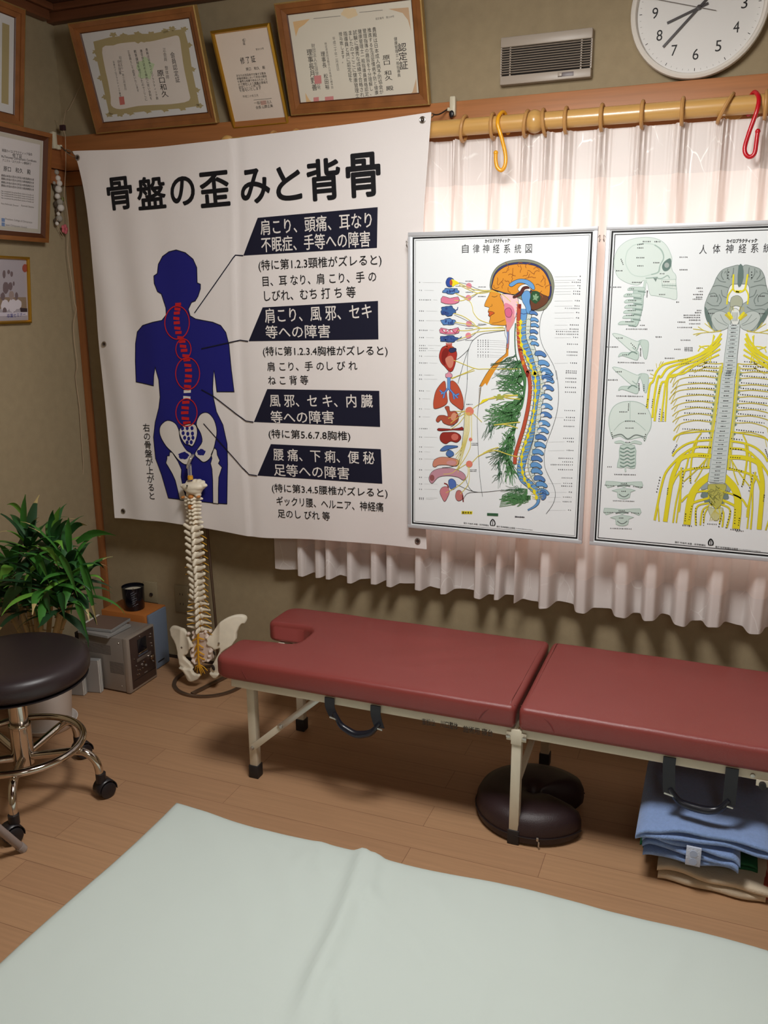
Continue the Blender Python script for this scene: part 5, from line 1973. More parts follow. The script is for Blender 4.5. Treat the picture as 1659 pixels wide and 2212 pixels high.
for cv in (C2, mirror(C2)):
    lobe = [(1402, 430), (1330, 440), (1250, 470), (1200, 532), (1172, 600), (1142, 660), (1110, 730), (1090, 800), (1096, 880), (1122, 950), (1165, 1008), (1230, 1008), (1300, 950), (1342, 850), (1332, 780), (1292, 740), (1302, 650), (1332, 600), (1392, 590), (1408, 500)]
    F2(lobe, ink(166, 178, 174), 2, 4, gry2, cv, 4)
    F2([(1150, 920), (1170, 860), (1240, 840), (1310, 880), (1325, 950), (1280, 1000), (1200, 1010)], ink(192, 202, 198), 3, 4, gry2, cv, 3)
    F2([(1092, 800), (1098, 880), (1122, 950), (1160, 1005), (1150, 920), (1130, 860)], ink(104, 124, 118), 3, 4, None, cv)
    for q in ([(1250, 480), (1240, 520), (1260, 560)], [(1300, 460), (1290, 510), (1310, 560)], [(1350, 450), (1345, 500), (1330, 540)], [(1200, 540), (1230, 570), (1280, 580)], [(1160, 620), (1220, 610), (1300, 630)], [(1130, 690), (1180, 680), (1210, 720), (1200, 760)],
              [(1110, 760), (1160, 790), (1220, 790)], [(1240, 650), (1250, 700), (1290, 720)], [(1100, 840), (1160, 820), (1230, 830), (1290, 800)], [(1220, 690), (1240, 740), (1220, 780)], [(1270, 500), (1280, 480)]):
        L2(q, 6, gry2, 3.5, 5, cv)
    for q in ([(1180, 900), (1220, 940), (1290, 970)], [(1230, 870), (1260, 930), (1300, 960)]):
        L2(q, 3, gry2, 4, 5, cv)
    for q, w, m in ([(1350, 510), (1346, 580), (1345, 640), (1370, 665), (1400, 670)], 12, ye), ([(1340, 640), (1300, 700), (1290, 780)], 10, ye), ([(1385, 665), (1420, 660)], 16, ye), ([(1300, 850), (1320, 880), (1335, 910)], 20, ye), ([(1275, 868), (1300, 890), (1325, 918)], 16, ink(206, 190, 60)):
        L2(q, w, m, 5, 4, cv)
    for k in range(3):
        L2([(1320 + k * 14, 800), (1310 + k * 20, 840)], 3, ye2, 5, 2, cv)
    # nerves fanning beside the neck
    for q in ([(1240, 1010), (1150, 1030), (1070, 1010), (985, 1000)], [(1240, 1020), (1120, 1030), (1030, 1040), (985, 1050)], [(1180, 1020), (1130, 980), (1090, 950)], [(1080, 1012), (1030, 980)], [(1060, 1035), (1010, 1060)], [(1150, 1000), (1120, 940)]):
        L2(q, 5, ye2, 4.5, 4, cv)
    # arm plexus
    arm = [([(1240, 1040), (1180, 1120), (1060, 1220), (940, 1270), (830, 1290), (720, 1320), (660, 1380), (625, 1470)], 13, [(598, 130), (580, 260), (574, 340)]),
           ([(1240, 1080), (1160, 1170), (1040, 1240), (900, 1300), (760, 1350), (700, 1430)], 13, [(672, 60), (640, 220), (620, 425)]),
           ([(1230, 1130), (1150, 1200), (1020, 1280), (880, 1330), (780, 1400), (740, 1470)], 13, [(700, 120), (660, 300), (640, 455)]),
           ([(1230, 1180), (1140, 1230), (1050, 1290), (930, 1350), (830, 1420)], 10, [(750, 80), (722, 250), (698, 458)]),
           ([(1220, 1230), (1130, 1270), (1000, 1330), (900, 1400)], 9, [(770, 60), (748, 250), (735, 458)])]
    cD = D2 if cv is C2 else mirror(D2)
    for up, w, dn in arm:
        L2(up + [(p[0], p[1] + 330 / .2405) for p in dn], w + 4, ye2, 5, 6, cv)
        L2(up + [(p[0], p[1] + 330 / .2405) for p in dn], w, ye, 5.5, 6, cv)
    for q in ([(1180, 1060), (1150, 1150), (1120, 1290)], [(1170, 1050), (1155, 1170), (1140, 1300)], [(1130, 1150), (1060, 1160), (1030, 1200)], [(1100, 1180), (1040, 1150)]):
        L2(q, 7, ye, 5.2, 4, cv)
    for q in ([(680, 1330), (700, 1290)], [(660, 1350), (655, 1310)], [(640, 1420), (600, 1400)], [(625, 1440), (590, 1440)], [(700, 1320), (720, 1290)]):
        L2(q, 4, ye2, 5, 2, cv)
    # intercostal nerves
    for i, (y0_, xl_, yl_) in enumerate([(-60, 980, -80), (-20, 970, 5), (15, 780, 110), (66, 800, 150), (128, 785, 205), (176, 772, 262), (232, 785, 300), (290, 792, 350), (346, 800, 410), (402, 802, 465), (462, 812, 545), (545, 812, 630)]):
        xs_ = 1255 - max(0, y0_) * .13
        q = [(xs_, y0_ - 5), (xs_ - 60, y0_), (xs_ - 170, y0_ - 12 if i > 1 else y0_ - 6), (xl_ + 130, y0_ - 2 if i > 1 else y0_ - 10), (xl_ + 60, y0_ + 18), (xl_ + 22, (y0_ + yl_) / 2 + 10), (xl_, yl_)]
        L2(q, 7, ink(206, 190, 78), 4, 5, cD)
        L2([q[-3], (xl_ + 40, (y0_ + yl_) / 2 + 20), (xl_ + 24, yl_ + 16)], 4, ye2, 4, 4, cD)
        if cv is C2:
            a.dots((xs_ - 290, y0_ - 26 + 6), (xs_ - 60, y0_ - 14), 12, 3.6 * K2, k_, 5, conv=cD)
        else:
            a.dots((xs_ - 290, y0_ - 20), (xs_ - 60, y0_ - 24), 12, 3.6 * K2, k_, 5, conv=cD)
        if i > 1:
            a.blob((xs_ - 35, y0_ + 10), 26, 22, ink(158, 184, 174), 3, conv=cD)
            a.blob((xs_ - 40, y0_ + 16), 15, 12, ink(110, 134, 126), 3.4, conv=cD)
    L2([(1235 - k * 9, -40 + k * 66) for k in range(15)], 20, ink(208, 206, 120), 4.2, 3, cD)
    L2([(1250 - k * 9, -60 + k * 66) for k in range(15)], 9, ye, 4.6, 3, cD)
    # lumbar plexus and leg nerves
    for q, w in ([(1165, 545), (1040, 550), (900, 565), (830, 590), (808, 625)], 7), ([(1160, 625), (1020, 635), (920, 665), (840, 720), (800, 770)], 12), ([(1155, 690), (1010, 690), (900, 750), (820, 820), (740, 920), (700, 1050), (672, 1180), (640, 1345)], 14), \
            ([(1150, 770), (1000, 760), (880, 790), (840, 860), (800, 960), (770, 1120), (735, 1358)], 32), ([(1145, 870), (1000, 880), (880, 910), (830, 960), (800, 1020)], 14), ([(1020, 640), (980, 760), (965, 880), (960, 1000)], 9), ([(960, 700), (930, 850), (880, 1010), (870, 1190), (860, 1270)], 9), \
            ([(1060, 560), (1000, 650), (970, 760)], 7), ([(880, 870), (870, 1010), (830, 1200), (805, 1368)], 9), ([(860, 900), (880, 1030), (870, 1100), (835, 1368)], 7), ([(1150, 940), (1040, 1020), (980, 1110), (950, 1230), (930, 1385)], 52), ([(1150, 930), (1060, 990), (1000, 1080)], 24), \
            ([(1130, 1080), (1030, 1090), (940, 1120), (880, 1180)], 12), ([(1150, 1140), (1040, 1170), (980, 1190)], 16), ([(1130, 1190), (1040, 1210), (1010, 1260), (1010, 1390)], 10), ([(1130, 1210), (1070, 1260), (1050, 1390)], 9), ([(1120, 1230), (1090, 1290), (1080, 1370)], 7), ([(670, 1180), (680, 1355)], 7), ([(900, 1000), (1010, 900), (1100, 800)], 5), ([(1140, 700), (1100, 800), (1060, 900), (1000, 1000)], 5):
        L2(q, w + 4, ink(190, 174, 60), 5, 6, cD)
        L2(q, w, ye, 5.5 + .002 * w, 6, cD)
    for q, n in (((1060, 605), (1150, 603)), 5), (((1045, 692), (1140, 692)), 5), (((1040, 765), (1120, 768)), 5), (((1000, 878), (1105, 864)), 6), (((960, 950), (965, 1010)), 4), (((920, 1290), (915, 1350)), 4), (((975, 1220), (950, 1340)), 6), (((760, 1060), (755, 1110)), 4), (((690, 960), (660, 1090)), 6), (((895, 880), (895, 1040)), 7), (((1010, 1240), (1015, 1390)), 7), (((895, 1390), (970, 1398)), 5), (((840, 670), (800, 740)), 6), (((1080, 1270), (1080, 1390)), 6):
        a.dots(q[0], q[1], n, 4 * K2, k_, 6.5, conv=cD)
    F2([(1055, 1010), (1075, 985), (1110, 1000), (1135, 1050), (1110, 1060), (1060, 1070)], ink(158, 172, 176), 4.5, 3, gry2, cD)
    F2([(1060, 1110), (1085, 1085), (1135, 1110), (1120, 1140), (1060, 1138)], ink(120, 140, 136), 4.5, 3, gry2, cD)
    F2([(1090, 1160), (1120, 1150), (1140, 1170), (1120, 1195), (1090, 1185)], ink(120, 140, 136), 4.5, 3, gry2, cD)
# brain stem and vertebral column
F2([(1330, 840), (1365, 815), (1400, 840), (1405, 900), (1385, 960), (1340, 960), (1325, 900)], ink(228, 232, 226), 4, 3, gry2)
F2([(1330, 720), (1390, 700), (1430, 740), (1420, 800), (1370, 790), (1320, 800)], ink(176, 182, 160), 3.6, 3, gry2)
for k in range(5):
    L2([(1340 + k * 12, 850), (1342 + k * 10, 930)], 3, gry2, 5, 1)
F2([(1395, 432), (1432, 432), (1440, 540), (1410, 620), (1385, 600)], ink(104, 124, 120), 2.6, 2, None)
col = [(1355, 960), (1345, 1080), (1328, 1220), (1315, 1370)]
colD = [(1300, 60), (1288, 200), (1272, 380), (1250, 560), (1230, 720), (1212, 880), (1195, 1005)]
allc = [(p[0], p[1] - 330 / .2405) for p in col] + colD
cc_ = catmull([(x, y, 0) for x, y in allc], 8)
a.line([(p.x, p.y) for p in cc_], 84 * K2, gry2, 6, conv=D2, w2=132 * K2)
a.line([(p.x, p.y) for p in cc_], 78 * K2, ink(204, 214, 214), 6.4, conv=D2, w2=126 * K2)
for i in range(2, len(cc_), 2):
    p = cc_[i]
    w = 38 + 25 * i / len(cc_)
    a.line([(p.x - w, p.y), (p.x, p.y + 7), (p.x + w, p.y)], 5 * K2, ink(164, 178, 178), 7, conv=D2)
    a.dots((p.x - 18, p.y - 14), (p.x + 18, p.y - 14), 4, 3.5 * K2, k_, 7.4, conv=D2)
F2([(1120, 1030), (1200, 1022), (1285, 1030), (1260, 1120), (1240, 1200), (1195, 1240), (1150, 1200), (1130, 1120)], ink(190, 188, 96), 6, 3, ink(140, 140, 70), D2)
random.seed(77)
for _ in range(26):
    p = (random.uniform(1130, 1260), random.uniform(1040, 1220))
    L2([p, jit(p, 34), jit(p, 40)], 5, random.choice([ink(104, 112, 60), ye, ink(150, 150, 80)]), 6.8, 3, D2)
F2([(1120, 1230), (1190, 1245), (1255, 1235), (1230, 1310), (1190, 1350), (1145, 1310)], ink(206, 210, 170), 5.5, 3, ink(150, 150, 80), D2)
for k in range(7):
    L2([(1190, 1240 + k * 5), (1150 + k * 14, 1300), (1135 + k * 18, 1350)], 4, ye2, 7, 3, D2)
# captions
for cv, pts in [(C2, [(570, 215, 5, 0), (665, 216, 4, 0), (512, 240, 4, -.15), (512, 272, 4, 0), (513, 360, 5, 0), (655, 405, 4, 0), (513, 433, 4, 0), (323, 477, 4, 0), (708, 503, 3, 0), (745, 575, 4, 0), (480, 582, 6, 0), (290, 624, 7, 0), (708, 690, 4, 0), (435, 640, 3, 0), (415, 693, 3, 0), (440, 745, 5, 0), (440, 790, 5, 0), (435, 835, 5, 0), (420, 878, 5, 0), (415, 935, 5, 0), (530, 967, 3, 0), (480, 1001, 13, 0),
                     (325, 1082, 4, 0), (678, 1071, 4, 0), (262, 1161, 7, 0), (372, 1232, 3, 0), (430, 1302, 16, .02), (318, 1384, 4, 0), (900, 355, 5, 0), (900, 468, 5, 0), (848, 758, 2, 0), (1045, 633, 4, 0), (1055, 663, 3, 0), (1030, 690, 6, 0), (1040, 715, 4, 0), (1025, 732, 6, 0), (1040, 833, 3, 0), (1030, 853, 4, 0), (975, 876, 10, 0), (975, 897, 10, 0), (1000, 920, 7, 0), (1000, 953, 7, 0), (880, 938, 5, 0), (910, 986, 9, 0), (918, 1100, 6, 0), (775, 1262, 6, 0), (845, 1182, 4, 0),
                     (945, 1168, 5, 0), (945, 1182, 5, 0), (945, 1195, 5, 0), (895, 1277, 6, -.1), (915, 1312, 5, -.1), (600, 1371, 4, 0), (1170, 705, 4, 0), (1600, 705, 4, 0), (1150, 860, 4, 0), (1605, 862, 4, 0)]),
                (D2, [(318, 12, 4, 0), (258, 85, 7, 0), (418, 231, 16, .02), (360, 372, 5, 0), (527, 387, 5, 0), (420, 456, 6, 0), (415, 517, 5, 0), (400, 645, 3, 0), (235, 865, 3, 0), (375, 935, 13, .02), (365, 1015, 4, 0), (235, 1033, 6, .1), (490, 1045, 6, .1), (362, 1085, 3, 0), (362, 1172, 13, .03), (345, 1258, 4, 0), (225, 1275, 6, 0), (465, 1280, 5, .1), (340, 1325, 3, 0), (338, 1420, 13, .03), (1155, 1380, 6, .05), (1405, 1442, 5, 0)])]:
    for (x, y, n, s) in pts:
        h_ = 7.6 * (n - 1)
        a.dots((x - h_, y - h_ * s), (x + h_, y + h_ * s), n, 3.5 * K2, ink(60, 60, 62), 6, conv=cv)
for cv, pts in [(C2, [((1305, 490), (1295, 545), 3), ((1512, 490), (1512, 540), 3), ((340, 375), (358, 420), 4), ((575, 660), (572, 712), 5), ((515, 1180), (515, 1240), 5), ((430, 1130), (470, 1170), 4), ((1315, 1000), (1315, 1060), 4), ((1385, 1000), (1380, 1060), 4)]),
                (D2, [((408, 300), (405, 355), 5), ((255, 560), (265, 610), 4), ((560, 575), (548, 630), 4), ((500, 120), (502, 175), 5), ((545, 130), (545, 180), 4), ((690, 140), (680, 205), 5), ((580, 260), (568, 325), 5), ((625, 260), (615, 330), 5), ((690, 350), (680, 455), 6), ((720, 380), (716, 455), 5)])]:
    for p, q, n in pts:
        a.dots(p, q, n, 3.6 * K2, k_, 6, conv=cv)
crest((1145, 1545), 30, D2)
a.text('発行 竹谷内 米雄・科学新聞社', (822, 1542), (1100, 1572), 17 * K2, k_, 3, .01, conv=D2)
a.text('発行 科学新聞社出版局', (1185, 1584), (1390, 1606), 17 * K2, k_, 3, .01, conv=D2)
a.dots((1400, 1605), (1588, 1625), 26, 3 * K2, fl, 3, conv=D2)
chart('framed chart of yellow nerves spreading from a grey brain, with pale green skull views', *P2, a)
# ------------------------------------------------------------------ folding treatment bench
M_red = mat('red_vinyl', (132, 58, 54), .34, bump=.25, bscale=700, var=.04, vscale=5, spec=.5)
M_ivm = mat('ivory_metal', (214, 205, 184), .4, spec=.5)
M_rub = mat('black_rubber', (34, 30, 30), .6)
M_zinc = mat('zinc', (190, 186, 178), .3, .9)
M_strap = mat('black_strap', (26, 27, 34), .45)
BY0, BY1 = 1.972, 2.438
BZ, BT = .336, .399
bench = empty('treatment_bench', (-.4, 2.2, 0), 'long folding treatment bench with dark red vinyl cushions on ivory metal legs', 'bench')


def rounded(pts, r, n=5):
    """round the corners of a polygon (x, y); r per corner"""
    out = []
    N = len(pts)
    for i in range(N):
        p0, p, p1 = Vector(pts[i - 1]), Vector(pts[i]), Vector(pts[(i + 1) % N])
        a_, b_ = (p0 - p).normalized(), (p1 - p).normalized()
        rr = r[i] if isinstance(r, (list, tuple)) else r
        for k in range(n + 1):
            t = k / n
            out.append((p + a_ * rr * (1 - t) ** 2 + b_ * rr * t ** 2).to_tuple())
    return out


def cushion(name, poly, crease=None):
    """padded vinyl slab with rounded edges, slightly crowned"""
    mb = MB()
    mb.prism([(x, y, BZ) for x, y in poly], (0, 0, BT - BZ), .014, 4)
    o = mb.build(name, M_red, bench, angle=60)
    bm = bmesh.new()
    bm.from_mesh(o.data)
    bmesh.ops.triangulate(bm, faces=[f for f in bm.faces if len(f.verts) > 4])
    for _ in range(1):
        pass
    top = [f for f in bm.faces if f.normal.z > .9]
    x_ = min(v.co.x for v in bm.verts)
    X_ = max(v.co.x for v in bm.verts)
    s = x_ + .03
    while s < X_:
        bmesh.ops.bisect_plane(bm, geom=bm.verts[:] + bm.edges[:] + bm.faces[:], plane_co=(s, 0, 0), plane_no=(1, 0, 0))
        s += .03
    s = BY0 + .03
    while s < BY1:
        bmesh.ops.bisect_plane(bm, geom=bm.verts[:] + bm.edges[:] + bm.faces[:], plane_co=(0, s, 0), plane_no=(0, 1, 0))
        s += .03
    for v in bm.verts:
        if v.co.z > BT - .02:
            k = (v.co.z - (BT - .02)) / .02
            d = min(v.co.y - BY0, BY1 - v.co.y, v.co.x - x_, X_ - v.co.x)
            v.co.z += k * (.006 * min(1, d / .12) + .0015 * noise.noise(v.co * 9))
            if crease:
                for (ax, ay, bx, by, dep, wid) in crease:
                    A, B = Vector((ax, ay)), Vector((bx, by))
                    P = Vector((v.co.x, v.co.y))
                    t = max(0, min(1, (P - A).dot(B - A) / (B - A).length_squared))
                    dd = (P - A.lerp(B, t)).length
                    v.co.z -= k * dep * math.exp(-(dd / wid) ** 2) * math.sin(math.pi * min(max(t, .05), .95))
    bm.to_mesh(o.data)
    bm.free()
    o.data.polygons.foreach_set('use_smooth', [True] * len(o.data.polygons))
    return o


NX0, NY0, NY1 = -1.125, 2.135, 2.272
headp = [(-1.315, BY0), (-.4235, BY0), (-.4235, BY1), (-1.300, BY1), (-1.300, NY1), (NX0, NY1), (NX0, NY0), (-1.315, NY0)]
hc = cushion('head_cushion', rounded(headp, [.05, .018, .018, .06, .03, .045, .045, .035]), [(-.80, 2.10, -.45, 2.36, .004, .02), (-.75, 2.06, -.47, 2.20, .003, .018), (-.95, 2.20, -.55, 2.33, .0025, .03)])
fc = cushion('foot_cushion', rounded([(-.4145, BY0), (.78, BY0), (.78, BY1), (-.4145, BY1)], [.018, .05, .05, .018]))
# stitched seams at the corners
M_thr = mat('red_thread', (120, 46, 44), .6)
for sx, xx in ((-1, -.4245), (1, -.4135)):
    MB().tube([(xx + sx * .001, BY0 + .02, BT - .002), (xx + sx * .04, BY0 + .006, BT - .006), (xx + sx * .075, BY0 - .0003, BT - .022), (xx + sx * .092, BY0 - .0004, BZ + .014)], .0011, 5, smooth=6).build('stitched_seam', M_thr, bench)
MB().tube([(-1.225, BY0 + .006, BT - .004), (-1.215, BY0 - .0003, BT - .024), (-1.20, BY0 - .0004, BZ + .014)], .0010, 5, smooth=6).build('stitched_seam', M_thr, bench)
# frames: one tubular frame under each cushion
FY0, FY1 = 1.984, 2.426
RZ0, RZ1 = .311, .3355
for nm, xa, xb in (('head_frame', -1.262, -.425), ('foot_frame', -.413, .74)):
    mb = MB()
    for y in (FY0, FY1 - .022):
        mb.box((xa, y, RZ0), (xb, y + .022, RZ1), .003)
    for x in (xa, xb - .022):
        mb.box((x, FY0 + .022, RZ0), (x + .022, FY1 - .022, RZ1), .003)
    o = mb.build(nm, M_ivm, bench)
    if nm == 'head_frame':
        hf = o
# handwriting on the rail, partly tucked under the cushion
pr_ = Plane((0, FY0 - .0006, 0), (1, 0, 0), (0, 0, 1))
a = Art(lambda u, v, h: Vector((u, FY0 - .0003 - h, v)))
rl = lambda p: (lambda q: (q.x, q.z))(onY(840 + p[0] / 4.88, 1540 + p[1] / 4.88, FY0))
a.text('東松山', (350, 90), (485, 105), .019, ink(52, 46, 42), 1, .01, conv=rl)
a.text('川口整体', (545, 112), (728, 145), .020, ink(52, 46, 42), 1, .01, conv=rl)
a.text('施術用 寝台', (785, 165), (1095, 215), .019, ink(52, 46, 42), 1, .01, conv=rl)
mb = MB()
a.into(mb)
mb.build('handwriting', None, bench, smooth=False, recalc=False)


def bench_leg(x, y, top=RZ0, inner=False):
    w = .026
    mb = MB().box((x - w / 2, y - w / 2, .030), (x + w / 2, y + w / 2, top), .003)
    l_ = mb.build('leg', M_ivm, bench)
    MB().box((x - w / 2 - .003, y - w / 2 - .003, .0), (x + w / 2 + .003, y + w / 2 + .003, .042), .003).build('rubber_foot', M_rub, l_)
    return l_


LX = -1.223
for y in (2.036, 2.346):
    bench_leg(LX, y, RZ1 - .001)
for y in (FY0 + .012, FY1 - .012):
    bench_leg(-.419, y, RZ1 - .012)
for y in (2.036, 2.346):
    bench_leg(.64, y, RZ1 - .001)
MB().bar((LX, 2.049, .30), (LX, 2.333, .30), .02, .02, .002).build('cross_bar', M_ivm, bench)
MB().bar((-.419, FY0 + .02, .285), (-.419, FY1 - .02, .285), .02, .02, .002).build('cross_bar', M_ivm, bench)
# hinge brackets over the middle legs, with bolts
for y, s in ((FY0, -1), (FY1, 1)):
    mb = MB()
    ya, yb = sorted((y + s * .0005, y + s * .004))
    mb.box((-.445, ya, .302), (-.393, yb, .326), .0014)
    mb.box((-.433, min(ya, ya - .001), .292), (-.405, yb, .334), .0014)
    hb = mb.build('hinge_bracket', M_ivm, bench)
    for x in (-.440, -.398):
        MB().lathe([(0, 0), (.006, 0), (.0055, s * .004), (.003, s * .005), (0, s * .005)], (x, y + s * .004, .314), 8, 'Y').build('bolt', M_zinc, hb)
# folding braces
bx = onY(690, 1511, FY0).x
for y in (2.018, 2.364):
    a_, b_ = Vector((LX + .004, y, .105)), Vector((bx, y, .322))
    mid = a_.lerp(b_, .42)
    MB().bar(a_, mid + (b_ - a_) * .03, .004, .019, .001, up=(1, 0, 0)).build('brace', M_ivm, bench)
    MB().bar(mid - (b_ - a_) * .03 + Vector((0, -.0045, 0)), b_ + Vector((0, -.0045, 0)), .004, .019, .001, up=(1, 0, 0)).build('brace', mat('brushed_metal', (196, 192, 184), .35, .8), bench)
    mb = MB()
    for p in (a_, mid, b_):
        mb.lathe([(0, -.010), (.005, -.010), (.006, -.007), (.006, .004), (0, .004)], p, 12, 'Y')
    mb.build('rivets', M_zinc, bench)
p_, q_ = Vector((-.405, FY0 + .05, .07)), Vector((-.405, FY0 + .30, .29))
MB().bar((-.419, FY0 + .022, .165), (-.400, FY1 - .05, .295), .014, .018, .002).build('brace', M_ivm, bench)
for y in (2.018, 2.364):
    MB().bar((.64, y, .105), (.40, y, .322), .004, .019, .001, up=(1, 0, 0)).build('brace', M_ivm, bench)


# carrying handles hanging below the front rail
def carry(px0, px1, pxm, name):
    t0, t1 = onY(*px0, FY0 - .004), onY(*px1, FY0 - .004)
    m0, m1 = onY(*pxm[0], FY0 - .010), onY(*pxm[1], FY0 - .010)
    bt_ = onY(*pxm[2], FY0 - .014)
    h = bpy.data.objects.new(name, None)
    COL.objects.link(h)
    h.parent = bench
    h.matrix_parent_inverse = Matrix.Translation(-bench.location)
    hm = []
    for t, m in ((t0, m0), (t1, m1)):
        P = [Vector((t.x, t.y, RZ1 - .002)), Vector((t.x, t.y, RZ0 - .004)), t.lerp(m, .6), m]
        mb = MB()
        c = catmull(P, 6)
        L_ = []
        for i, p in enumerate(c):
            wv = .0145
            L_.append([mb.bm.verts.new(p + Vector((s * wv, d_, 0))) for s, d_ in ((-1, 0), (1, 0), (1, -.003), (-1, -.003))])
        for A_, B_ in zip(L_[:-1], L_[1:]):
            for k in range(4):
                mb.bm.faces.new((A_[k], A_[(k + 1) % 4], B_[(k + 1) % 4], B_[k]))
        mb.bm.faces.new(L_[0])
        mb.bm.faces.new(L_[-1])
        mb.build('strap', M_strap, h, smooth=False)
    mb = MB()
    g = catmull([m0 + Vector((0, 0, .012)), m0.lerp(bt_, .3) + Vector((0, 0, -.008)), bt_.lerp(m0, .4) + Vector((0, 0, -.008)), bt_, bt_.lerp(m1, .4) + Vector((0, 0, -.008)), m1.lerp(bt_, .3) + Vector((0, 0, -.006)), m1 + Vector((0, 0, .012))], 6)
    mb.tube(g, [.006, .009, .0105, .0105, .009, .006], 10)
    mb.build('grip', mat('black_grip', (22, 24, 34), .3), h)
    mb = MB()
    mb.tube([p + Vector((0, -.0098, -.002)) for p in g[4:-4]], .0014, 6)
    mb.build('piping', mat('black_piping', (40, 42, 52), .3), h)
    for m in (m0, m1):
        MB().bar(m + Vector((-.012, -.004, -.001)), m + Vector((.010, -.006, -.004)), .003, .004).build('stud', M_zinc, h)


carry((713, 1530), (812, 1548), ((722, 1548), (820, 1571), (768, 1586)), 'carry_handle')
carry((1444, 1672), (1578, 1700), ((1446, 1712), (1574, 1738), (1514, 1748)), 'carry_handle')
x_ = onY(1623, 1702, FY0).x
MB().lathe([(0, 0), (.006, 0), (.005, -.004), (0, -.005)], (x_, FY0, .322), 8, 'Y').build('bolt', M_zinc, bench)
b_ = onY(1648, 1722, FY0 - .002)
MB().box((b_.x - .018, FY0 - .004, RZ0 - .012), (b_.x + .02, FY0 - .0005, RZ0 + .004), .001).build('hinge_bracket', M_ivm, bench)
MB().lathe([(0, 0), (.008, 0), (.008, -.012), (0, -.013)], (b_.x - .004, FY0 - .004, RZ0 - .006), 14, 'Y').build('knob', M_rub, bench)

# ------------------------------------------------------------------ crescent face cushion under the bench
M_lea = mat('dark_brown_leather', (46, 30, 32), .45, bump=.3, bscale=500)
fcc = onZ(1145, 1745, .05)
cen = Vector((fcc.x, fcc.y + .055, 0))
cush = empty('face_cushion', (cen.x, cen.y, 0), 'dark brown horseshoe face cushion on the floor behind the middle bench leg', 'cushion')
mb = MB()
R0, rw, hh = .086, .073, .088
prof = [(-1, .08), (-1.04, .3), (-1.0, .62), (-.86, .86), (-.5, .97), (0, 1.0), (.5, .97), (.86, .86), (1.0, .62), (1.02, .3), (.98, .08), (.8, 0), (-.8, 0)]
A0, A1_ = math.radians(30), math.radians(342)
rings = []
NA = 54
for i in range(NA + 1):
    t = A0 + (A1_ - A0) * i / NA
    e_ = min(i, NA - i) / 3.0
    k = 1 if e_ >= 1 else math.sqrt(1 - (1 - e_) ** 2) * .35 + .65
    hz = hh * (1.0 - .10 * (.5 + .5 * math.cos(t - 2.2)))
    rings.append([mb.bm.verts.new((cen.x + (R0 + u * rw * k) * math.cos(t), cen.y + (R0 + u * rw * k) * math.sin(t), .001 + z * hz * (k if z > .1 else 1))) for u, z in prof])
n = len(prof)
for A_, B_ in zip(rings[:-1], rings[1:]):
    for k in range(n):
        mb.bm.faces.new((A_[k], A_[(k + 1) % n], B_[(k + 1) % n], B_[k]))
mb.bm.faces.new(rings[0])
mb.bm.faces.new(rings[-1])
mb.build('padding', M_lea, cush, angle=50)
mb = MB()
mb.tube([(cen.x + (R0 + rw * 1.045) * math.cos(A0 + (A1_ - A0) * i / 60), cen.y + (R0 + rw * 1.045) * math.sin(A0 + (A1_ - A0) * i / 60), .028) for i in range(2, 59)], .0016, 6)
mb.build('zip_line', mat('zip_dark', (30, 20, 22), .5), cush)
zt = onY(1180, 1795, cen.y - (R0 + rw) * .985)
ang = math.radians(-75)
zx, zy = cen.x + (R0 + rw * 1.06) * math.cos(ang), cen.y + (R0 + rw * 1.06) * math.sin(ang)
mb = MB()
mb.box((zx - .003, zy - .003, .024), (zx + .003, zy + .001, .034), .001).box((zx + .002, zy - .004, .008), (zx + .006, zy - .0025, .024), .0006)
mb.build('zip_pull', M_zinc, cush)
MB().lathe([(0, .001), (.042, .001), (.042, .004), (0, .004)], (cen.x, cen.y, 0), 24).build('base', M_lea, cush)

# ------------------------------------------------------------------ folded towels under the bench, right
M_tow = mat('blue_terry', (134, 160, 208), .95, bump=1.0, bscale=420, sheen=.3, spec=.1, var=.06, vscale=120)
M_tow2 = mat('blue_terry_hem', (146, 170, 214), .85, spec=.1)
M_crm = mat('cream_fleece', (206, 190, 166), .95, bump=.6, bscale=300, spec=.1)
M_grn = mat('green_cloth', (40, 88, 58), .95, bump=.6, bscale=300, spec=.1)
TX0, TX1 = onZ(1392, 1888, .0).x, onZ(1640, 1940, .0).x
TY = 1.975


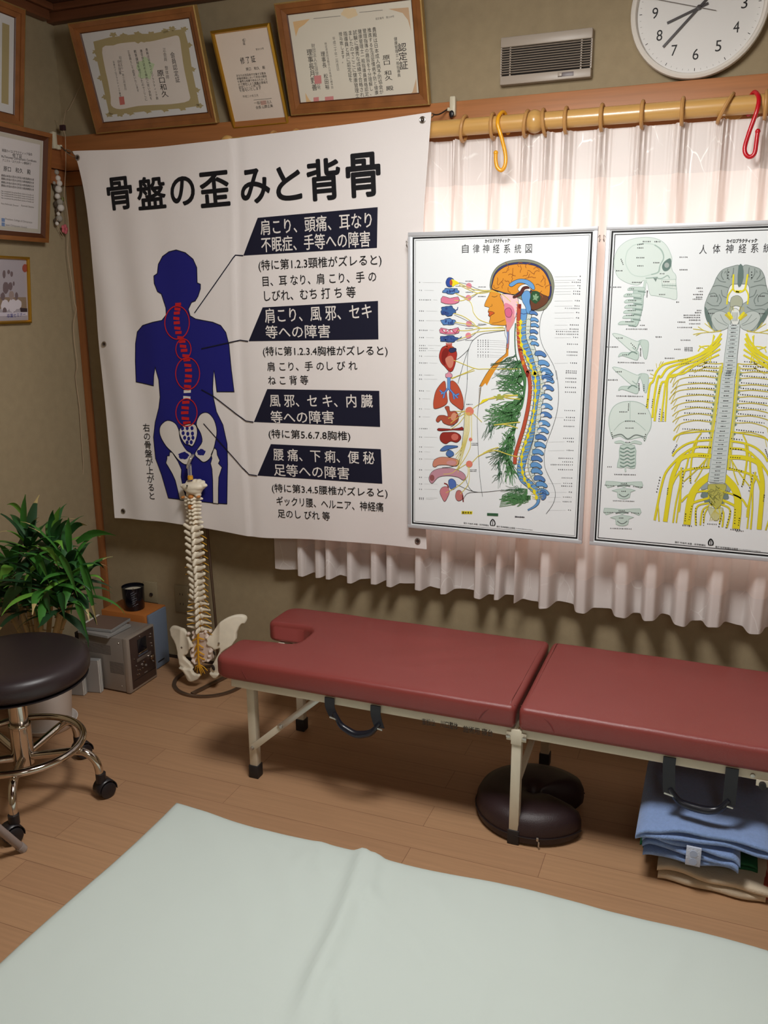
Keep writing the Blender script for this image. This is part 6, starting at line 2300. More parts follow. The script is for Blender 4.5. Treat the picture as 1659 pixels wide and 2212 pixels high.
def folded(name, x0, x1, y0, y1, z0, layers, th, m, label, sag=0.0, seed=0, skew=0.0, extra=None):
    """a cloth folded into flat layers: front edge shows the rounded folds"""
    root = empty(name, ((x0 + x1) / 2, (y0 + y1) / 2, z0), label, 'towel' if 'towel' in name else 'blanket')
    rnd = random.Random(seed)
    for k in range(layers):
        ja, jb = rnd.uniform(-.006, .006), rnd.uniform(-.006, .006)
        ox = [rnd.uniform(0, 6) for _ in range(4)]
        zz0 = z0 + k * th

        def fn(u, v, k=k, zz0=zz0, ja=ja, jb=jb, ox=ox):
            # v runs round the section: 0..1
            X = x0 + ja + (x1 + jb - x0 - ja) * u
            c = v * 2 * math.pi
            hw, hz = (y1 - y0) / 2, th * .49
            cx_, sx_ = math.cos(c), math.sin(c)
            e_ = .22
            yy = (y0 + y1) / 2 + hw * math.copysign(abs(cx_) ** e_, cx_)
            zz = zz0 + th * .5 + hz * math.copysign(abs(sx_) ** .55, sx_)
            wv = .004 * math.sin(X * 23 + ox[0]) + .003 * math.sin(X * 51 + ox[1])
            yy += wv + skew * (u - .5)
            edge = max(0, abs(u - .5) * 2 - .8) / .2
            zz += (.0035 * math.sin(X * 19 + yy * 11 + ox[2]) + .002 * math.sin(X * 43 + ox[3])) * min(1, (zz0 - 0) / .02) - sag * edge ** 2 * (k + 1)
            return Vector((X, yy, max(zz, .0012)))
        mb = MB()
        mb.grid(fn, 46, 40)
        for s in (0, 1):
            q = [fn(s, j / 40) for j in range(40)]
            mb.poly(q if s else q[::-1])
        bmesh.ops.remove_doubles(mb.bm, verts=mb.bm.verts, dist=1e-5)
        mb.build('fold', m, root, angle=60)
    return root


folded('folded_blanket', TX0 + .035, TX1 + .012, TY - .012, TY + .32, .0005, 2, .024, M_crm, 'cream folded blanket on the floor, lowest of the pile under the bench', .002, 3)
MB().box((TX1 + .004, TY + .002, .003), (TX1 + .018, TY + .24, .045), .004).build('blanket_binding', mat('brick_red_cloth', (150, 62, 48), .9), bpy.data.objects['folded_blanket'])
folded('folded_green_towel', TX0 - .012, TX1 - .01, TY + .035, TY + .32, .049, 2, .014, M_grn, 'green folded towel showing at the left edge of the pile, above the cream blanket', .004, 5)
t1 = folded('folded_towel', TX0 - .006, TX1 - .055, TY - .028, TY + .28, .078, 3, .0185, M_tow, 'light blue folded towel with a white woven badge, below the top towel', .006, 11, -.012)
t2 = folded('folded_towel', TX0 - .026, TX1 + .03, TY - .034, TY + .32, .1345, 2, .0185, M_tow, 'wide light blue towel folded on top of the pile under the bench', .010, 17, .02)
# hems and the woven badge
c_ = onY(1497, 1857, TY - .0345)
mb = MB()
mb.box((c_.x - .017, TY - .0395, .083), (c_.x + .017, TY - .0335, .133), .001)
mb.build('woven_badge', mat('badge_white', (196, 204, 222), .8, bump=.8, bscale=250), t1)
mb = MB()
for z in (.095, .116):
    mb.lathe([(0, -.001), (.009, -.001), (.009, 0), (0, 0)], (c_.x, TY - .0395, z), 14, 'Y')
mb.build('badge_flower', mat('badge_weave', (170, 182, 208), .8), t1)
# ------------------------------------------------------------------ spine model on its stand
M_bone = mat('bone_plastic', (234, 224, 202), .45, var=.05, vscale=40)
M_bone2 = mat('bone_pink', (230, 212, 198), .5)
M_nerve = mat('nerve_yellow', (222, 164, 42), .4)
M_disc = mat('disc_amber', (196, 142, 72), .5)
M_stand = mat('stand_grey_metal', (120, 100, 84), .35, .7)
M_clear = mat('clear_tube', (236, 236, 236), .08, trans=.85)
SX, SY = -1.715, 2.555
ring = empty('model_stand', (SX, SY, 0), 'grey metal ring stand with a tall hooked rod carrying the spine model', 'stand')
mb = MB()
for r0, r1, z0, z1 in ((.126, .140, .0005, .008),):
    mb.lathe([(r0, z0), (r1, z0), (r1, z1), (r0, z1), (r0, z0)], (SX, SY, 0), 56)
mb.build('base_ring', M_stand, ring)
pA, pB = onZ(415, 1497, .008), Vector((SX + .055, SY + .118, .008))
d = Vector((pB.x - pA.x, pB.y - pA.y, 0)).normalized()
MB().bar(Vector((pA.x, pA.y, .006)), Vector((pB.x, pB.y, .006)), .016, .006).build('base_bar', M_stand, ring)
PY = SY + .075
top = [onY(466, 1345, PY), onY(458, 1240, PY), onY(448, 1150, PY), onY(441, 1050, PY), onY(438, 1010, PY)]
fx, fz0 = top[2].x, .008
foot = Vector((top[0].x, PY, .008))
SYs = 2.505                # the spine hangs nearer the room than the rod
hook = [foot, top[0], top[2], top[4], onY(433, 988, PY - .012), onY(424, 981, PY - .03), onY(414, 987, SYs + .015), onY(407, 1003, SYs + .003), onY(406, 1012, SYs)]
MB().tube(hook[:4], .0052, 12, smooth=5).build('rod', M_stand, ring)
MB().tube(hook[3:], .0058, 12, smooth=6).build('hook', mat('hook_clear_sleeve', (190, 184, 176), .12, .6), ring)

PX = lambda x, y: onY(x, y, SYs)
sp_root = empty('spine_model', (PX(432, 1466).x, SYs, PX(432, 1466).z), 'anatomical spine model with pelvis and yellow nerves hanging on a ring stand', 'anatomical model')
u = 1 / 600.0              # one photo pixel there, in metres
mb = MB()
q0, q1 = PX(410, 1006), PX(411, 1030)
mb.tube([q0 + Vector((0, 0, .004)), q1], .0062, 14)
mb.build('hanging_tube', M_clear, sp_root)
for s in (-1, 1):
    MB().tube([q0 + Vector((s * .006, -.003, 0)), q1 + Vector((s * .006, -.003, 0))], .0011, 6).build('tube_edge', mat('clear_edge', (200, 196, 188), .2), sp_root)
MB().lathe([(.006, -.006), (.0095, -.005), (.010, .004), (.008, .006), (.0095, .008), (.006, .010), (0, .010)], q1 + Vector((0, 0, -.004)), 14).build('nerve_stub', M_nerve, sp_root)
# occiput: wide shell with a ragged upper edge
oc = PX(416, 1052)
mb = MB()
mb.ell(oc + Vector((0, .008, .000)), (.047, .030, .019), (0, -.10, 0), 26, 16)
mb.ell(oc + Vector((0, .006, -.010)), (.034, .027, .019), None, 22, 14)
mb.ell(oc + Vector((-.042, .006, .000)), (.012, .012, .008))
mb.ell(oc + Vector((.044, .006, .008)), (.012, .011, .008))
mb.ell(oc + Vector((.053, .006, .008)), (.005, .005, .005))
for q_ in ((-.022, .016), (.004, .021), (.020, .022), (.034, .018)):
    mb.ell(oc + Vector((q_[0], .012, q_[1])), (.010, .012, .006))
for s_ in (-1, 1):
    mb.ell(oc + Vector((s_ * .018, .004, -.028)), (.012, .014, .008))
o = organic(mb.build('occiput', M_bone, sp_root), .0026, 6)
MB().lathe([(0, 0), (.0035, 0), (.0035, -.002), (0, -.002)], PX(414, 1046) + Vector((0, -.0265, 0)), 10, 'Y').build('screw', M_zinc, sp_root)
for x, y, r in [(415, 1072, .010), (415, 1094, .012), (398, 1073, .006), (432, 1072, .006)]:
    MB().ell(PX(x, y) + Vector((0, .004 - .012, 0)), (r, .010, r * .75)).build('ligament', mat('ligament_amber', (190, 122, 58), .5), sp_root)

# vertebrae: (centre px, half width px of the transverse processes, height px, kind)
lv = [(1076, 26), (1084, 22), (1092, 22), (1100, 20), (1108, 19), (1117, 20), (1127, 23), (1138, 25), (1152, 24), (1166, 23), (1180, 24), (1195, 24), (1210, 25), (1225, 24), (1240, 23), (1254, 21), (1267, 20), (1279, 20), (1290, 22), (1303, 25), (1317, 28), (1331, 29), (1345, 30), (1359, 30)]
xcs = lambda y: 414 + (y - 1070) * .058 + (4 if y < 1110 else 0) * 0 + 2.5 * math.sin((y - 1070) / 300 * math.pi)
for i, (y, w) in enumerate(lv):
    c = PX(xcs(y), y)
    rnd = random.Random(i)
    cerv, lum = i < 7, i >= 19
    W = w * u
    mb = MB()
    bh = .0075 if cerv else (.009 if not lum else .0105)
    mb.ell(c + Vector((0, .016, 0)), (.012 + .004 * (i / 24), .012, bh * 1.2), u=12, v=8)           # body, on the far side
    # laminae
    for s in (-1, 1):
        mb.ell(c + Vector((s * .0085, .000, .001)), (.0105, .007, bh * .85), (0, s * .5, 0), 10, 7)
        # transverse processes
        if cerv:
            mb.ell(c + Vector((s * W * .62, .004, 0)), (W * .42, .007, .0062), (0, 0, 0), 10, 7)
        elif not lum:
            # wing running from the spinous process up and out to a knobbed tip
            a0, a1 = c + Vector((s * .002, -.006, -.007)), c + Vector((s * (W - .006), -.006, .006 + .0015 * rnd.uniform(-1, 1)))
            mb.tube([a0, a0.lerp(a1, .5) + Vector((0, -.001, -.001)), a1], [.0085, .0080, .0062], 9)
            mb.ell(a1, (.0072, .0068, .0068), None, 9, 7)
        else:
            a0, a1 = c + Vector((s * .010, .004, .001)), c + Vector((s * W * 1.0, .000, .004 - .003 * (i == 19)))
            mb.tube([a0, a0.lerp(a1, .55), a1], [.0062, .0048, .0032], 9)
            mb.ell(a1, (.0036, .0035, .0046), None, 8, 6)
            mb.ell(c + Vector((s * .0125, -.004, .006)), (.0052, .006, .0085), None, 9, 7)
    # spinous process, pointing at the viewer and down
    if cerv:
        for s in (-1, 1):
            mb.ell(c + Vector((s * .006, -.010, -.002)), (.0065, .008, .0048), (.3, 0, s * .3), 9, 7)
    elif not lum:
        ln = .020 + .004 * math.sin((i - 7) / 12 * math.pi)
        tip = c + Vector((.003 * math.sin(i), -.018, -ln * .62))
        mb.tube([c + Vector((0, -.002, .004)), c.lerp(tip, .55) + Vector((0, -.002, .002)), tip], [.0090, .0076, .0052], 10)
        mb.ell(tip, (.0056, .0052, .0056), None, 9, 7)
    else:
        mb.ell(c + Vector((0, -.012, -.003)), (.0062, .013, .0100), (.25, 0, 0), 10, 8)
        mb.ell(c + Vector((0, -.020, -.007)), (.0058, .006, .0075), None, 9, 7)
    o = mb.build('vertebra', M_bone, sp_root)
    organic(o, .0019, 3)
    if i > 1:
        MB().lathe([(0, -.002), (.011, -.002), (.012, 0), (.011, .002), (0, .002)], c + Vector((0, .016, bh + .0025)), 14).build('disc', M_disc, sp_root)
    # nerve roots
    if i >= 8:
        for s in (-1, 1):
            if s < 0 and i not in (13, 14, 17, 18, 19, 20, 21, 22):
                continue
            p = c + Vector((s * .009, .006, -.006))
            L_ = W * .95 + (.012 if i < 18 else .006)
            e1 = c + Vector((s * L_, -.002, -.014 + (.008 if s < 0 and i < 15 else 0)))
            MB().tube([p, p.lerp(e1, .5) + Vector((0, 0, .003)), e1], [.0026, .0020, .0013], 7).build('nerve_root', M_nerve, sp_root)
MB().tube([PX(xcs(y), y) + Vector((0, .006, 0)) for y in (1070, 1100, 1150, 1200, 1250, 1300, 1365)], .0048, 10, smooth=4).build('spinal_cord', M_nerve, sp_root)

# pelvis: each hip bone from its traced outline, thickened, bent and smoothed
H = lambda p, Y=SYs: onY(340 + p[0] / 8.295, 1320 + p[1] / 8.295, Y)
hipL = [(160, 370), (178, 330), (220, 314), (290, 314), (400, 332), (470, 390), (530, 470), (598, 545), (618, 610), (610, 665), (575, 690), (560, 735), (545, 770), (500, 770), (490, 790), (520, 840), (585, 900), (640, 960), (660, 1010), (690, 1075), (735, 1100), (800, 1100), (812, 1130), (780, 1185), (720, 1212), (660, 1232), (610, 1216), (572, 1160), (546, 1080), (500, 1030), (450, 1000), (416, 930), (410, 850), (386, 790), (374, 720), (330, 610), (280, 540), (200, 462)]
hipR = [(905, 560), (935, 500), (1000, 400), (1065, 280), (1130, 215), (1210, 172), (1300, 158), (1380, 178), (1418, 220), (1400, 280), (1360, 350), (1335, 450), (1348, 545), (1300, 640), (1215, 690), (1150, 740), (1125, 800), (1125, 900), (1140, 1000), (1142, 1120), (1100, 1172), (1050, 1165), (1000, 1110), (968, 1030), (985, 985), (1020, 930), (1045, 880), (1080, 800), (1120, 720), (1130, 650), (1085, 680), (1020, 694), (985, 650), (930, 610)]
for nm, pts, s, cx0 in (('hip_bone', hipL, -1, 600), ('hip_bone', hipR, 1, 920)):
    mb = MB()
    P = [H(p) for p in pts]
    mb.prism([p + Vector((0, -.008, 0)) for p in P], (0, .016, 0))
    crest_ = pts[0:9] if s < 0 else pts[1:10]
    mb.tube([H(p) + Vector(((.0035 if s < 0 else -.0015), 0, -.005)) for p in crest_], .0085, 10, smooth=3)
    low = [(430, 900), (520, 990), (590, 1090), (650, 1180)] if s < 0 else [(1100, 820), (1090, 900), (1080, 1040), (1060, 1120)]
    mb.tube([H(p) for p in low], [.009, .012, .012, .010] if s < 0 else [.006, .005, .007, .009], 10, smooth=3)
    o = mb.build(nm, M_bone, sp_root, smooth=False)
    md = o.modifiers.new('r', 'REMESH')
    md.mode = 'VOXEL'
    md.voxel_size = .0026
    ms = o.modifiers.new('s', 'SMOOTH')
    ms.iterations = 9
    realize(o)
    xin = H((cx0, 600)).x
    zt = H((600, 330)).z
    for v in o.data.vertices:
        out = abs(v.co.x - xin)
        k = max(0, (v.co.z - H((0, 760)).z) / (zt - H((0, 760)).z))
        rim = max(0, min(1, out / .05))
        side = (v.co.x - xin) * s
        v.co.y += .020 * max(0, side) / .05 * k + .010 * math.sin(min(1, max(0, side) / .045) * math.pi) * k - .006
        v.co.y -= .010 * (1 - k) * (v.co.z < H((0, 900)).z)
    o.data.polygons.foreach_set('use_smooth', [True] * len(o.data.polygons))
    if s > 0:
        hipo = o
for p in ((455, 640), (1118, 565)):
    MB().lathe([(0, 0), (.0042, 0), (.0036, -.003), (0, -.004)], H(p) + Vector((0, -.0115 + .006, 0)), 10, 'Y').build('screw', M_zinc, sp_root)
for p, r in (((1050, 975), (.0068, .004, .012)), ((1050, 730), (.0040, .003, .010))):
    MB().ell(H(p) + Vector((0, -.0195 if p[1] > 800 else -.0125, 0)), r, (0, -.35, 0)).build('foramen', mat('foramen_dark', (46, 34, 26), .9), sp_root)
# sacrum and lumbosacral joints
mb = MB()
sac = [(640, 430), (740, 385), (860, 380), (930, 440), (925, 560), (965, 640), (1005, 700), (975, 790), (975, 870), (905, 915), (850, 900), (800, 955), (730, 950), (640, 900), (615, 830), (585, 760), (595, 700), (640, 640), (640, 540)]
mb.prism([H(p) + Vector((0, -.004, 0)) for p in sac], (0, .022, 0))
random.seed(5)
for (x, y) in [(660, 470), (900, 470), (650, 700), (640, 800), (650, 880), (960, 720), (940, 800), (920, 880), (690, 920), (840, 880)]:
    mb.ell(H((x, y)) + Vector((0, -.006, 0)), (.007, .007, .006))
for (x, y) in [(560, 405), (650, 385), (870, 370), (950, 355)]:
    mb.ell(H((x, y)) + Vector((0, .000, 0)), (.007, .010, .0075))
o = organic(mb.build('sacrum', M_bone2, sp_root), .0026, 6)
mb = MB()
mb.tube([H(p) + Vector((0, -.0135, 0)) for p in ((765, 385), (765, 520), (768, 700), (775, 850), (790, 950))], [.0048, .0042, .0036, .0036, .0046], 10, smooth=4)
for (x0, y0, x1, y1) in [(760, 450, 655, 525), (765, 450, 870, 490), (760, 560, 695, 680), (770, 570, 855, 640), (765, 690, 695, 790), (775, 700, 870, 765), (770, 800, 715, 880), (780, 795, 880, 850)]:
    a0, a1 = H((x0, y0)), H((x1, y1))
    mb.tube([a0 + Vector((0, -.013, 0)), a0.lerp(a1, .6) + Vector((0, -.0135, 0)), a1 + Vector((0, -.010, 0))], [.0030, .0030, .0022], 8)
for (x, y) in [(705, 1040), (745, 1080), (820, 1130), (842, 1085), (885, 1100), (930, 1045), (790, 1060)]:
    a0, a1 = H((785, 930)), H((x, y))
    mb.tube([a0 + Vector((0, -.0135, 0)), a0.lerp(a1, .5) + Vector((.004 * (x - 790) / 100, -.016, .004)), a1 + Vector((0, -.012, 0))], [.0024, .0018, .0012], 7)
mb.build('cauda_nerves', M_nerve, sp_root)
# ------------------------------------------------------------------ stool on castors
M_chrome = mat('chrome', (214, 206, 196), .10, 1.0)
M_seat = mat('black_brown_vinyl', (46, 36, 38), .38, bump=.12, bscale=600)
STX, STY = -1.797, 1.707
stool = empty('stool', (STX, STY, 0), 'round dark vinyl stool with chrome foot ring and castors at the left', 'stool')
MB().lathe([(0, .372), (.150, .372), (.176, .374), (.190, .380), (.197, .392), (.199, .406), (.197, .422), (.190, .433), (.176, .440), (.14, .4445), (.08, .446), (0, .4465)], (STX + .012, STY, 0), 64).build('seat', M_seat, stool)
MB().lathe([(.150, .366), (.188, .3685), (.192, .372), (.150, .3715)], (STX + .012, STY, 0), 48).build('seat_rim', mat('vinyl_trim', (30, 24, 26), .6), stool)
MB().lathe([(0, .225), (.0255, .225), (.0255, .372), (0, .372)], (STX, STY, 0), 28).build('upper_column', M_chrome, stool)
MB().lathe([(.0255, .222), (.030, .222), (.031, .226), (.030, .230), (.0255, .230)], (STX, STY, 0), 28).build('collar', M_chrome, stool)
MB().lathe([(0, .105), (.030, .105), (.030, .222), (0, .222)], (STX, STY, 0), 28).build('lower_column', M_chrome, stool)
RZ_, RR_ = .165, .168
MB().tube([(STX + RR_ * math.cos(k * math.pi / 36), STY + RR_ * math.sin(k * math.pi / 36), RZ_) for k in range(72)], .0105, 12, closed=True).build('foot_ring', M_chrome, stool)
M_cast = mat('castor_black', (30, 26, 30), .38)
leg0 = None
for k, an in enumerate((18, 90, 162, 234, 306)):
    t = math.radians(an)
    d = Vector((math.cos(t), math.sin(t), 0))
    B = Vector((STX, STY, 0))
    pts = [B + d * .026 + Vector((0, 0, .128)), B + d * .09 + Vector((0, 0, .137)), B + d * .158 + Vector((0, 0, .146)), B + d * .190 + Vector((0, 0, .140)), B + d * .215 + Vector((0, 0, .112)), B + d * .222 + Vector((0, 0, .068))]
    lg = MB().tube(pts, .0115, 12, smooth=5).build('leg', M_chrome, stool)
    ca = bpy.data.objects.new('castor', None)
    COL.objects.link(ca)
    ca.parent = stool
    ca.location = d * .224
    sw = t + [.9, -.4, .3, 1.6, -1.0][k]
    fwd = Vector((math.cos(sw), math.sin(sw), 0))
    sd = Vector((-fwd.y, fwd.x, 0))
    c = B + d * .224

    def put(o):
        o.parent = ca
        o.matrix_parent_inverse = Matrix.Translation(-(stool.location + ca.location))
        return o
    put(MB().cyl(c + Vector((0, 0, .050)), c + Vector((0, 0, .078)), .0145, 16).build('socket', M_cast))
    for s in (-1, 1):
        w0 = c + fwd * .010 + sd * (s * .006) + Vector((0, 0, .0245))
        mb = MB()
        mb.tube([w0, w0 + sd * (s * .005), w0 + sd * (s * .014), w0 + sd * (s * .017)], [.0235, .0245, .0235, .0190], 24)
        put(mb.build('wheel', M_cast))
    mb = MB()
    L_ = []
    for i in range(13):
        th = math.radians(-10 + i * 17)
        p = c + fwd * (.010 + .0285 * math.cos(th)) + Vector((0, 0, .0265 + .0285 * math.sin(th)))
        L_.append([mb.bm.verts.new(p + sd * s) for s in (-.020, .020)])
    for A_, B_ in zip(L_[:-1], L_[1:]):
        mb.bm.faces.new((A_[0], A_[1], B_[1], B_[0]))
    o = put(mb.build('hood', M_cast))
    so = o.modifiers.new('t', 'SOLIDIFY')
    so.thickness = .002

# translucent grey tube lying on the floor, with an end cap
t0, t1 = onY(-60, 1742, 1.36), onZ(46, 1831, .0125)
tb = empty('grey_tube', t1, 'translucent grey tube with clear end cap lying on the floor by the stool castor', 'tube')
M_tube = mat('grey_translucent', (170, 158, 154), .2, trans=.35)
MB().tube([t0, t1], .0105, 14).build('tube', M_tube, tb)
dd = (t1 - t0).normalized()
MB().tube([t1 - dd * .012, t1 - dd * .010, t1 + dd * .010, t1 + dd * .012], [.0110, .0122, .0122, .009], 16).build('end_cap', mat('clear_cap', (196, 184, 178), .15, trans=.5), tb)

# ------------------------------------------------------------------ potted plant
pp = onZ(103, 1566, 0)
plant = empty('potted_plant', pp, 'leafy green dracaena in a white pot behind the stool', 'plant')
M_pot = mat('white_pot', (214, 206, 200), .35)
MB().lathe([(0, .010), (.076, .010), (.080, .016), (.098, .24), (.100, .268), (.104, .270), (.104, .280), (.097, .281), (.094, .262), (0, .262)], pp, 44).build('pot', M_pot, plant)
MB().lathe([(0, .001), (.086, .001), (.096, .014), (.100, .022), (.097, .022), (.084, .009), (0, .009)], pp, 44).build('saucer', M_pot, plant)
MB().lathe([(0, .262), (.094, .260)], pp, 32).build('soil', mat('potting_soil', (58, 44, 34), .95, bump=1, bscale=120), plant)
M_stem = mat('cane_stem', (168, 140, 92), .6, bump=.5, bscale=90)
M_lf = [mat('leaf_green', (62, 122, 46), .5), mat('leaf_dark', (40, 86, 40), .5), mat('leaf_bright', (104, 160, 58), .5), mat('leaf_deep', (32, 66, 36), .5)]
M_tip = mat('leaf_dry', (176, 156, 104), .6)
# rosettes: (px, py of the heart of the rosette, depth offset towards the room, number of leaves)
rosettes = [(62, 1190, -.02, 15), (116, 1195, .00, 16), (150, 1240, -.04, 15), (30, 1245, -.05, 13), (95, 1270, -.08, 17), (165, 1275, .02, 14), (60, 1310, -.02, 12), (130, 1310, -.06, 13), (5, 1300, .0, 10)]
stem_mb = MB()
fol = MB()
for m in M_lf:
    fol.use(m)
fol.use(M_tip)
rnd = random.Random(12)
hearts = []
for (x, y, dy, n_) in rosettes:
    hpt = onY(x, y, pp.y + dy)
    hearts.append((hpt, n_))
    b0 = pp + Vector(((hpt.x - pp.x) * .28, dy * .3, .262))
    mid = b0.lerp(hpt, .5) + Vector((rnd.uniform(-.01, .01), 0, 0))
    stem_mb.tube([b0, mid, hpt], [.0085, .0075, .0055], 9, smooth=4)
    for k in range(4):
        p = b0.lerp(hpt, .2 + k * .2)
        stem_mb.ell(p, (.0095, .0095, .002), None, 9, 5)
stem_mb.build('stems', M_stem, plant)


def leaf(p, az, L, up, droop, wd, mi, dry=False):
    n = 9
    d = Vector((math.cos(az), math.sin(az), 0))
    pt = p.copy()
    el = up
    rows = []
    side = Vector((-d.y, d.x, 0))
    for k in range(n + 1):
        t = k / n
        w = wd * (math.sin(math.pi * min(t * .92 + .10, 1)) ** .75) * (1 - t ** 3) + .0012
        tang = d * math.cos(el) + Vector((0, 0, math.sin(el)))
        nrm = tang.cross(side)
        rows.append((pt + side * w + nrm * (-w * .28) * (1), pt.copy(), pt - side * w + nrm * (-w * .28)))
        pt = pt + tang * (L / n)
        el -= droop / n * (.4 + 1.2 * t)
    for r in rows:           # keep leaves clear of the walls and of the stool
        for q in r:
            q.x = max(q.x, XL + .012)
            q.z = max(q.z, .02)
            q.y = max(q.y, STY + .02)
            if math.hypot(q.x - STX - .012, q.y - STY) < .212:
                q.z = max(q.z, .462)
    V = [[fol.bm.verts.new(q) for q in r] for r in rows]
    for k in range(n):
        for j in (0, 1):
            f = fol.bm.faces.new((V[k][j], V[k][j + 1], V[k + 1][j + 1], V[k + 1][j]))
            f.material_index = 4 if (dry and k >= n - 2) else mi


for hpt, n_ in hearts:
    a0 = rnd.random() * 6
    n_ = int(n_ * 1.35)
    for k in range(n_):
        t = k / n_
        az = a0 + k * 2.4 + rnd.uniform(-.3, .3)
        L = rnd.uniform(.11, .185)
        up = math.radians(78 - 90 * t + rnd.uniform(-12, 12))
        leaf(hpt + Vector((0, 0, .03 - .05 * t)), az, L, up, rnd.uniform(.9, 1.9), rnd.uniform(.0125, .0185), rnd.choices([0, 1, 2, 3], [4, 4, 1.6, 3])[0], rnd.random() < .12)
# individual leaves that stand out against the wall
for (bx_, by_, ex, ey, dpt, w, mi, dry) in [(50, 1170, 55, 1068, 0, .012, 0, False), (112, 1180, 130, 1095, 0, .011, 2, False), (150, 1200, 148, 1118, -.02, .012, 0, False), (165, 1172, 250, 1157, .0, .0115, 0, False), (105, 1195, 135, 1120, 0, .013, 1, False), (145, 1160, 188, 1135, .03, .010, 1, True), (55, 1120, 15, 1090, .02, .010, 2, False), (160, 1185, 208, 1290, -.02, .013, 0, False), (175, 1220, 210, 1350, -.06, .013, 0, True), (165, 1300, 188, 1375, -.10, .016, 0, False),
                                       (100, 1185, 128, 1230, -.09, .013, 2, False), (130, 1200, 168, 1290, -.10, .015, 0, False), (75, 1200, 108, 1265, -.10, .014, 0, False), (60, 1240, 68, 1300, -.10, .014, 1, False), (25, 1225, 0, 1265, -.10, .016, 2, False), (45, 1270, 2, 1325, -.08, .017, 1, False), (95, 1280, 110, 1335, -.12, .016, 1, False), (130, 1280, 140, 1340, -.1, .016, 1, False), (200, 1225, 232, 1238, .02, .006, 3, True), (40, 1285, 40, 1340, -.03, .012, 3, False)]:
    A_ = onY(bx_, by_, pp.y + dpt)
    E_ = onY(ex, ey, pp.y + dpt - .02)
    n = 8
    rows = []
    for k in range(n + 1):
        t = k / n
        q = A_.lerp(E_, t) + Vector((0, 0, .020 * math.sin(math.pi * t)))
        dirn = (E_ - A_).normalized()
        side = dirn.cross(Vector((0, 1, .25))).normalized()
        ww = w * (math.sin(math.pi * min(t * .9 + .12, 1)) ** .7) * (1 - t ** 4) + .001
        rows.append([q + side * ww, q + Vector((0, ww * .35, 0)), q - side * ww])
    for r in rows:
        for v in r:
            v.x = max(v.x, XL + .012)
            if math.hypot(v.x - STX - .012, v.y - STY) < .212:
                v.z = max(v.z, .462)
    V = [[fol.bm.verts.new(v) for v in r] for r in rows]
    for k in range(n):
        for j in (0, 1):
            f = fol.bm.faces.new((V[k][j], V[k][j + 1], V[k + 1][j + 1], V[k + 1][j]))
            f.material_index = 4 if (dry and k >= n - 2) else mi
o = fol.build('foliage', None, plant, angle=180)
o['kind'] = 'stuff'

# ------------------------------------------------------------------ mini stereo
SFX, SY0, SY1 = -1.927, 2.357, 2.518
SXB, SH = -2.165, .216
stereo = empty('mini_stereo', (SFX - .1, (SY0 + SY1) / 2, 0), 'silver mini stereo with dark front and small display on the floor in the corner', 'stereo')
M_sil = mat('stereo_silver', (150, 142, 134), .42, .35)
M_sild = mat('stereo_dark_front', (74, 58, 54), .35, .3)
MB().box((SXB + .02, SY0, .006), (SFX - .020, SY1, SH), .003).build('case', M_sil, stereo)
MB().box((SXB, SY0 + .004, .01), (SXB + .02, SY1 - .004, SH - .006), .002).build('rear_panel', mat('stereo_rear', (36, 32, 32), .6), stereo)
MB().box((SFX - .020, SY0 - .001, .004), (SFX, SY1 + .001, SH + .001), .003).build('bezel', mat('stereo_bezel', (168, 158, 148), .35, .4), stereo)
MB().box((SFX - .001, SY0 + .014, .014), (SFX + .0015, SY1 - .006, SH - .006), .001).build('front_panel', M_sild, stereo)
yy = lambda t: SY0 + .014 + (SY1 - SY0 - .020) * t
f0 = SFX + .0015
dsp = MB().box((f0, yy(.30), .142), (f0 + .002, yy(.66), .192), .001).build('display', mat('display_glass', (18, 20, 30), .15), stereo)
MB().box((f0, yy(.30), .136), (f0 + .004, yy(.66), .141), .001).build('display_trim', M_chrome, stereo)
MB().box((f0, yy(.22), .108), (f0 + .003, yy(.82), .122), .001).build('disc_tray', mat('tray_grey', (128, 118, 112), .3, .5), stereo)
MB().box((f0, yy(.30), .126), (f0 + .002, yy(.70), .133), .0008).build('tape_lid', mat('lid_grey', (92, 96, 110), .3, .3), stereo)
MB().lathe([(0, 0), (.010, 0), (.0095, .010), (.008, .011), (0, .011)], (f0, yy(.80), .098), 20, 'X').build('volume_knob', M_chrome, stereo)
for i, (t, z, r) in enumerate([(.18, .098, .0025), (.24, .078, .0035), (.33, .073, .0035), (.42, .090, .005), (.52, .094, .005), (.46, .072, .0045), (.58, .078, .0045), (.20, .062, .003), (.28, .060, .003), (.86, .188, .0028), (.86, .176, .0028), (.88, .150, .0025), (.88, .139, .0025), (.12, .128, .0025), (.94, .072, .004), (.40, .202, .002)]):
    MB().lathe([(0, 0), (r, 0), (r * .9, .003), (0, .0035)], (f0, yy(t), z), 12, 'X').build('button', M_chrome if i % 3 else M_sil, stereo)
MB().box((f0 - .0002, yy(.05), .044), (f0 + .0006, yy(.97), .0455)).build('groove', M_black, stereo)
MB().box((f0, yy(.50), .050), (f0 + .0008, yy(.62), .053)).build('badge', M_sil, stereo)
mb = MB()
for gx, gz, nx, nz in ((-2.115, .145, 22, 9), (-2.01, .075, 12, 11)):
    for i in range(nx):
        for j in range(nz):
            mb.box((gx + i * .0052, SY0 - .0004, gz + j * .0042), (gx + i * .0052 + .0032, SY0 + .0002, gz + j * .0042 + .0022))
mb.build('vent_slots', mat('slot_dark', (62, 54, 50), .8), stereo)
for x, z in ((-1.965, .196), (-1.965, .028)):
    MB().lathe([(0, 0), (.003, 0), (.002, -.0015), (0, -.0018)], (x, SY0, z), 10, 'Y').build('screw', M_zinc, stereo)

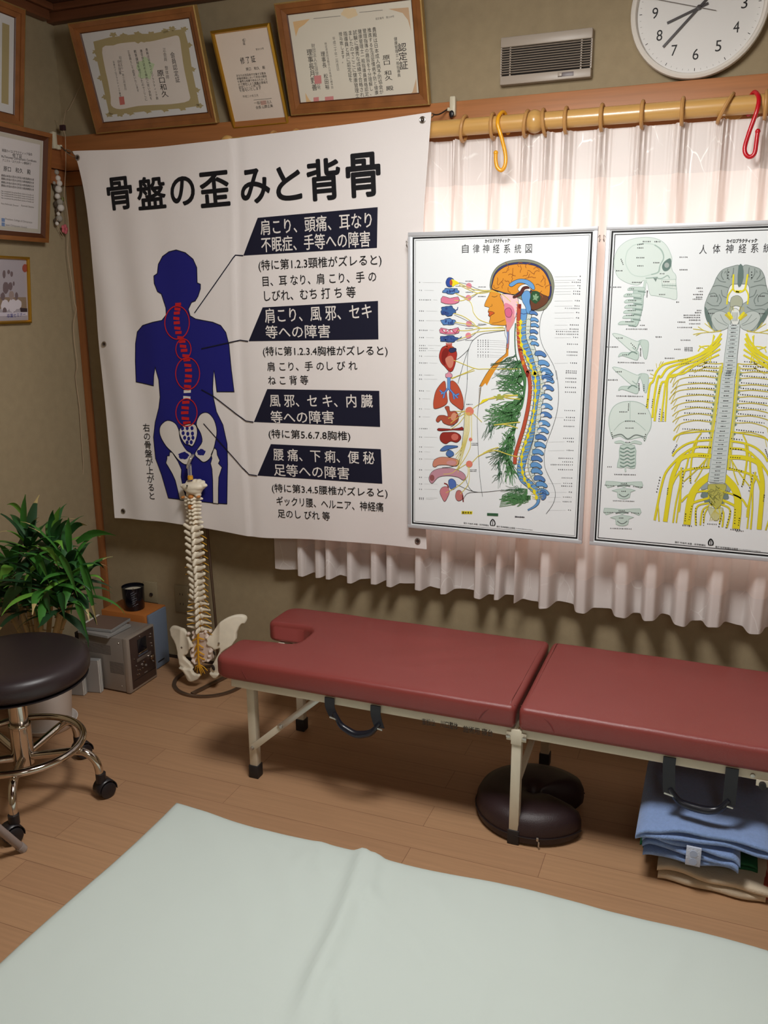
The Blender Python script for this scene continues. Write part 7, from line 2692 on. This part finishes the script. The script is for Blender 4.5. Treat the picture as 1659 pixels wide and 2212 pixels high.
# ------------------------------------------------------------------ discs
M_case = mat('clear_case', (206, 206, 204), .12, trans=.55)
M_caseg = mat('case_grey', (150, 146, 142), .35)
M_caseb = mat('case_brown', (112, 92, 82), .4)


def cd_case(M_, label, inlay, group='disc cases by the stereo', w=.142, d=.125, t=.0102, standing=False):
    root = empty('disc_case', M_.translation, label, 'disc case', group)
    MB().box((0, 0, 0), (w, d, t), .0008, 1, M_).build('shell', M_case, root)
    MB().box((.006, .002, t), (w - .001, d - .002, t + .0006), 0, 1, M_).build('inlay', inlay, root)
    if standing:
        MB().box((.006, .002, t), (w - .004, d - .002, t + .0005), 0, 1, M_).build('inlay', inlay, root)
        for z_ in (.0004, t - .0030):
            MB().box((w - .0004, .001, z_), (w + .0004, d - .001, z_ + .0022), 0, 1, M_).build('case_edge', mat('case_spine', (222, 220, 214), .3), root)
        MB().box((w - .003, .001, t - .0004), (w, d - .001, t + .0006), 0, 1, M_).build('case_edge', mat('case_spine'), root)
        return root
    MB().box((.001, .001, -.0002), (.012, d - .001, t + .0008), .0004, 1, M_).build('spine_strip', mat('case_spine', (222, 220, 214), .3), root)
    return root


from mathutils import Euler
TZ = SH + .002
pc0 = onZ(176, 1366, TZ)
cd_case(Matrix.Translation((-2.135, SY0 - .012, TZ)) @ Euler((0, 0, math.radians(-3))).to_matrix().to_4x4(), 'clear disc case lying flat on the stereo, under the brown one', M_caseg)
cd_case(Matrix.Translation((-2.138, SY0 - .006, TZ + .0125)) @ Euler((0, 0, math.radians(5))).to_matrix().to_4x4(), 'brown disc case lying on top of the other one on the stereo', M_caseb)
# two stacks of cases standing on the floor, faces to the room, in front of the stereo's side
RA = math.radians(12)
ex_, nn_ = Vector((math.cos(RA), math.sin(RA), 0)), Vector((math.sin(RA), -math.cos(RA), 0))
for corner, cases in (((182, 1503), ['front disc case of the stack standing beside the white plant pot', 'rear disc case of the stack standing beside the white plant pot']),
                      ((218, 1497), ['front disc case of the stack standing nearest the stereo front', 'rear disc case of the stack standing nearest the stereo front'])):
    c_ = onZ(corner[0], corner[1], .0012)
    for k, lab in enumerate(cases):
        o_ = c_ - ex_ * .138 - nn_ * ((k + 1) * .0108)
        Mx = Matrix(((ex_.x, 0, nn_.x, o_.x), (ex_.y, 0, nn_.y, o_.y), (0, 1, 0, o_.z), (0, 0, 0, 1)))
        cd_case(Mx, lab, M_caseg if k == 0 else M_caseb, w=.138, d=.128, standing=True)
# ------------------------------------------------------------------ speaker with candle
PXF, PY0, PY1, PH = -1.966, 2.545, 2.655, .236
spk = empty('speaker', (PXF - .12, (PY0 + PY1) / 2, 0), 'orange wooden loudspeaker with blue-grey grille behind the stereo', 'speaker')
M_ow = mat('orange_wood', (178, 108, 52), .45, var=.08, vscale=4, stretch=(3, 30, 3))
MB().box((PXF - .215, PY0 - .01, .002), (PXF - .012, PY1 + .012, PH), .002).build('cabinet', M_ow, spk)
MB().box((PXF - .011, PY0, .004), (PXF, PY1, PH - .002), .003).build('grille', mat('grille_cloth', (112, 126, 146), .9, bump=.6, bscale=900), spk)
MB().box((PXF, PY0 + .035, .028), (PXF + .001, PY0 + .075, .033)).build('badge', M_black, spk)
cn_ = onZ(283, 1318, PH)
cn_ = Vector((cn_.x, PY0 + .046, PH))
candle = empty('candle', cn_, 'black glass candle cup with white wax standing on the wooden speaker', 'candle')
M_cup = mat('black_glass', (14, 14, 22), .12)
MB().lathe([(0, .001), (.0375, .001), (.0395, .004), (.043, .092), (.0415, .092), (.039, .074), (0, .072)], cn_, 40).build('cup', M_cup, candle)
MB().lathe([(0, .0755), (.0385, .0755), (.039, .074), (0, .074)], cn_, 32).build('wax', mat('wax', (206, 198, 178), .5), candle)
MB().tube([cn_ + Vector((0, 0, .0755)), cn_ + Vector((.001, 0, .083))], .0008, 6).build('wick', M_black, candle)
a = Art(lambda u_, v_, h: Vector((cn_.x + (.0405 + v_ * .028 + h) * math.cos(u_), cn_.y + (.0405 + v_ * .028 + h) * math.sin(u_), cn_.z + v_)))
rn = random.Random(3)
for k in range(7):
    z_ = .074 - k * .0088
    q_ = [(-1.15 + .05 * i + k * .02, z_ + rn.uniform(-.0022, .0022) + .0010 * i) for i in range(rn.randint(7, 11))]
    a.line(q_, .0011, ink(150, 150, 162), 1, smooth=3)
mb = MB()
a.into(mb)
mb.build('lettering', None, candle, smooth=False, recalc=False)

# ------------------------------------------------------------------ wall plates
M_plate = mat('beige_plate', (150, 138, 110), .5)
o1, o2 = onY(311, 1254, D), onY(342, 1302, D)
wp = empty('wall_socket', ((o1.x + o2.x) / 2, D - .001, o2.z), 'beige aerial socket plate on the wall behind the candle', 'socket')
MB().box((o1.x, D - .0075, o2.z), (o2.x + .002, D - .0005, o1.z), .002).build('plate', M_plate, wp)
c = onY(327, 1284, D - .008)
MB().lathe([(0, 0), (.0075, 0), (.0075, -.004), (.0045, -.004), (.0045, -.001), (0, -.001)], (c.x, D - .0075, c.z), 18, 'Y').build('jack', mat('jack_dark', (54, 46, 40), .5), wp)
o1, o2 = onY(378, 1262, D), onY(411, 1324, D)
wp = empty('wall_socket', ((o1.x + o2.x) / 2, D - .001, o2.z), 'beige power socket plate half hidden behind the spine model', 'socket')
MB().box((o1.x, D - .0075, o2.z), (o2.x, D - .0005, o1.z), .002).build('plate', M_plate, wp)
for z in (.32, .68):
    cz_ = o2.z + (o1.z - o2.z) * z
    cx_ = (o1.x + o2.x) / 2
    mb = MB()
    for s in (-1, 1):
        mb.box((cx_ + s * .0065 - .0012, D - .0082, cz_ - .004), (cx_ + s * .0065 + .0012, D - .0074, cz_ + .004))
    mb.build('outlet', mat('jack_dark'), wp)

# ------------------------------------------------------------------ sheet on a thin mattress in the foreground
M_sheet = mat('mint_white_sheet', (208, 220, 214), .85, bump=.08, bscale=1200, spec=.15)
KX0, KX1, KY0, KY1, KZ = -1.352, .95, .25, 1.782, .034
sheet_o = None
ridges = []
for pts, h_, w_ in [([(790, 1835), (770, 1900), (735, 2000), (690, 2100), (640, 2230)], .013, .022), ([(815, 1850), (800, 1905), (790, 1960)], .008, .016), ([(700, 1800), (690, 1860), (715, 1900)], .003, .02), ([(800, 1930), (860, 2000), (915, 2060), (940, 2120)], .004, .022), ([(725, 2120), (735, 2180), (745, 2230)], .006, .014),
                    ([(650, 1850), (620, 1900), (640, 1960)], .0022, .018), ([(880, 1890), (870, 1950), (880, 1980)], .0026, .018), ([(930, 1920), (1000, 2000), (1060, 2100)], .003, .03), ([(1060, 2110), (1040, 2160), (1020, 2230)], .003, .016), ([(430, 1760), (520, 1900), (560, 2050)], .002, .04),
                    ([(1180, 1970), (1200, 2020), (1190, 2080)], .002, .025), ([(1470, 2060), (1440, 2110), (1430, 2160)], .002, .025), ([(560, 1800), (600, 1850), (590, 1900)], .002, .02)]:
    P = [onZ(x, y, KZ) for x, y in pts]
    ridges.append(([Vector((p.x, p.y)) for p in catmull(P, 4)], h_, w_))


def kz(X, Y):
    z = KZ
    p = Vector((X, Y))
    for P, h_, w_ in ridges:
        best = 9
        tt = 0
        for i in range(len(P) - 1):
            A_, B_ = P[i], P[i + 1]
            d_ = B_ - A_
            t = max(0, min(1, (p - A_).dot(d_) / d_.length_squared))
            q = (p - A_ - d_ * t).length
            if q < best:
                best = q
                tt = (i + t) / (len(P) - 1)
        if best < w_ * 3:
            z += 1.5 * h_ * math.exp(-(best / w_) ** 2) * min(1, (1 - tt) * 4 + .2)
    z += .0022 * noise.noise(Vector((X * 5, Y * 5, 0))) + .0008 * noise.noise(Vector((X * 17, Y * 17, 3)))
    return z


mb = MB()
nx, ny = 190, 130


def edge_pt(i, j):
    u_, v_ = i / nx, j / ny
    X = KX0 + (KX1 - KX0) * u_
    Y = KY0 + (KY1 - KY0) * v_
    # the far edge is not quite straight
    Y += v_ ** 6 * (.012 * math.sin(X * 4 + 2) + .005 * math.sin(X * 13) + (.020 - .030 * u_))
    X += (1 - u_) ** 8 * .005 * math.sin(Y * 9)
    return X, Y


G = []
for i in range(nx + 1):
    row = []
    for j in range(ny + 1):
        X, Y = edge_pt(i, j)
        d_ = min(i, nx - i, j, ny - j)
        z = kz(X, Y)
        if d_ == 0:
            z = .0015
        elif d_ == 1:
            z = z * .72
        elif d_ == 2:
            z = z * .95
        row.append(mb.bm.verts.new((X, Y, z)))
    G.append(row)
for i in range(nx):
    for j in range(ny):
        mb.bm.faces.new((G[i][j], G[i + 1][j], G[i + 1][j + 1], G[i][j + 1]))
o = mb.build('mattress_sheet', M_sheet, None, angle=80)
tag(o, 'pale mint white sheet spread over a thin floor mattress in the foreground', 'sheet')
